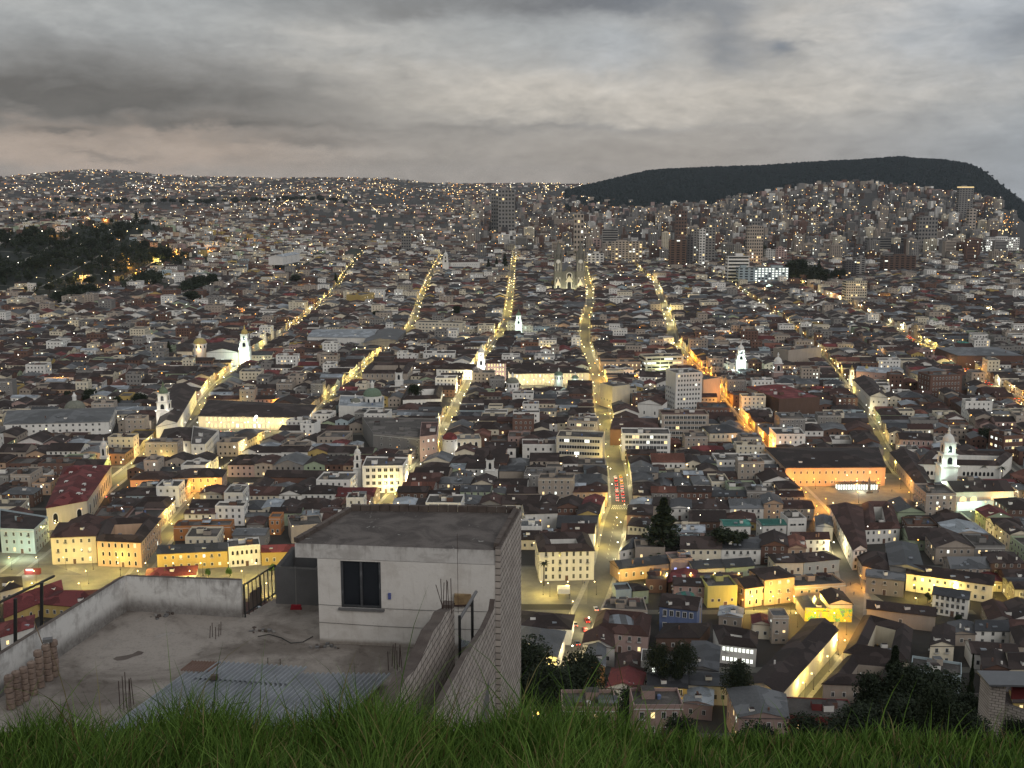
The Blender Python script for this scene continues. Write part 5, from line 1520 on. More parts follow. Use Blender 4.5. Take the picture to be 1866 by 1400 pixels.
# random window and porch lights over the old town and its edges
for k in range(2100):
    y = 520 + 2700 * R() ** 1.1
    x = U(-.48, .48) * y
    z = T(x, y)
    dot((x, y, z + U(4.5, 10.5)), (.16 + y * .00028) * U(.6, 1.25), random.choice(LC + ['dot_white'] * 2))
for k in range(36):
    y = U(3200, 5200); x0 = U(-.45, .42) * y; n_ = random.randint(4, 11); a = U(-.25, .25) + (x0 / y) * 1.3; m = random.choice(LC)
    for i in range(n_):
        yy = y + i * 60 + U(-14, 14); xx = x0 + (i * 60 + U(-14, 14)) * a
        if R() < .8: dot((xx, yy, T(xx, yy) + 11), dotr(yy) * U(.5, 1.2), m)
for (px, py, m, n_) in [(1480, 440, 'dot_warm', 10), (1490, 430, 'tail_red', 8), (1345, 355, 'dot_warm', 4), (1485, 375, 'dot_warm', 10), (1725, 420, 'head_white', 22), (1830, 405, 'dot_orange', 26), (1820, 420, 'dot_warm', 26), (1720, 440, 'dot_white', 18),
                        (1000, 345, 'dot_warm', 16), (720, 355, 'dot_orange', 14), (630, 355, 'dot_warm', 10), (560, 365, 'dot_warm', 12), (825, 355, 'dot_orange', 12), (700, 347, 'dot_warm', 10), (270, 340, 'dot_white', 16), (135, 337, 'dot_white', 9), (1560, 437, 'dot_orange', 6), (1155, 505, 'dot_warm', 10)]:
    for i in range(n_):
        qx, qy = px + random.gauss(0, 14), py + random.gauss(0, 7)
        for d_ in range(1800, 9000, 90):
            p = atd(qx, qy, d_)
            if p.z < T(p.x, p.y) + 10: break
        if p.y > 8600: continue
        dot((p.x, p.y, p.z + 4), dotr(p.y) * U(.8, 1.5), m)
tag(LT.build('distant_lights'), kind='stuff')

# ------------------------------------------------------------------ cars, buses, people
def car_meshes(bodym):
    parts = {}
    b = MB()
    prof = [(-2.1, .35), (-2.15, .75), (-1.9, .95), (-1.3, 1.0), (-.8, 1.42), (.75, 1.45), (1.35, 1.02), (2.0, .92), (2.15, .7), (2.1, .35)]
    for s_ in (-1, 1):
        P = [(y, .84 * s_ if z < 1.2 else .66 * s_, z) for y, z in prof]; P = [(p[1], p[0], p[2]) for p in P]
        b.poly(P if s_ > 0 else P[::-1], bodym)
    n = len(prof)
    for i in range(n):
        (y0, z0), (y1, z1) = prof[i], prof[(i + 1) % n]
        w0, w1 = (.84 if z0 < 1.2 else .66), (.84 if z1 < 1.2 else .66)
        b.poly([(-w0, y0, z0), (w0, y0, z0), (w1, y1, z1), (-w1, y1, z1)], 'glass' if (i in (3, 5)) else bodym)
    parts['body'] = b
    return parts


mat('paint_red', (.30, .02, .02), rough=.35, amt=.1); mat('paint_white', (.6, .6, .6), rough=.35, amt=.1); mat('paint_grey', (.14, .15, .16), rough=.35, amt=.1); mat('paint_yellow', (.6, .42, .03), rough=.35, amt=.1); mat('rubber', (.02, .02, .02))
wh = MB(); wh.lathe((0, 0, 0), [(0.01, .1), (.2, .1), (.33, .08), (.33, -.08), (.2, -.1), (.01, -.1)], 'rubber', 12); wo_ = wh.build('wheel'); WHEEL = wo_.data; bpy.data.objects.remove(wo_)
tl = MB(); tl.box((0, 0, 0), (.30, .08, .18), 'tail_red'); to_ = tl.build('tail_light'); TAIL = to_.data; bpy.data.objects.remove(to_)
hl = MB(); hl.box((0, 0, 0), (.38, .08, .24), 'head_white'); ho_ = hl.build('headlight'); HEADL = ho_.data; bpy.data.objects.remove(ho_)
CARP = {}
ncar = {}
for colr in ('red', 'white', 'grey', 'yellow'):
    b = car_meshes('paint_' + colr)['body'].build('body'); CARP[colr] = b.data; bpy.data.objects.remove(b)


def car(x, y, rz, colr, where, grp):
    nm = {'white': 'white', 'grey': 'grey', 'red': 'red', 'yellow': 'yellow'}[colr]
    ncar[where] = ncar.get(where, 0) + 1
    t = thing('car', f"{nm} car, {ORD[ncar[where] - 1]} from the near end {where}", 'car', (x, y, T(x, y) + .02), rz, grp)
    kid(CARP[colr], 'body', t)
    for sx in (-1, 1):
        for yy in (-1.3, 1.3):
            o = kid(WHEEL, 'wheel', t, (sx * .8, yy, .33)); o.rotation_euler = (0, math.pi / 2, 0)
        kid(TAIL, 'tail_light', t, (sx * .6, -2.15, .65)); kid(HEADL, 'headlight', t, (sx * .6, 2.15, .55))
    return t


cc = ['white', 'grey', 'red', 'yellow', 'white', 'grey']
yy = 622
for i in range(9):
    for lane in (-1.8, 1.6):
        y_ = yy + U(-1.5, 1.5)
        car(X_('D', y_) + lane, y_, 0, random.choice(cc), ('left' if lane < 0 else 'right') + ' lane of the traffic jam', 'cars queuing on the traffic street')
    yy += 6.5
for (px, py) in [(1070, 1131), (1048, 1138), (1066, 1148), (1052, 1172), (1086, 1110)]:
    p = at(px, py, .5); car(p.x, p.y, .1, random.choice(cc), 'on the narrow road below the square', 'cars below the square')
y_ = 900
while y_ < 1900:
    for lane in (-6, -2.5, 2.5, 6):
        if R() < (.75 if 1000 < y_ < 1120 or 1300 < y_ < 1650 else .3) and ncar.get('on the wide avenue', 0) < 85:
            car(X_('H', y_) + lane, y_, 0 if lane > 0 or y_ > 1250 and lane > -3 else math.pi, random.choice(cc), 'on the wide avenue', 'cars on the wide avenue')
    y_ += 10
for y_ in (700, 738, 780, 840, 905, 960, 1100, 1180): car(X_('F', y_) + U(-1.5, 1.5), y_, math.pi if R() < .5 else 0, random.choice(cc), 'on the orange-lit street', 'cars on the orange-lit street')
for y_ in (560, 590, 640, 700): car(X_('G', y_) + 1, y_, 0, random.choice(cc), 'on the convent street', 'cars on the convent street')
for i in range(7): car(-205 - i * 6.2, 628, math.pi / 2, random.choice(cc), 'before the amber mansion', 'cars before the amber mansion')
for i in range(9): car(-243 + i * 7.4, 806, math.pi / 2, random.choice(['white', 'grey']), 'before the arcaded palace', 'cars before the arcaded palace')
# buses
for lab, x, y, rz in (('cream city bus turning beside the monument square', 163.5 + 6, 640, .35), ('red and white bus in front of the amber corner house', -206, 620, 1.45)):
    t = thing('bus', lab, 'bus', (x, y, .05), rz)
    m_ = MB(); m_.box((0, 0, .4), (2.5, 11, 2.7), 'paint_white'); m_.box((0, 0, .4), (2.54, 11.04, .7), 'paint_red'); m_.build('body', t)
    m_ = MB()
    for k in range(6):
        for sx in (-1, 1): m_.box((sx * 1.26, -4.4 + k * 1.75, 1.7), (.04, 1.4, 1), 'lit_warm')
    m_.box((0, -5.52, 1.6), (2.1, .05, 1.2), 'glass'); m_.build('window', t)
    for sx in (-1, 1):
        for yy in (-3.6, 3.6):
            o = kid(WHEEL, 'wheel', t, (sx * 1.1, yy, .48)); o.rotation_euler = (0, math.pi / 2, 0); o.scale = (1.4, 1.4, 1.4)

for (px, py, c_, pw, hz_) in [(385, 672, FC, 5500, 3), (410, 672, FC, 5500, 3), (432, 672, FC, 4500, 3), (350, 668, FA, 2500, 3), (893, 697, FW, 2600, 4), (915, 697, FW, 2600, 4), (860, 700, FW, 2500, 4), (1755, 915, FA, 3000, 3), (1790, 915, FA, 3000, 3), (1830, 915, FA, 3000, 3),
                              (1460, 1245, (1, .80, .15), 1100, 5), (1492, 1215, (1, .80, .15), 1100, 5), (1520, 1182, (1, .5, .08), 2600, 5), (160, 930, FA, 5000, 5), (185, 900, FA, 5000, 5), (135, 955, (1, .85, .4), 2500, 4), (700, 905, FW, 800, 4), (720, 905, FW, 700, 4), (845, 835, FW, 2500, 4),
                              (1210, 682, (.9, 1, .5), 7000, 5), (1290, 760, FA, 3000, 6), (1130, 760, (.95, 1, .7), 5000, 6), (1560, 556, (1, .95, .4), 14000, 6), (1400, 530, (.6, 1, .8), 9000, 6), (1360, 530, (.6, 1, .8), 9000, 6), (1620, 556, (.95, 1, .4), 9000, 6), (1790, 672, (1, .9, .6), 9000, 6),
                              (20, 1022, (.7, 1, .6), 2000, 4), (50, 1020, (.8, 1, .9), 1600, 4), (130, 1040, (1, .85, .4), 1200, 4), (1325, 1105, (1, .95, .35), 4500, 3), (1160, 1095, (.8, 1, .6), 3500, 3), (1235, 1165, (.8, .85, 1), 2600, 3), (1210, 1300, (1, .75, .2), 2600, 3), (255, 835, FA, 3500, 5), (325, 835, FW, 2500, 4), (1365, 870, FA, 3500, 4), (1375, 545, FW, 4000, 6)]:
    p = at(px, py, 0); point((p.x, p.y, hz_), pw, c_, None, .3, 'floodlight')
p = at(467, 762, 16); m_ = MB(); m_.lathe((0, 0, 0), [(.05, -1.0), (.8, -.6), (1.0, 0), (.7, .7), (.05, 1)], 'bulb_white', 10); m_.tube((0, 0, -8), (0, 0, -.9), .12, .1, 'metal_dark', 6)
o = m_.build('mast_lamp'); o.location = (p.x, p.y, 17); tag(o, 'dazzling mast lamp above the arcaded palace roof', 'lamp'); point((p.x, p.y - 1.5, 15.5), 3000, FW, None, .5)

# people: one skinned body, standing or walking, copied
def person_mesh(stride):
    J = {'pel': (0, 0, .95, .15, .11), 'ch': (0, 0, 1.32, .17, .11), 'nk': (0, 0, 1.5, .06, .06), 'hd': (0, .01, 1.6, .085, .095), 'tp': (0, .01, 1.72, .075, .085)}
    E = [('pel', 'ch'), ('ch', 'nk'), ('nk', 'hd'), ('hd', 'tp')]
    for s_, n in ((-1, 'l'), (1, 'r')):
        f = s_ * stride
        J.update({'hp' + n: (s_ * .1, 0, .9, .09, .09), 'kn' + n: (s_ * .1, f * .5 + .03, .5, .06, .06), 'an' + n: (s_ * .1, f, .09, .042, .045), 'to' + n: (s_ * .11, f + .17, .04, .04, .03),
                  'sh' + n: (s_ * .19, 0, 1.42, .06, .06), 'el' + n: (s_ * .25, -f * .3, 1.13, .045, .045), 'wr' + n: (s_ * .25, -f * .6 + .05, .88, .03, .03), 'ha' + n: (s_ * .25, -f * .65 + .07, .78, .035, .02)})
        E += [('pel', 'hp' + n), ('hp' + n, 'kn' + n), ('kn' + n, 'an' + n), ('an' + n, 'to' + n), ('ch', 'sh' + n), ('sh' + n, 'el' + n), ('el' + n, 'wr' + n), ('wr' + n, 'ha' + n)]
    ks = list(J); me = bpy.data.meshes.new('person')
    me.from_pydata([J[k][:3] for k in ks], [(ks.index(a), ks.index(b)) for a, b in E], [])
    o = bpy.data.objects.new('person', me); col.objects.link(o)
    mod = o.modifiers.new('skin', 'SKIN')
    for i, k in enumerate(ks): me.skin_vertices[0].data[i].radius = J[k][3:5]
    me.skin_vertices[0].data[0].use_root = True
    o.modifiers.new('sub', 'SUBSURF').levels = 1
    dg = bpy.context.evaluated_depsgraph_get(); m2 = bpy.data.meshes.new_from_object(o.evaluated_get(dg))
    bpy.data.objects.remove(o); m2.materials.clear()
    for k in ('skin', 'cloth_top', 'cloth_legs'): m2.materials.append(M[k])
    for p in m2.polygons:
        z = p.center.z; p.material_index = 0 if z > 1.46 or (abs(p.center.x) > .2 and z < .95) else (1 if z > .92 else 2)
    return m2


mat('skin', (.35, .2, .13)); mat('cloth_top', (.10, .12, .18), rnd=.9); mat('cloth_legs', (.04, .045, .06)); mat('hair', (.02, .015, .01))
PM = [person_mesh(0.02), person_mesh(.28)]
h_ = MB(); h_.lathe((0, 0, 1.66), [(.1, -.06), (.105, .02), (.08, .09), (.01, .12)], 'hair', 8); ho = h_.build('hair'); HAIR = ho.data; bpy.data.objects.remove(ho)
for i, (px, py, w) in enumerate([(158, 1045, 'alone beside the lamp post on the boulevard'), (690 / 4 + 235, 800, 'on the monastery plaza near the corner'), (418, 797, 'in the middle of the monastery plaza'), (455, 796, 'on the monastery plaza near the palm bed'),
                                 (1062, 1064, 'crossing below the white building'), (1065, 1066, 'close behind the first crossing walker'), (1600, 899, 'beside the glass station hall'), (1625, 897, 'at the far rim of the monument square'), (1108, 792, 'on the narrow upper part of the traffic street'),
                                 (1112, 800, 'walking up the traffic street past the grid apartment'), (1105, 785, 'at the shop side of the traffic street'), (1118, 815, 'among the shoppers on the traffic street'), (1550, 1068, 'under the lamps of the sloping street'), (1556, 1085, 'lower down the sloping street')]):
    p = at(px, py, 0)
    o = bpy.data.objects.new('person', PM[i % 2]); col.objects.link(o); o.location = (p.x, p.y, .06); o.rotation_euler = (0, 0, U(0, 6.28))
    tag(o, f"person in dark clothes {'walking' if i % 2 else 'standing'} {w}", 'person', 'people on the streets and squares')
    kid(HAIR, 'hair', o)

# ------------------------------------------------------------------ trees
def crown_mb(n, rx, ry, rz, zc, kind, leaf, lm='leaf', seed=1):
    rs = random.Random(seed); m = MB()
    lobes = []
    if kind == 'round':
        for _ in range(9): 
            a = rs.uniform(0, 6.28); e = rs.uniform(-.5, 1.2); lobes.append((math.cos(a) * rx * .5 * math.cos(e), math.sin(a) * ry * .5 * math.cos(e), zc + math.sin(e) * rz * .55, rs.uniform(.38, .6)))
    for i in range(n):
        if kind == 'round':
            lx, ly, lz, ls = rs.choice(lobes)
            d = Vector((rs.gauss(0, 1), rs.gauss(0, 1), rs.gauss(0, 1))).normalized() * (rs.random() ** .35) * ls
            c_ = Vector((lx + d.x * rx, ly + d.y * ry, lz + d.z * rz))
        elif kind == 'cone':
            t_ = rs.random() ** .8; z = zc - rz + 2 * rz * t_
            k = (1 - t_) * (0.8 + .3 * math.sin(t_ * 34)) + .04
            a = rs.uniform(0, 6.28); r = rx * k * rs.random() ** .4
            c_ = Vector((math.cos(a) * r, math.sin(a) * r, z))
        u = Vector((rs.gauss(0, 1), rs.gauss(0, 1), rs.gauss(0, .6))).normalized(); v = u.cross(Vector((rs.gauss(0, 1), rs.gauss(0, 1), rs.gauss(0, 1)))).normalized()
        s_ = leaf * rs.uniform(.6, 1.3)
        m.poly([c_ - u * s_, c_ + v * s_ * .55, c_ + u * s_, c_ - v * s_ * .55], lm)
    return m


TREES = {}


def proto_tree(key, H, rx, kind, n, leaf, lm, seed):
    tr = MB(); tr.tube((0, 0, -1), (0, 0, H * .45), H * .028, H * .018, 'bark', 7); tr.tube((0, 0, H * .45), (0, 0, H * .8), H * .018, H * .006, 'bark', 6)
    rs = random.Random(seed)
    for k in range(7):
        a = rs.uniform(0, 6.28); z = H * rs.uniform(.3, .6)
        tr.tube((0, 0, z), (math.cos(a) * rx * .55, math.sin(a) * rx * .55, z + H * .2), H * .010, H * .003, 'bark', 5)
    if kind == 'cone': cr = crown_mb(n, rx, rx, H * .45, H * .55, kind, leaf, lm, seed)
    else: cr = crown_mb(n, rx, rx, H * .42, H * .60, kind, leaf, lm, seed)
    t = bpy.data.objects.new('tree', None)
    a = tr.build('trunk'); b = cr.build('crown'); TREES[key] = (a.data, b.data, H)
    bpy.data.objects.remove(a); bpy.data.objects.remove(b)


proto_tree('round', 12, 5, 'round', 2600, .42, 'leaf', 1)
proto_tree('round_b', 12, 4.2, 'round', 2400, .40, 'leaf_dry', 2)
proto_tree('cone', 20, 4.6, 'cone', 3400, .50, 'leaf', 3)
proto_tree('bright', 7, 2.6, 'round', 1500, .26, 'leaf_bright', 4)
proto_tree('near', 12, 4.6, 'round', 9000, .20, 'leaf', 5)
proto_tree('near_cone', 16, 3.6, 'cone', 9000, .20, 'leaf', 6)
proto_tree('far', 12, 4.6, 'round', 1500, .55, 'leaf', 7)


def tree(key, x, y, h, label, group=None, wide=1.0, z=None, name='tree'):
    tm, cm, H = TREES[key]; s_ = h / H
    t = thing(name, label, name, (x, y, T(x, y) if z is None else z), U(0, 6.28), group); t.scale = (s_ * wide, s_ * wide, s_)
    kid(tm, 'trunk', t); kid(cm, 'crown', t)
    return t


def tree_px(key, px, pyt, depth, label, wide=1.0, hmin=3, group=None):
    p = atd(px, pyt, depth); z = T(p.x, p.y); return tree(key, p.x, depth, max(hmin, p.z - z), label, group, wide)


tree_px('cone', 1210, 908, 525, 'big dark conifer standing among white houses right of the traffic street', 1.9)
tree_px('round', 1320, 962, 520, 'broad dark round tree right of the big conifer', 1.5)
tree_px('round', 1348, 968, 523, 'smaller round tree touching the broad dark one', 1.0)
for i, (px, pyt, d, k, w, lab) in enumerate([
    (957, 1165, 330, 'near', 1.0, 'dark tree against the edge of the block wall'), (1062, 1185, 318, 'near', .75, 'tall dark tree near the narrow end of the road'),
    (1000, 1212, 300, 'near', 1.15, 'spreading dark tree left of the tall one'), (1038, 1215, 310, 'near', 1.1, 'dark tree in the middle of the hillside clump'),
    (1150, 1252, 300, 'near', .9, 'dark tree below the red tiled house'), (1110, 1258, 290, 'near', .9, 'small tree above the green netting'),
    (1200, 1172, 366, 'near', .6, 'tree growing in the yard behind the rust roofs'), (1245, 1170, 366, 'near', .65, 'round yard tree below the blue house'), (1345, 1205, 352, 'near', .8, 'small tree in the school yard'),
    (1632, 1178, 95, 'near_cone', 1.15, 'tall pointed dark tree rising out of the slope'), (1668, 1215, 92, 'near', 1.1, 'bushy dark tree beside the pointed one'), (1600, 1228, 100, 'near', .9, 'dark bush tree left of the pointed one'),
    (1706, 1222, 105, 'near', 1.2, 'rounded slope tree before the teal parapet house'), (1774, 1192, 88, 'near_cone', .35, 'thin spindly tree with a bare top on the slope'), (1752, 1262, 80, 'near', 1.2, 'dense tree at the foot of the thin spindly one'),
    (1784, 1272, 78, 'near', .7, 'dark tree just left of the bare block tower'), (1560, 1292, 85, 'near', 1.3, 'low wide tree below the concrete roof terrace'), (1612, 1300, 70, 'near', 1.2, 'low wide tree in front of the pointed tree'),
    (1690, 1312, 62, 'near', 1.5, 'broad dark tree low on the slope'), (1770, 1322, 60, 'near', 1.5, 'leafy tree low on the slope below the block tower'), (1850, 1345, 58, 'near', .8, 'leafy tree in the lower corner of the slope'),
    (1530, 1320, 66, 'near', 1.0, 'dark tree above the grass at the foot of the red terrace')]):
    tree_px(k, px, pyt, d, lab, w)
for i, (px, pyt, pyb, k, w, lab) in enumerate([
    (380, 1036, 1053, 'bright', 1, 'bright green street tree before the long yellow house'), (418, 1034, 1052, 'bright', 1, 'bright green street tree before the ornate white house'), (497, 1028, 1048, 'bright', 1, 'bright green tree below the golden house'),
    (1504, 862, 882, 'round', .8, 'small dark tree beside the amber market front'), (296, 822, 840, 'bright', 1.2, 'dark green tree in the theatre garden'), (324, 822, 842, 'bright', 1.3, 'larger green tree in the theatre garden'),
    (165, 708, 738, 'round', 1.2, 'big round tree behind the domed church'), (125, 712, 735, 'round', .9, 'low tree beside the big round tree'), (255, 716, 745, 'round', 1.3, 'wide garden tree behind the convent'), (215, 722, 748, 'round', 1.1, 'garden tree near the convent corner'),
    (308, 622, 645, 'cone', 1.5, 'dark tree beside the apse house'), (756, 700, 735, 'round', .9, 'dark tree in the cloister'), (1795, 780, 812, 'round', 1.3, 'round dark tree beside the scarlet shed'),
    (1800, 655, 675, 'round_b', 1.5, 'tree before the red brick hall'), (1380, 440, 474, 'round', 1.2, 'huge dark tree beside the stone tower'), (1388, 442, 476, 'cone', 1.3, 'dark cypress beside the white residential block'),
    (686, 566, 586, 'round', 1.4, 'round tree amid the dark roofs past the plaza street'), (832, 556, 580, 'round', 1.0, 'tree amid the roofs above the balconied block'), (890, 472, 494, 'cone', 1.4, 'dark garden tree beside the long convent'), (905, 470, 494, 'cone', 1.2, 'taller garden tree beside the long convent'),
    (920, 462, 494, 'cone', 1.2, 'tallest garden tree beside the long convent'), (540, 500, 525, 'round', 1.8, 'dark grove tree above the hillside church lane'), (612, 498, 522, 'cone', 1.5, 'dark pointed tree on the hillside'), (350, 530, 560, 'round', 2, 'wide tree at the foot of the ravine'),
    (1745, 1120, 1150, 'round', .8, 'small tree in the yard of the twin gable houses'), (1690, 1080, 1098, 'round', .9, 'tree behind the white three storey house')]):
    b = at(px, pyb, 0); p = atd(px, pyt, b.y); tree(k, b.x, b.y, max(4, p.z - T(b.x, b.y)), lab, None, w)
# park trees right of the banded office
for i in range(26):
    px = 1438 + i * 3.8; b = at(px, U(506, 524), 0)
    tree('far' if i % 2 else 'cone', b.x, b.y, U(24, 40) if px < 1500 else U(16, 26), f"{ORD[i]} dark {'round' if i % 2 else 'pointed'} park tree between the lit office and the junction", 'dark park trees', 1.3)
# ravine woods on the left hill
nt_ = 0
WN = ['above the lower lit bend', 'at the picture edge of the hill', 'in the steep ravine', 'at the top of the ravine', 'below the hilltop road', 'beside the white terrace rows', 'around the yellow lit garden', 'at the foot of the hill', 'under the lowest hill houses', 'over the left slope', 'around the orange lane']
wn = {}
while nt_ < 110:
    i = random.randrange(len(WW)); a, b, c_, d_ = WW[i]
    x, y = random.gauss(a, c_ * .55), random.gauss(b, d_ * .55)
    if y < 1500: continue
    nt_ += 1; hh = U(12, 30); sz = 'tall' if hh > 23 else 'low' if hh < 16 else 'medium'
    kk = 'cone' if R() < .25 else 'far'; sh = 'pointed' if kk == 'cone' else 'round'
    wn[(i, sz, sh)] = wn.get((i, sz, sh), 0) + 1
    tree(kk, x, y, hh, f"{sz} {sh} dark hillside tree {WN[i]}, {ORD[wn[(i, sz, sh)] - 1]} such one", 'trees of the hillside woods', U(1.1, 1.7))
hw = MB(); rs = random.Random(11)
for k in range(950):
    a, b, c_, d_ = WW[rs.randrange(len(WW))]; x, y = rs.gauss(a, c_ * .62), rs.gauss(b, d_ * .62)
    if y < 1500: continue
    z = T(x, y); h = rs.uniform(9, 22); r = h * rs.uniform(.28, .45)
    for q in range(55):
        d = Vector((rs.gauss(0, 1), rs.gauss(0, 1), rs.gauss(0, 1))).normalized() * rs.uniform(.5, 1)
        c3_ = Vector((x + d.x * r, y + d.y * r, z + h * .55 + d.z * h * .45)); u = Vector((rs.gauss(0, 1), rs.gauss(0, 1), rs.gauss(0, .5))).normalized(); v = u.cross(d).normalized(); s_ = rs.uniform(1.1, 2.2)
        hw.poly([c3_ - u * s_, c3_ + v * s_ * .6, c3_ + u * s_, c3_ - v * s_ * .6], 'leaf')
tag(hw.build('hillside_wood'), kind='stuff')
# wooded band below the far left skyline
for i in range(44):
    t_ = i / 43; x = -2050 + 1250 * t_ + U(-30, 30); y = 5050 + 300 * t_ + U(-60, 60)
    tree('far', x, y, U(22, 34), f'{ORD[i]} dark tree from the left in the narrow wood below the skyline', 'trees of the far wood strip', 1.7)


for i, (px, pyt, d, w, lab) in enumerate([(1480, 1322, 13, 1.3, 'low dark shrub above the grass below the red terrace'), (1575, 1316, 12, 1.5, 'dark shrub among the tall grass under the pointed tree'), (1660, 1326, 11, 1.2, 'spreading shrub in the grass below the bushy tree'),
                                          (1740, 1318, 11.5, 1.0, 'leafy shrub in the grass beside the low slope trees'), (1700, 1345, 10, .7, 'small leafy shrub low in the grass under the slope trees'), (1380, 1338, 14, 1.2, 'small dark shrub in the grass below the grey sheet roof'), (1240, 1335, 13, .9, 'small shrub behind the grass below the peach house'), (1060, 1318, 15, 1.2, 'ragged shrub behind the grass below the dark tree clump')]):
    p = atd(px, pyt, d); z = T(p.x, d); tree('near', p.x, d, max(.9, p.z - z), lab, None, w, name='shrub')


def palm(x, y, h, label):
    t = thing('palm_tree', label, 'palm tree', (x, y, T(x, y)))
    m_ = MB(); m_.tube((0, 0, 0), (0, 0, h), .32, .24, 'bark', 8); m_.build('trunk', t)
    m_ = MB()
    for k in range(26):
        a = 6.28 * k / 26 + U(-.1, .1); e = U(-.2, 1.1); L = U(2.3, 3.2)
        pts = []
        for j in range(6):
            s_ = j / 5; r = L * s_ * math.cos(e * (1 - s_ * .5)); z = h + L * s_ * math.sin(e) - 1.5 * s_ * s_
            pts.append((math.cos(a) * r, math.sin(a) * r, z, .34 * math.sin(math.pi * min(1, s_ + .15))))
        for p, q in zip(pts, pts[1:]):
            dx, dy = -math.sin(a), math.cos(a)
            m_.poly([(p[0] - dx * p[3], p[1] - dy * p[3], p[2] - .1), (q[0] - dx * q[3], q[1] - dy * q[3], q[2] - .1), (q[0], q[1], q[2]), (p[0], p[1], p[2])], 'leaf')
            m_.poly([(p[0], p[1], p[2]), (q[0], q[1], q[2]), (q[0] + dx * q[3], q[1] + dy * q[3], q[2] - .1), (p[0] + dx * p[3], p[1] + dy * p[3], p[2] - .1)], 'leaf')
    m_.build('crown', t)


for px, py, h, lab in ((991, 1068, 11, 'palm in front of the white four storey building'), (747, 742, 13, 'tall palm before the arched cloister'), (768, 742, 15, 'taller second palm before the arched cloister'),
                       (1790, 875, 9, 'palm in the convent garden'), (1825, 878, 9, 'second palm in the convent garden'), (1160, 600, 14, 'palm beside the dark street')):
    p = at(px, py, 0); palm(p.x, p.y, h, lab)

# ------------------------------------------------------------------ forest hill on the horizon
sil = [(1040, 345), (1080, 336), (1120, 326), (1180, 312), (1200, 310), (1240, 308), (1300, 305), (1380, 303), (1450, 298), (1520, 294), (1580, 291), (1640, 286), (1680, 290), (1720, 292), (1760, 299), (1785, 308), (1805, 325), (1830, 345), (1850, 362), (1866, 374), (1900, 392), (1940, 405), (1990, 412)]
def ridge(px): return float(np.interp(px, [s[0] for s in sil], [s[1] for s in sil]))
HD = 7600
m_ = MB(); rowsH = []
for (dy, k) in [(-2300, -.25), (-1900, .0), (-1500, .22), (-1100, .46), (-700, .70), (-350, .88), (0, 1.0), (400, .96), (1000, .6), (1800, .1)]:
    r_ = []
    for px in range(1030, 2010, 10):
        p = atd(px, ridge(px), HD); base = 110 if px < 1700 else 110 - (px - 1700) * .5
        z = base + (p.z - base) * k + (math.sin(px * .05 + dy * .01) * 7 if 0 < k < 1 else 0)
        r_.append((p.x * (1 + dy / HD), HD + dy, z))
    rowsH.append(r_)
for a, b in zip(rowsH, rowsH[1:]):
    for i in range(len(a) - 1): m_.poly([a[i], a[i + 1], b[i + 1], b[i]], 'forest')
tag(m_.build('forest_hill'), kind='structure')
m_ = MB(); rs = random.Random(5)
for k in range(15000):
    j = rs.randint(1, 6); i = rs.randint(0, len(rowsH[0]) - 2); t_, s_ = rs.random(), rs.random()
    if j == 6: t_ = rs.random() * .5
    a, b, c_ = rowsH[j][i], rowsH[j + 1][i], rowsH[j][i + 1]
    x = a[0] + (b[0] - a[0]) * t_ + (c_[0] - a[0]) * s_; y = a[1] + (b[1] - a[1]) * t_; z = a[2] + (b[2] - a[2]) * t_ + (c_[2] - a[2]) * s_ * (1 - t_)
    h = rs.uniform(6, 15); r = rs.uniform(6, 11)
    m_.lathe((x, y, z - 3), [(r, 0), (r * .9, h * .45), (r * .45, h * .85), (.1, h)], 'forest', 5, rs.random() * 6)
tag(m_.build('forest'), kind='stuff')

# ------------------------------------------------------------------ foreground: roof terrace house
FT = CAMZ - 14.4
ZS_TOP = FT + 3.32
mat('floor_concrete', (.27, .235, .205), (.085, .070, .060), scale=.5, amt=.85, bump=.4)
mat('plaster', (.64, .60, .56), (.34, .30, .265), scale=.9, amt=.55, streak=True, bump=.2)
mat('plaster_dirty', (.60, .58, .56), (.14, .125, .12), scale=1.3, amt=.95, streak=True, bump=.4)
mat('render_grey', (.16, .155, .155), (.10, .095, .09), scale=1.2, amt=.6, bump=.2)
mat('mould', (.07, .052, .045), (.13, .105, .09), scale=2.5, amt=.8, bump=.5)
mat('zinc', (.36, .375, .40), (.17, .18, .195), rough=.42, scale=.9, amt=.7, metal=.4)
mat('zinc_rust', (.17, .11, .09), (.12, .07, .05), rough=.7, scale=1.6, amt=.9)
mat('tile_stack', (.26, .19, .15), (.10, .07, .06), scale=5, amt=.9, bump=.4)
mat('rust_bar', (.06, .035, .03)); mat('foam', (.30, .21, .11), (.12, .07, .04), scale=4, amt=.8)
mat('broom_red', (.28, .02, .03)); mat('blue_box', (.10, .12, .3))
mat('roof_skin', (.105, .09, .082), (.036, .031, .029), scale=1.0, amt=.9, bump=.5)
mat('chalk', (.28, .26, .24), (.16, .15, .14), scale=5, amt=.7)


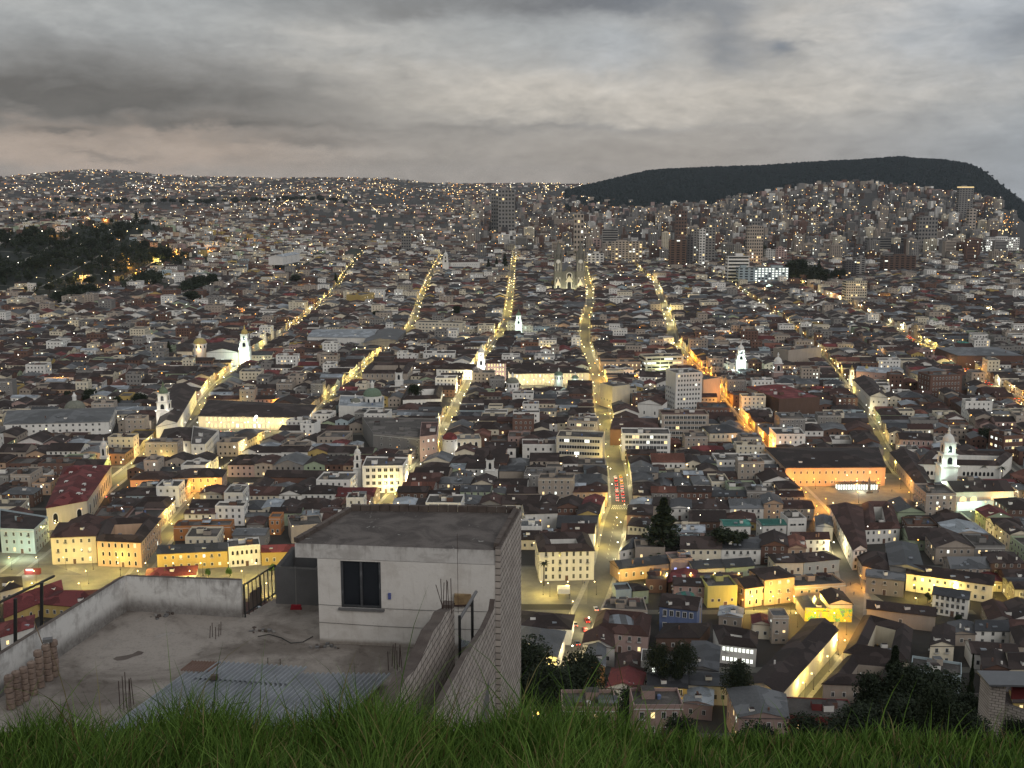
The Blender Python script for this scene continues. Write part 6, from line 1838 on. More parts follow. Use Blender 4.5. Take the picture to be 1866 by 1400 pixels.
def stained(name, base, mid, dark, zlo, zhi, band=.5, scale=1.0):
    """old lime plaster: cloudy wear, vertical water runs and a mould line of its own ragged shape near the floor"""
    m = bpy.data.materials.new(name); m.use_nodes = True; M[name] = m
    t = m.node_tree; p = t.nodes['Principled BSDF']; p.inputs['Roughness'].default_value = .95; p.inputs['Specular IOR Level'].default_value = .15
    g = t.nodes.new('ShaderNodeNewGeometry'); pos = S(t, g.outputs['Position'])
    sp = t.nodes.new('ShaderNodeSeparateXYZ'); t.links.new(pos.k, sp.inputs[0]); x, y, z = (S(t, sp.outputs[i]) for i in range(3))
    run = noise(t, comb(t, x * 5.0, y * 5.0, z * .5), 1.3, 6, .65)
    cloud = noise(t, pos, 1.7 * scale, 8, .68, .4); fine = noise(t, pos, 9.0, 6, .7)
    cc = mixc(t, (cloud.ss(.44, .66) * .65 + run.ss(.55, .72) * .55).clamp(), base, mid)
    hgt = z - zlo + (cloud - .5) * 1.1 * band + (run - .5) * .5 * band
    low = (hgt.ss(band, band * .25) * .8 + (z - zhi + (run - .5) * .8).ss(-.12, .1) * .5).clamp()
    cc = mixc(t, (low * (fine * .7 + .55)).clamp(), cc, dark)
    cc = mixc(t, fine.ss(.60, .72) * .25, cc, dark)
    t.links.new(cc.k, p.inputs['Base Color'])
    b = t.nodes.new('ShaderNodeBump'); b.inputs['Strength'].default_value = .5; b.inputs['Distance'].default_value = .02
    t.links.new(fine.k, b.inputs['Height']); t.links.new(b.outputs[0], p.inputs['Normal'])


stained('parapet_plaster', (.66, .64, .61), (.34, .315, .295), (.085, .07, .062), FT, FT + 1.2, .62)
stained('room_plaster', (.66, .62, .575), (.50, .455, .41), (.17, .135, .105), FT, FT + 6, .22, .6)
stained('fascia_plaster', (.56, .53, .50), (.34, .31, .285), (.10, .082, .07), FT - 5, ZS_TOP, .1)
def floor_mat():
    m = M['floor_concrete']; t = m.node_tree; p = t.nodes['Principled BSDF']
    g = t.nodes.new('ShaderNodeNewGeometry'); pos = S(t, g.outputs['Position'])
    a = noise(t, pos, .32, 6, .6, .6); b = noise(t, pos, 1.6, 7, .68, .3); c = noise(t, pos, 14, 5, .7)
    cc = mixc(t, (a.ss(.42, .62) * .75 + b.ss(.5, .68) * .35).clamp(), (.30, .262, .23), (.098, .078, .065))
    cc = mixc(t, b.ss(.60, .64) * a.ss(.5, .4) * .5, cc, (.36, .335, .31))
    cc = mixc(t, c.ss(.5, .72) * .4, cc, (.07, .058, .05))
    t.links.new(cc.k, p.inputs['Base Color'])


floor_mat()
def skin_mat():
    t = M['roof_skin'].node_tree; p = t.nodes['Principled BSDF']; g = t.nodes.new('ShaderNodeNewGeometry'); pos = S(t, g.outputs['Position'])
    a = noise(t, pos, .8, 6, .62, .8); b = noise(t, pos, 3.0, 7, .7, .6); c = noise(t, pos, 16, 5, .7)
    cc = mixc(t, a.ss(.4, .62) * .8, (.13, .11, .10), (.055, .045, .041)); cc = mixc(t, b.ss(.60, .66) * a.ss(.50, .62) * .85, cc, (.42, .40, .37)); cc = mixc(t, c.ss(.5, .7) * .4, cc, (.035, .03, .028))
    t.links.new(cc.k, p.inputs['Base Color'])


skin_mat()


def blockmat(name, ang):
    m = bpy.data.materials.new(name); m.use_nodes = True; M[name] = m
    t = m.node_tree; p = t.nodes['Principled BSDF']; p.inputs['Roughness'].default_value = .95; p.inputs['Specular IOR Level'].default_value = .15
    g = t.nodes.new('ShaderNodeNewGeometry'); sp = t.nodes.new('ShaderNodeSeparateXYZ'); t.links.new(g.outputs['Position'], sp.inputs[0])
    u = S(t, sp.outputs[0]) * math.cos(ang) + S(t, sp.outputs[1]) * math.sin(ang)
    v = comb(t, u, S(t, sp.outputs[2]), 0.0)
    b = t.nodes.new('ShaderNodeTexBrick'); t.links.new(v.k, b.inputs['Vector'])
    b.inputs['Scale'].default_value = 1.0; b.inputs['Brick Width'].default_value = .42; b.inputs['Row Height'].default_value = .215; b.inputs['Mortar Size'].default_value = .020
    b.inputs['Color1'].default_value = (.50, .435, .385, 1); b.inputs['Color2'].default_value = (.40, .345, .305, 1); b.inputs['Mortar'].default_value = (.10, .085, .075, 1)
    b.inputs['Mortar Smooth'].default_value = .3
    n1 = noise(t, S(t, g.outputs['Position']), 1.1, 5, .65)
    cc = mixc(t, n1.ss(.45, .8) * .55, S(t, b.outputs['Color']), (.15, .125, .11))
    t.links.new(cc.k, p.inputs['Base Color'])
    bp = t.nodes.new('ShaderNodeBump'); bp.inputs['Strength'].default_value = .6; bp.inputs['Distance'].default_value = .03; bp.invert = True
    t.links.new(b.outputs['Fac'], bp.inputs['Height']); t.links.new(bp.outputs[0], p.inputs['Normal'])


ZS = FT + 3.32
s0, s1 = at(537, 990, ZS), at(898, 1003, ZS); b0, b1 = at(640, 930, ZS), at(941, 934, ZS)
w0 = at(583, 1172, FT)
fd = (s1 - s0).normalized()                       # front direction
nb = Vector((-fd.y, fd.x, 0))
E0 = at(903, 1003, ZS); E1 = at(943, 930, ZS)     # outer east wall line of the house
ed = (E1 - E0).normalized()
EANG = math.atan2(ed.y, ed.x)
blockmat('block_side', EANG); blockmat('block_front', math.atan2(fd.y, fd.x))


def line_x(P0, d0, P1, d1):
    den = d0.x * d1.y - d0.y * d1.x; t = ((P1.x - P0.x) * d1.y - (P1.y - P0.y) * d1.x) / den
    return Vector((P0.x + d0.x * t, P0.y + d0.y * t, 0))


def onplane(px, py, P0, d0):
    d = ray(px, py); n = Vector((-d0.y, d0.x, 0)); t = (Vector((P0.x, P0.y, 0)).dot(n)) / d.dot(n)
    return Vector((d.x * t, d.y * t, CAMZ + d.z * t))


WC = line_x(w0, fd, E0, ed)       # front-right corner of the room
BR_ = line_x(b0, (b1 - b0).normalized(), E0, ed)
BL_ = w0 + nb * ((BR_ - WC).dot(nb) * .97); BL_.z = 0
TH = thing('terrace_house', 'white plastered rooftop room with one sliding window and flat stained roof slab', 'rooftop room', (w0.x, w0.y, FT))
og = TH.location


def gb(mb, name, parent=None, org=None):
    return mb.build(name, parent if parent is not None else TH, org if org is not None else og)


zc = ZS - .47
# front wall with a real window opening
wx0, wx1 = onplane(622, 1100, w0, fd), onplane(695, 1100, w0, fd)
wt, wb_ = onplane(650, 1022, w0, fd).z - .02, onplane(650, 1108, w0, fd).z
tt = lambda P: (P - w0).dot(fd)
u0, u1, uL = (wx0 - w0).dot(fd), (wx1 - w0).dot(fd), (WC - w0).dot(fd)
def FP(u, z, off=0): p = w0 + fd * u - nb * off; return (p.x, p.y, z)
W = MB()
for (a, b, z0_, z1_) in ((0, u0, FT, zc), (u1, uL, FT, zc), (u0, u1, FT, wb_), (u0, u1, wt, zc)):
    W.poly([FP(a, z0_), FP(b, z0_), FP(b, z1_), FP(a, z1_)], 'room_plaster')
for (a, b, c_, d_) in (((u0, wb_), (u1, wb_), (u1, wb_), (u0, wb_)),):
    W.poly([FP(u0, wb_), FP(u0, wb_, -.14), FP(u1, wb_, -.14), FP(u1, wb_)][::-1], 'room_plaster')
W.poly([FP(u0, wb_), FP(u0, wt), FP(u0, wt, -.14), FP(u0, wb_, -.14)], 'room_plaster'); W.poly([FP(u1, wt), FP(u1, wb_), FP(u1, wb_, -.14), FP(u1, wt, -.14)], 'room_plaster')
lo = (w0.x, w0.y); W.poly([(BL_.x, BL_.y, FT), (w0.x, w0.y, FT), (w0.x, w0.y, zc), (BL_.x, BL_.y, zc)], 'room_plaster')
W.poly([(BR_.x, BR_.y, FT - 8), (BL_.x, BL_.y, FT - 8), (BL_.x, BL_.y, zc), (BR_.x, BR_.y, zc)], 'room_plaster')
gb(W, 'wall')
G = MB()
G.poly([FP(u0, wb_, -.1), FP(u1, wb_, -.1), FP(u1, wt, -.1), FP(u0, wt, -.1)], 'glass'); wo = gb(G, 'window')
Fm = MB()
ang = math.atan2(fd.y, fd.x)
def bar(mb, ua, ub, za, zb, off, th, m):
    c_ = w0 + fd * ((ua + ub) / 2) - nb * off; mb.box((c_.x, c_.y, za), (ub - ua, th, zb - za), m, ang)
for a, b, z0_, z1_ in ((u0, u0 + .07, wb_, wt), (u1 - .07, u1, wb_, wt), (u0 + .07, u1 - .07, wb_, wb_ + .07), ((u0 + u1) / 2 - .03, (u0 + u1) / 2 + .04, wb_ + .07, wt)):
    bar(Fm, a, b, z0_, z1_, -.06, .07, 'roof_metal')
bar(Fm, u0 - .08, u1 + .1, wb_ - .07, wb_ - .003, .03, .1, 'render_grey')
o = gb(Fm, 'frame', wo, og)
# small blue switch box on the wall beside the window
sw = MB(); p = onplane(710, 1085, w0, fd); sw.box((p.x, p.y - .02, p.z - .12), (.09, .06, .2), 'blue_box', ang); gb(sw, 'switch_box')
# roof slab with fascia
SL = MB()
c1 = line_x(s0, fd, E0, ed); c2 = BR_; c3 = Vector((b0.x, b0.y, 0)); c0 = Vector((s0.x, s0.y, 0))
Qs = [(c0.x, c0.y), (c1.x, c1.y), (c2.x, c2.y), (c3.x, c3.y)]
SL.prism(Qs, zc, ZS, 'fascia_plaster', 'roof_skin', True); gb(SL, 'roof_slab')
PB = MB()       # edge blocks: back row, left row and right row
def blockrow(mb, A, B, n, z, h, m, th=.16):
    A, B = Vector((A[0], A[1])), Vector((B[0], B[1])); d = (B - A); L = d.length / n; a_ = math.atan2(d.y, d.x)
    for k in range(n):
        c_ = A + d * ((k + .5) / n); mb.box((c_.x, c_.y, z + .002), (L * .94, th, h * U(.9, 1.05)), m, a_ + U(-.01, .01))
blockrow(PB, c3, c2, 17, ZS, .22, 'mould'); blockrow(PB, lerp(c0, c3, .02), lerp(c0, c3, .97), 9, ZS, .14, 'mould'); blockrow(PB, lerp(c1, c2, .03), lerp(c1, c2, .97), 9, ZS, .2, 'mould')
gb(PB, 'parapet')

# east block wall of the house (part) and its far edge
EW = MB()
zt_, zl_ = ZS + .1, 150
a_, b_ = WC - ed * .02, BR_ + ed * .1
nn = Vector((ed.y, -ed.x, 0)) * .0
out = Vector((ed.y, -ed.x, 0)) * .16
P4 = [(a_.x, a_.y), ((a_ + out).x, (a_ + out).y), ((b_ + out).x, (b_ + out).y), (b_.x, b_.y)]
EW.prism(P4, zl_, zt_, 'block_side', 'mould'); gb(EW, 'side_wall')


# boundary wall continuing toward the slope (stepped top)
def profile_wall(name, label, P0, d0, prof, zlow, th, m, cat='wall', side=1):
    """prof: list of photo px on the wall plane for the top line, far to near"""
    t = thing(name, label, cat, (P0.x, P0.y, zlow))
    mb = MB(); pts = [onplane(px, py, P0, d0) for px, py in prof]
    off = Vector((d0.y, -d0.x, 0)) * (-th * side)
    for a, b in zip(pts, pts[1:]):
        A, B = a, b; A2, B2 = a + off, b + off
        mb.poly([(B.x, B.y, zlow), (A.x, A.y, zlow), tuple(A), tuple(B)], m); mb.poly([(A2.x, A2.y, zlow), (B2.x, B2.y, zlow), tuple(B2), tuple(A2)], m)
        mb.poly([tuple(A), tuple(A2), tuple(B2), tuple(B)], 'mould')
    for e, e2 in ((pts[0], pts[0] + off), (pts[-1], pts[-1] + off)):
        mb.poly([(e.x, e.y, zlow), (e2.x, e2.y, zlow), tuple(e2), tuple(e)], m)
    mb.build('wall', t, t.location); return t, pts


PE = WC + out
bw1, _ = profile_wall('boundary_wall', 'stepped concrete block wall running down beside the rooftop room', Vector((PE.x, PE.y, 0)), ed, [(902, 1092), (899, 1112), (884, 1145), (866, 1172), (850, 1195), (836, 1222), (815, 1260), (790, 1310)], 150, .16, 'block_side')
P2 = Vector((PE.x, PE.y, 0)) - Vector((ed.y, -ed.x, 0)) * 1.05
far2 = atd(828, 1112, 31.0)
P2 = Vector((far2.x, far2.y, 0))
bw2, pt2 = profile_wall('boundary_wall', 'short concrete block wall with a rebar column at its far end', P2, ed, [(828, 1108), (812, 1116), (806, 1130), (790, 1150), (778, 1178), (768, 1200), (755, 1222), (740, 1236), (715, 1290)], 150, .35, 'block_side')
cl = MB(); e = pt2[0]; cl.box((e.x - .2, e.y + .1, FT - 4), (.36, .3, e.z + .12 - FT + 4), 'mould', EANG); cl.build('column', bw2, bw2.location)


def rebars(label, pxs, z, hpx, lean=0.03, r=.012):
    base = at(sum(p[0] for p in pxs) / len(pxs), sum(p[1] for p in pxs) / len(pxs), z)
    t = thing('rebar_bundle', label, 'rebar', base)
    for (px, py), h_ in zip(pxs, hpx):
        p = at(px, py, z); dd = p.y; h = h_ * dd / 2000 * 1.03
        m_ = MB(); q = (p.x - base.x + U(-lean, lean) * 2, p.y - base.y, h)
        m_.tube((p.x - base.x, p.y - base.y, -.1), q, r, r, 'rust_bar', 5); m_.build('rod', t)
    return t


rebars('cluster of six rusty rods beside the near sheet roof', [(219, 1297), (226, 1294), (231, 1290), (235, 1296), (239, 1294), (244, 1284)], FT, [62, 68, 72, 66, 62, 54])
rebars('five rusty rods standing from a stain on the terrace floor', [(382, 1163), (387, 1161), (393, 1165), (398, 1160), (402, 1157)], FT, [24, 28, 24, 24, 26])
rebars('two short rods behind the top edge of the sheet roof', [(488, 1217), (511, 1219)], FT, [20, 20])
rebars('clump of rods before the base of the white wall', [(708, 1222), (714, 1215), (718, 1218), (724, 1222), (728, 1216), (733, 1224)], FT, [38, 44, 50, 40, 38, 54])
zc2 = pt2[0].z + .1
rebars('tall rods rising from the block column', [(806, 1109), (807, 1112), (813, 1113), (818, 1110), (823, 1112)], zc2, [58, 54, 60, 54, 62])
m_ = MB(); a = at(808, 1112, zc2); m_.tube((0, 0, 0), (-.22, .1, .75), .012, .012, 'rust_bar', 5); o = m_.build('leaning_rod'); o.location = a; tag(o, 'single rusty rod leaning away from the tall rod cluster', 'rebar')
rebars('long thin wire rising in front of the slab', [(835, 1112)], zc2, [148], r=.007, lean=.08)
# sheet roofing over the passage, foam seat, posts
t = thing('passage_roof', 'old grey corrugated sheet over the narrow passage between block walls', 'sheet roof', at(880, 1130, FT + .9)); pl = t.location
def corrugated(mb, A, dirR, lenR, dirT, lenT, pitch, amp, m, z_up=Vector((0, 0, 1))):
    n = max(2, int(lenT / pitch * 6)); prev = None
    for k in range(n + 1):
        s_ = lenT * k / n; c_ = A + dirT * s_ + z_up * (amp * math.sin(2 * math.pi * s_ / pitch))
        d_ = c_ + dirR * lenR
        if prev: mb.poly([prev[0], tuple(c_), tuple(d_), prev[1]], m)
        prev = (tuple(c_), tuple(d_))
zr = FT + .75
q0, q1, q2, q3 = at(875, 1096, zr), at(898, 1090, zr), at(884, 1170, zr - .5), at(842, 1182, zr - .5)
mb = MB(); dT = (q1 - q0); dR = (q3 - q0)
corrugated(mb, q0 + Vector((-.15, 0, 0)), dR.normalized(), dR.length, dT.normalized(), dT.length + .25, .09, .018, 'zinc'); mb.build('sheet', t, pl)
mb = MB(); q4, q5 = at(795, 1135, zr + .5), at(812, 1100, zr + .5)
corrugated(mb, q4 + Vector((-.1, 0, 0)), (q5 - q4).normalized(), (q5 - q4).length, Vector((1, 0, 0)), .3, .09, .018, 'zinc'); mb.build('sheet', t, pl)
fs = at(843, 1100, FT + 1.5); t = thing('foam_seat', 'weathered tan foam seat on a rusty frame beside the rods', 'seat', fs)
mb = MB(); mb.box((0, 0, 0), (.58, .5, .05), 'rust_bar', .1); mb.build('frame', t)
mb = MB()
for k in range(4): mb.box((0, 0, .05 + k * .08), (.56 - .03 * abs(k - 1.5), .48 - .03 * abs(k - 1.5), .08), 'foam', .1)
mb.build('cushion', t)
for lab, px, pyb, pyt in (('front black post of the leaning handrail by the passage', 838, 1188, 1122), ('rear black post of the leaning handrail by the passage', 861, 1174, 1092), ('thin black post standing on the stepped block wall', 865, 1222, 1172)):
    d_ = 30.5 if px < 850 else 31.5; a, b = atd(px, pyb, d_), atd(px, pyt, d_)
    mb = MB(); mb.tube((0, 0, -.6), (0, 0, b.z - a.z), .045, .045, 'metal_dark', 6); o = mb.build('post'); o.location = a; tag(o, lab, 'post')
mb = MB(); a, b = atd(838, 1128, 30.5), atd(868, 1078, 31.6); mb.tube((0, 0, 0), tuple(b - a), .05, .05, 'render_grey', 6); o = mb.build('handrail'); o.location = a; tag(o, 'leaning grey pipe handrail across the two black posts', 'handrail')

# terrace floor and parapets
c_ = at(232, 1113, FT); r_ = at(441, 1126, FT); l_ = at(105, 1200, FT)
ld = (l_ - c_).normalized(); rd = (r_ - c_).normalized()
far_l = c_ + ld * 14
fr = line_x(w0, nb, c_, rd)      # where far parapet line meets the room's left side line
back_r = at(583, 1098, FT); gate_l = at(441, 1126, FT); gate_r = at(497, 1092, FT); tank_l = at(503, 1100, FT)
FLR = [(far_l.x, far_l.y), (-1.2, 24.5), (WC.x, WC.y), (w0.x, w0.y), (back_r.x, back_r.y + .3), (tank_l.x - .1, tank_l.y + .6), (gate_l.x, gate_l.y), (c_.x, c_.y)]
t = thing('roof_terrace', 'stained bare concrete roof terrace around the rooftop room', 'terrace', (c_.x, c_.y, FT)); tl_ = t.location
mb = MB(); mb.poly([(p[0], p[1], FT) for p in FLR], 'floor_concrete'); mb.prism([(p[0], p[1]) for p in FLR], FT - 9, FT - .004, 'render_grey', 0); mb.build('floor', t, tl_)
def thick(mb, A, B, z0_, zA, zB, th, m, top):
    d = (B - A).normalized(); n = Vector((-d.y, d.x, 0)) * th
    a, b, c2_, d2 = A, B, B + n, A + n
    mb.poly([(a.x, a.y, z0_), (b.x, b.y, z0_), (b.x, b.y, zB), (a.x, a.y, zA)], m); mb.poly([(c2_.x, c2_.y, z0_), (d2.x, d2.y, z0_), (d2.x, d2.y, zA), (c2_.x, c2_.y, zB)], m)
    mb.poly([(a.x, a.y, zA), (b.x, b.y, zB), (c2_.x, c2_.y, zB), (d2.x, d2.y, zA)], top); mb.poly([(b.x, b.y, z0_), (c2_.x, c2_.y, z0_), (c2_.x, c2_.y, zB), (b.x, b.y, zB)], m); mb.poly([(d2.x, d2.y, z0_), (a.x, a.y, z0_), (a.x, a.y, zA), (d2.x, d2.y, zA)], m)
hp = onplane(228, 1050, c_, ld).z
mb = MB(); thick(mb, far_l, c_ + Vector((.0, 0, 0)), FT - 2, hp - .02, hp, .16, 'parapet_plaster', 'mould'); mb.build('left_parapet', t, tl_)
mb = MB(); thick(mb, c_, gate_l, FT - 2, hp, onplane(440, 1058, c_, rd).z, .16, 'parapet_plaster', 'mould'); mb.build('far_parapet', t, tl_)
# gate railing on the far side
gt = thing('railing_gate', 'black iron railing gate between the parapet and the grey tank room', 'railing', gate_l)
ga_, gb_ = gate_l + Vector((.1, .05, 0)), at(498, 1095, FT) + Vector((0, .5, 0))
dg_ = gb_ - ga_
for k in range(9):
    q = ga_ + dg_ * (k / 8) - gate_l; mb = MB(); mb.tube((q.x, q.y, 0), (q.x, q.y, 1.15), .018 if k % 4 else .035, .018 if k % 4 else .035, 'metal_dark', 5); mb.build('baluster', gt)
for z in (.12, 1.15):
    mb = MB(); a, b = ga_ - gate_l, gb_ - gate_l; mb.tube((a.x, a.y, z), (b.x, b.y, z), .03, .03, 'metal_dark', 5); mb.build('rail', gt)
mb = MB(); a, b = ga_ - gate_l, gb_ - gate_l; a, b = a + dg_ * .15, a + dg_ * .55; mb.poly([(a.x, a.y, .15), (b.x, b.y, .15), (b.x, b.y, .75), (a.x, a.y, .75)], 'mould'); mb.build('panel', gt)
# grey tank room with open top
tk = thing('tank_room', 'low unpainted grey box with an open top beside the white room', 'tank', (tank_l.x, tank_l.y, FT))
a0, a1 = at(503, 1100, FT), at(581, 1104, FT); hT = onplane(545, 1037, a0, (a1 - a0).normalized()).z - FT
dd_ = Vector((0, 2.3, 0)); O4 = [(0, 0), (a1.x - a0.x, a1.y - a0.y), (a1.x - a0.x, a1.y - a0.y + 2.3), (.15, 2.3)]
mb = MB(); mb.prism(O4, -2, hT, 'render_grey', 0)
I4 = [bil(O4, .09, .08), bil(O4, .93, .08), bil(O4, .93, .92), bil(O4, .09, .92)]
for i in range(4):
    a, b = I4[i], I4[(i + 1) % 4]; A, B_ = O4[i], O4[(i + 1) % 4]
    mb.poly([(b[0], b[1], .3), (a[0], a[1], .3), (a[0], a[1], hT), (b[0], b[1], hT)], 'render_grey'); mb.poly([(A[0], A[1], hT), (B_[0], B_[1], hT), (b[0], b[1], hT), (a[0], a[1], hT)], 'roof_concrete')
mb.poly([(p[0], p[1], .3) for p in I4], 'mould'); mb.build('wall', tk)
rs_ = random.Random(9)
for lab, px, py in (('small heap of rubble against the far parapet', 300, 1122), ('small heap of rubble near the foot of the white wall', 596, 1180), ('scatter of broken mortar by the rebar stain', 470, 1150)):
    p = at(px, py, FT); mb = MB()
    for k in range(14): mb.box((rs_.gauss(0, .22), rs_.gauss(0, .14), 0), (rs_.uniform(.04, .14), rs_.uniform(.04, .12), rs_.uniform(.03, .08)), rs_.choice(['mould', 'render_grey', 'chalk']), rs_.uniform(0, 3))
    o = mb.build('rubble_heap'); o.location = p; tag(o, lab, 'rubble')
hs_ = MB(); pts = [at(px, py, FT + .02) for px, py in ((470, 1160), (490, 1156), (512, 1162), (530, 1172), (552, 1170), (570, 1160))]
for a, b in zip(pts, pts[1:]): hs_.tube(tuple(a - pts[0]), tuple(b - pts[0]), .014, .014, 'metal_dark', 5)
o = hs_.build('hose'); o.location = pts[0]; tag(o, 'thin dark hose lying across the floor near the white room', 'hose')
cb = MB()
for z_ in (FT + .72, FT + 1.32):
    pr = None
    for k in range(9):
        q = FP(uL * k / 8, z_ - .05 * math.sin(math.pi * k / 8), .02)
        if pr: cb.tube(Vector(pr) - og, Vector(q) - og, .006, .006, 'metal_dark', 4)
        pr = q
cb.build('cable', TH)
# broom
bp_ = at(540, 1110, FT); t = thing('broom', 'broom with a red head leaning on the grey tank', 'broom', bp_)
mb = MB(); mb.tube((0, 0, .12), (-.05, .28, 1.45), .014, .014, 'chalk', 6); mb.build('handle', t)
mb = MB(); mb.box((0, -.02, .06), (.34, .09, .1), 'broom_red'); mb.box((0, -.03, 0), (.38, .11, .07), 'broom_red'); mb.build('head', t)
# puddle stain: a real thin patch of wet dirt
p = at(232, 1196, FT + .004); mb = MB()
sh = [(-.38, -.10), (-.2, -.16), (.05, -.12), (.2, -.02), (.4, .06), (.42, .15), (.2, .2), (.1, .08), (-.1, .02), (-.33, -.02)]
mb.poly([(p.x + a * 1.0, p.y + b * 2.1, FT + .004) for a, b in sh], 'mould'); o = mb.build('wet_patch'); tag(o, 'small dark wet patch on the terrace floor', 'puddle')
# left railing above the parapet
rt = thing('handrail', 'black metal handrail on posts beyond the parapet', 'railing', tuple(atd(28, 1170, 33)))
rl = rt.location
A, B_ = atd(-30, 1112, 31.4), atd(98, 1050, 37)
mb = MB(); mb.tube(tuple(A - rl), tuple(B_ - rl), .045, .045, 'metal_dark', 6); mb.build('rail', rt)
for px, pb, pt, d_ in ((28, 1175, 1091, 32.9), (76, 1140, 1062, 35.2)):
    a, b = atd(px, pb, d_), atd(px, pt, d_); mb = MB(); mb.tube(tuple(a - rl), tuple(b - rl), .06, .06, 'metal_dark', 6); mb.build('post', rt)
# stacked roof tiles
PXS = [(16, 1292, 8), (30, 1284, 8), (43, 1276, 8), (57, 1266, 8), (70, 1252, 8), (85, 1240, 8), (97, 1232, 8)]
for i, (px, py, n_) in enumerate(PXS):
    p = at(px + 4, py, FT); t = thing('tile_stack', f"{ORD[i]} stack of old clay roof tiles from the near end of the row", 'tile stack', p, 0, 'stacks of old roof tiles')
    hh = 1.02 if i < 4 else 1.15
    for k in range(6):
        mb = MB(); z = hh * k / 6
        for j in range(7):
            a0_ = .12 * j
        mb.lathe((U(-.015, .015), U(-.015, .015), z), [(.10, 0), (.125, .02), (.12, hh / 6 - .04), (.10, hh / 6 - .015), (.02, hh / 6 - .01)], 'tile_stack', 9, U(0, 1)); mb.build('tile', t)
p = at(86, 1172, FT + 1.15); mb = MB(); mb.box((0, 0, 0), (.26, .2, .1), 'render_grey', .3); o = mb.build('concrete_block'); o.location = at(94, 1236, FT) + Vector((-.03, 0, 1.16)); tag(o, 'grey block lying on top of the last tile stack', 'block')
mb = MB(); mb.tube((0, 0, 0), (-.22, .05, .7), .014, .012, 'foam', 5); o = mb.build('stick'); o.location = at(80, 1240, FT) + Vector((0, .1, 1.1)); tag(o, 'thin yellowish stick poking up between the tile stacks', 'stick')
# white post at the very left edge
p = atd(1, 1290, 29.6); mb = MB(); mb.box((0, 0, 0), (.22, .2, 4.2), 'plaster'); o = mb.build('post'); o.location = (p.x - .05, p.y, FT - 1.9 + .0); tag(o, 'white plastered post beside the nearest tile stack', 'post')
# corrugated sheet roof
zz = FT + .32
A = at(338, 1226, zz); Bq = at(712, 1228, zz); Cq = at(205, 1322, zz); t = thing('sheet_roof', 'large corrugated zinc sheet roof with a brick weight on it', 'sheet roof', A); al = t.location
dT = (Bq - A); dR = (Cq - A)
mb = MB(); corrugated(mb, A, dR.normalized(), dR.length * 1.6, dT.normalized(), dT.length, .15, .045, 'zinc'); mb.build('sheet', t, al)
zz2 = FT + .36; A2 = at(398, 1206, zz2); B2 = at(560, 1216, zz2); C2 = at(355, 1237, zz2)
mb = MB(); corrugated(mb, A2, (C2 - A2).normalized(), (C2 - A2).length, (B2 - A2).normalized(), (B2 - A2).length, .15, .045, 'zinc'); mb.build('upper_sheet', t, al)
A3 = at(350, 1204, zz2 - .02); mb = MB(); corrugated(mb, A3, (at(322, 1226, zz2) - A3).normalized(), .75, (at(398, 1206, zz2) - A3).normalized(), .95, .095, .020, 'zinc_rust'); mb.build('rusty_sheet', t, al)
p = at(391, 1238, zz2 + .03); mb = MB(); mb.box((0, 0, 0), (.2, .14, .13), 'mould', .1); o = mb.build('brick'); o.location = p; tag(o, 'dark brick weighing down the zinc sheets', 'brick')
p = at(437, 1282, zz + .03); mb = MB(); mb.tube((-.18, -.03, 0), (.2, .05, .02), .015, .01, 'bark', 5); o = mb.build('twig'); o.location = p; tag(o, 'dead twig lying on the zinc sheet roof', 'twig')
# bare block tower in the lower right corner
a, b = atd(1808, 1262, 75), atd(1838, 1262, 72); c2_ = atd(1900, 1240, 62)
t = thing('block_tower', 'unfinished concrete block building corner above the leafy slope trees', 'building', (a.x, a.y, 120))
blockmat('block_tower_side', .0)
a = atd(1806, 1245, 75); b = atd(1834, 1250, 74.6); zz = a.z
mb = MB(); mb.prism([(a.x, a.y), (b.x, b.y), (b.x + .1, b.y + 2), (a.x + .1, a.y + 2)], 120, zz, 'block_tower_side', 'roof_concrete'); mb.prism([(b.x + .01, b.y + .2), (b.x + 3.5, b.y - 3.5), (b.x + 3.7, b.y - 3.3), (b.x + .2, b.y + .4)], 120, zz - 1.5, 'block_tower_side', 'roof_concrete'); mb.build('wall', t, t.location)
mb = MB(); mb.box((b.x + 1.9, b.y + .9, zz + .01), (6.4, 2.4, .14), 'roof_metal', -.04); mb.build('roof', t, t.location)
mb = MB(); mb.box((b.x + 3.2, b.y + 1.6, zz - 1.8), (4, .2, 1.8), 'wall_red'); mb.build('red_wall', t, t.location)
# green netting fence and lamp on the slope
for lab, px, pyt, d_, w_ in (('peach walled house behind the grass below the dark trees', 1075, 1288, 262, 14), ('peach house corner behind the tall grass by the sagging roof', 1200, 1284, 268, 13)):
    p = atd(px, pyt, d_); make_building('house', lab, 'house', [(p.x - w_ / 2, d_), (p.x + w_ / 2, d_), (p.x + w_ / 2, d_ + 10), (p.x - w_ / 2, d_ + 10)], 8, 'flat', 'pink', 'concrete', 2, 4, z0=p.z - 9, side=0)
p = atd(972, 1300, 200); t = thing('street_lamp', 'orange lamp glowing behind the grass below the dark tree', 'street lamp', p - Vector((0, 0, 6.3))); kid(POLE, 'pole', t); kid(HEADS['orange'], 'lamp_head', t); point((.9, 0, 5.7), 2500, (1, .6, .2), t)

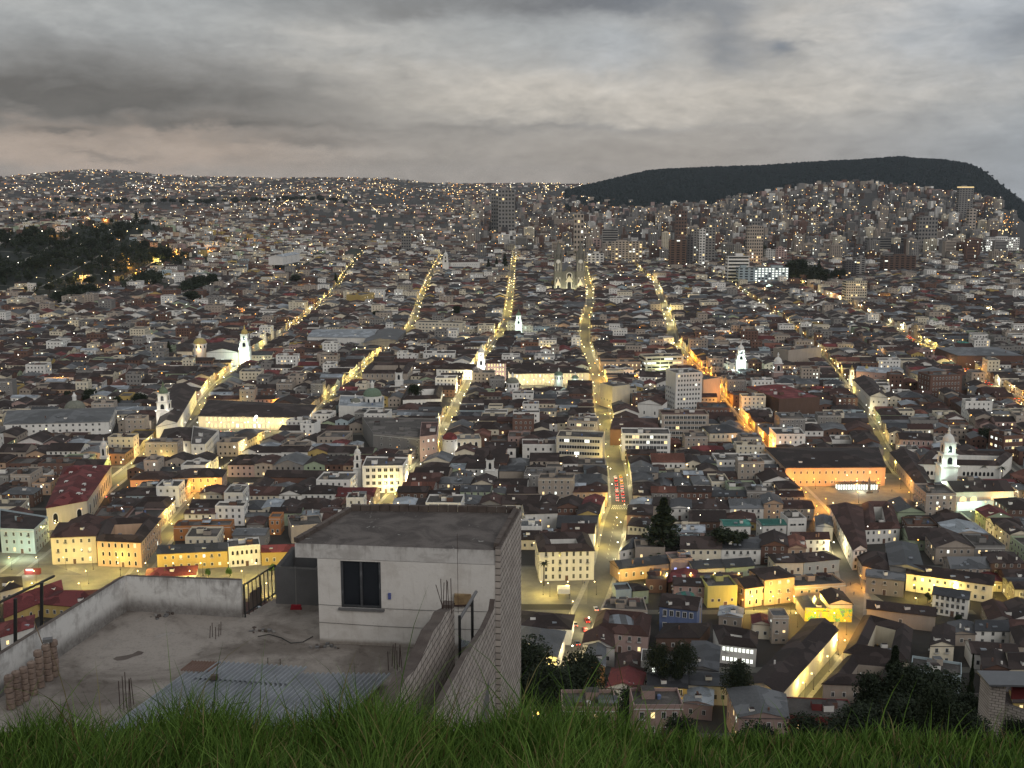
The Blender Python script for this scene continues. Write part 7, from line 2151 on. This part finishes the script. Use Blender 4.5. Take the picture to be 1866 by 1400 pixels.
# ------------------------------------------------------------------ grass on the crest of the slope
def grass():
    rg = np.random.default_rng(3); N = 46000
    y = rg.uniform(3.6, 8.6, N); x = rg.uniform(-1, 1, N) * (y * .52 + .5)
    tuft = np.sin(x * 5.1 + 1.3) * np.sin(y * 4.3 + x * 1.7) * .5 + .5
    h = rg.uniform(.24, .66, N) * (.55 + .75 * tuft)
    # a taller clump in the middle and low spots as the photograph shows
    cx = x / y
    h *= .50 + .58 * np.exp(-((cx + .14) / .045) ** 2) + .30 * np.exp(-((cx + .29) / .05) ** 2) + .22 * np.exp(-((cx - .03) / .07) ** 2) - .17 * (cx > .12) - .06 * (cx > .25) + .12 * np.exp(-((cx - .3) / .06) ** 2)
    clump = np.sin(x * 2.3 + .7) * .12 + np.sin(x * 7.7 + y) * .08; h = h * (1 + clump); tall = rg.random(N) < .016; h = np.where(tall, h * 1.8 + .12, h)
    z = np.array([T(0, v) for v in y]) - .02
    a = rg.uniform(0, 2 * np.pi, N); lean = rg.uniform(.15, .75, N) * h
    dx, dy = np.cos(a) * lean + .05 * h, np.sin(a) * lean * .6
    w = rg.uniform(.003, .0065, N)
    fa = rg.uniform(-.7, .7, N); wx, wy = np.cos(fa) * w, np.sin(fa) * w
    K = 5; V = np.zeros((N, 2 * K, 3))
    for k in range(K):
        t = k / (K - 1); bx = x + dx * t ** 1.9; by = y + dy * t ** 1.9; bz = z + h * (t - .28 * t ** 3.0 * (lean / h))
        ww = 1 - t ** 1.6 * .96
        V[:, 2 * k, 0] = bx - wx * ww; V[:, 2 * k, 1] = by - wy * ww; V[:, 2 * k, 2] = bz
        V[:, 2 * k + 1, 0] = bx + wx * ww; V[:, 2 * k + 1, 1] = by + wy * ww; V[:, 2 * k + 1, 2] = bz
    base = (np.arange(N) * 2 * K)[:, None]
    quad = np.array([[2 * k, 2 * k + 1, 2 * k + 3, 2 * k + 2] for k in range(K - 1)])
    Fq = (base[:, :, None] + quad[None]).reshape(-1, 4)
    me = bpy.data.meshes.new('grass')
    me.vertices.add(N * 2 * K); me.vertices.foreach_set('co', V.astype(np.float32).ravel())
    me.loops.add(Fq.size); me.loops.foreach_set('vertex_index', Fq.astype(np.int32).ravel())
    me.polygons.add(len(Fq)); me.polygons.foreach_set('loop_start', np.arange(0, Fq.size, 4, dtype=np.int32))
    mi = np.repeat((rg.random(N) < .11).astype(np.int32), K - 1); me.polygons.foreach_set('material_index', mi)
    me.materials.append(M['blade']); me.materials.append(M['blade_dry']); me.update(calc_edges=True)
    o = bpy.data.objects.new('grass', me); col.objects.link(o); tag(o, kind='stuff')


grass()

# ------------------------------------------------------------------ haze
HAZE = 1.7e-5
hz = MB(); hz.prism([(-14600, -90), (14600, -90), (14600, 15200), (-14600, 15200)], -160, 470, 'ground', None, True)
ho = hz.build('haze'); ho.data.materials.clear()
hm = bpy.data.materials.new('haze_air'); hm.use_nodes = True; t_ = hm.node_tree; t_.nodes.clear()
oo = t_.nodes.new('ShaderNodeOutputMaterial'); pv = t_.nodes.new('ShaderNodeVolumePrincipled')
pv.inputs['Density'].default_value = HAZE; pv.inputs['Color'].default_value = (.80, .86, .95, 1); pv.inputs['Anisotropy'].default_value = .2
t_.links.new(pv.outputs[0], oo.inputs['Volume']); ho.data.materials.append(hm); tag(ho, kind='stuff')
sc.cycles.volume_bounces = 0
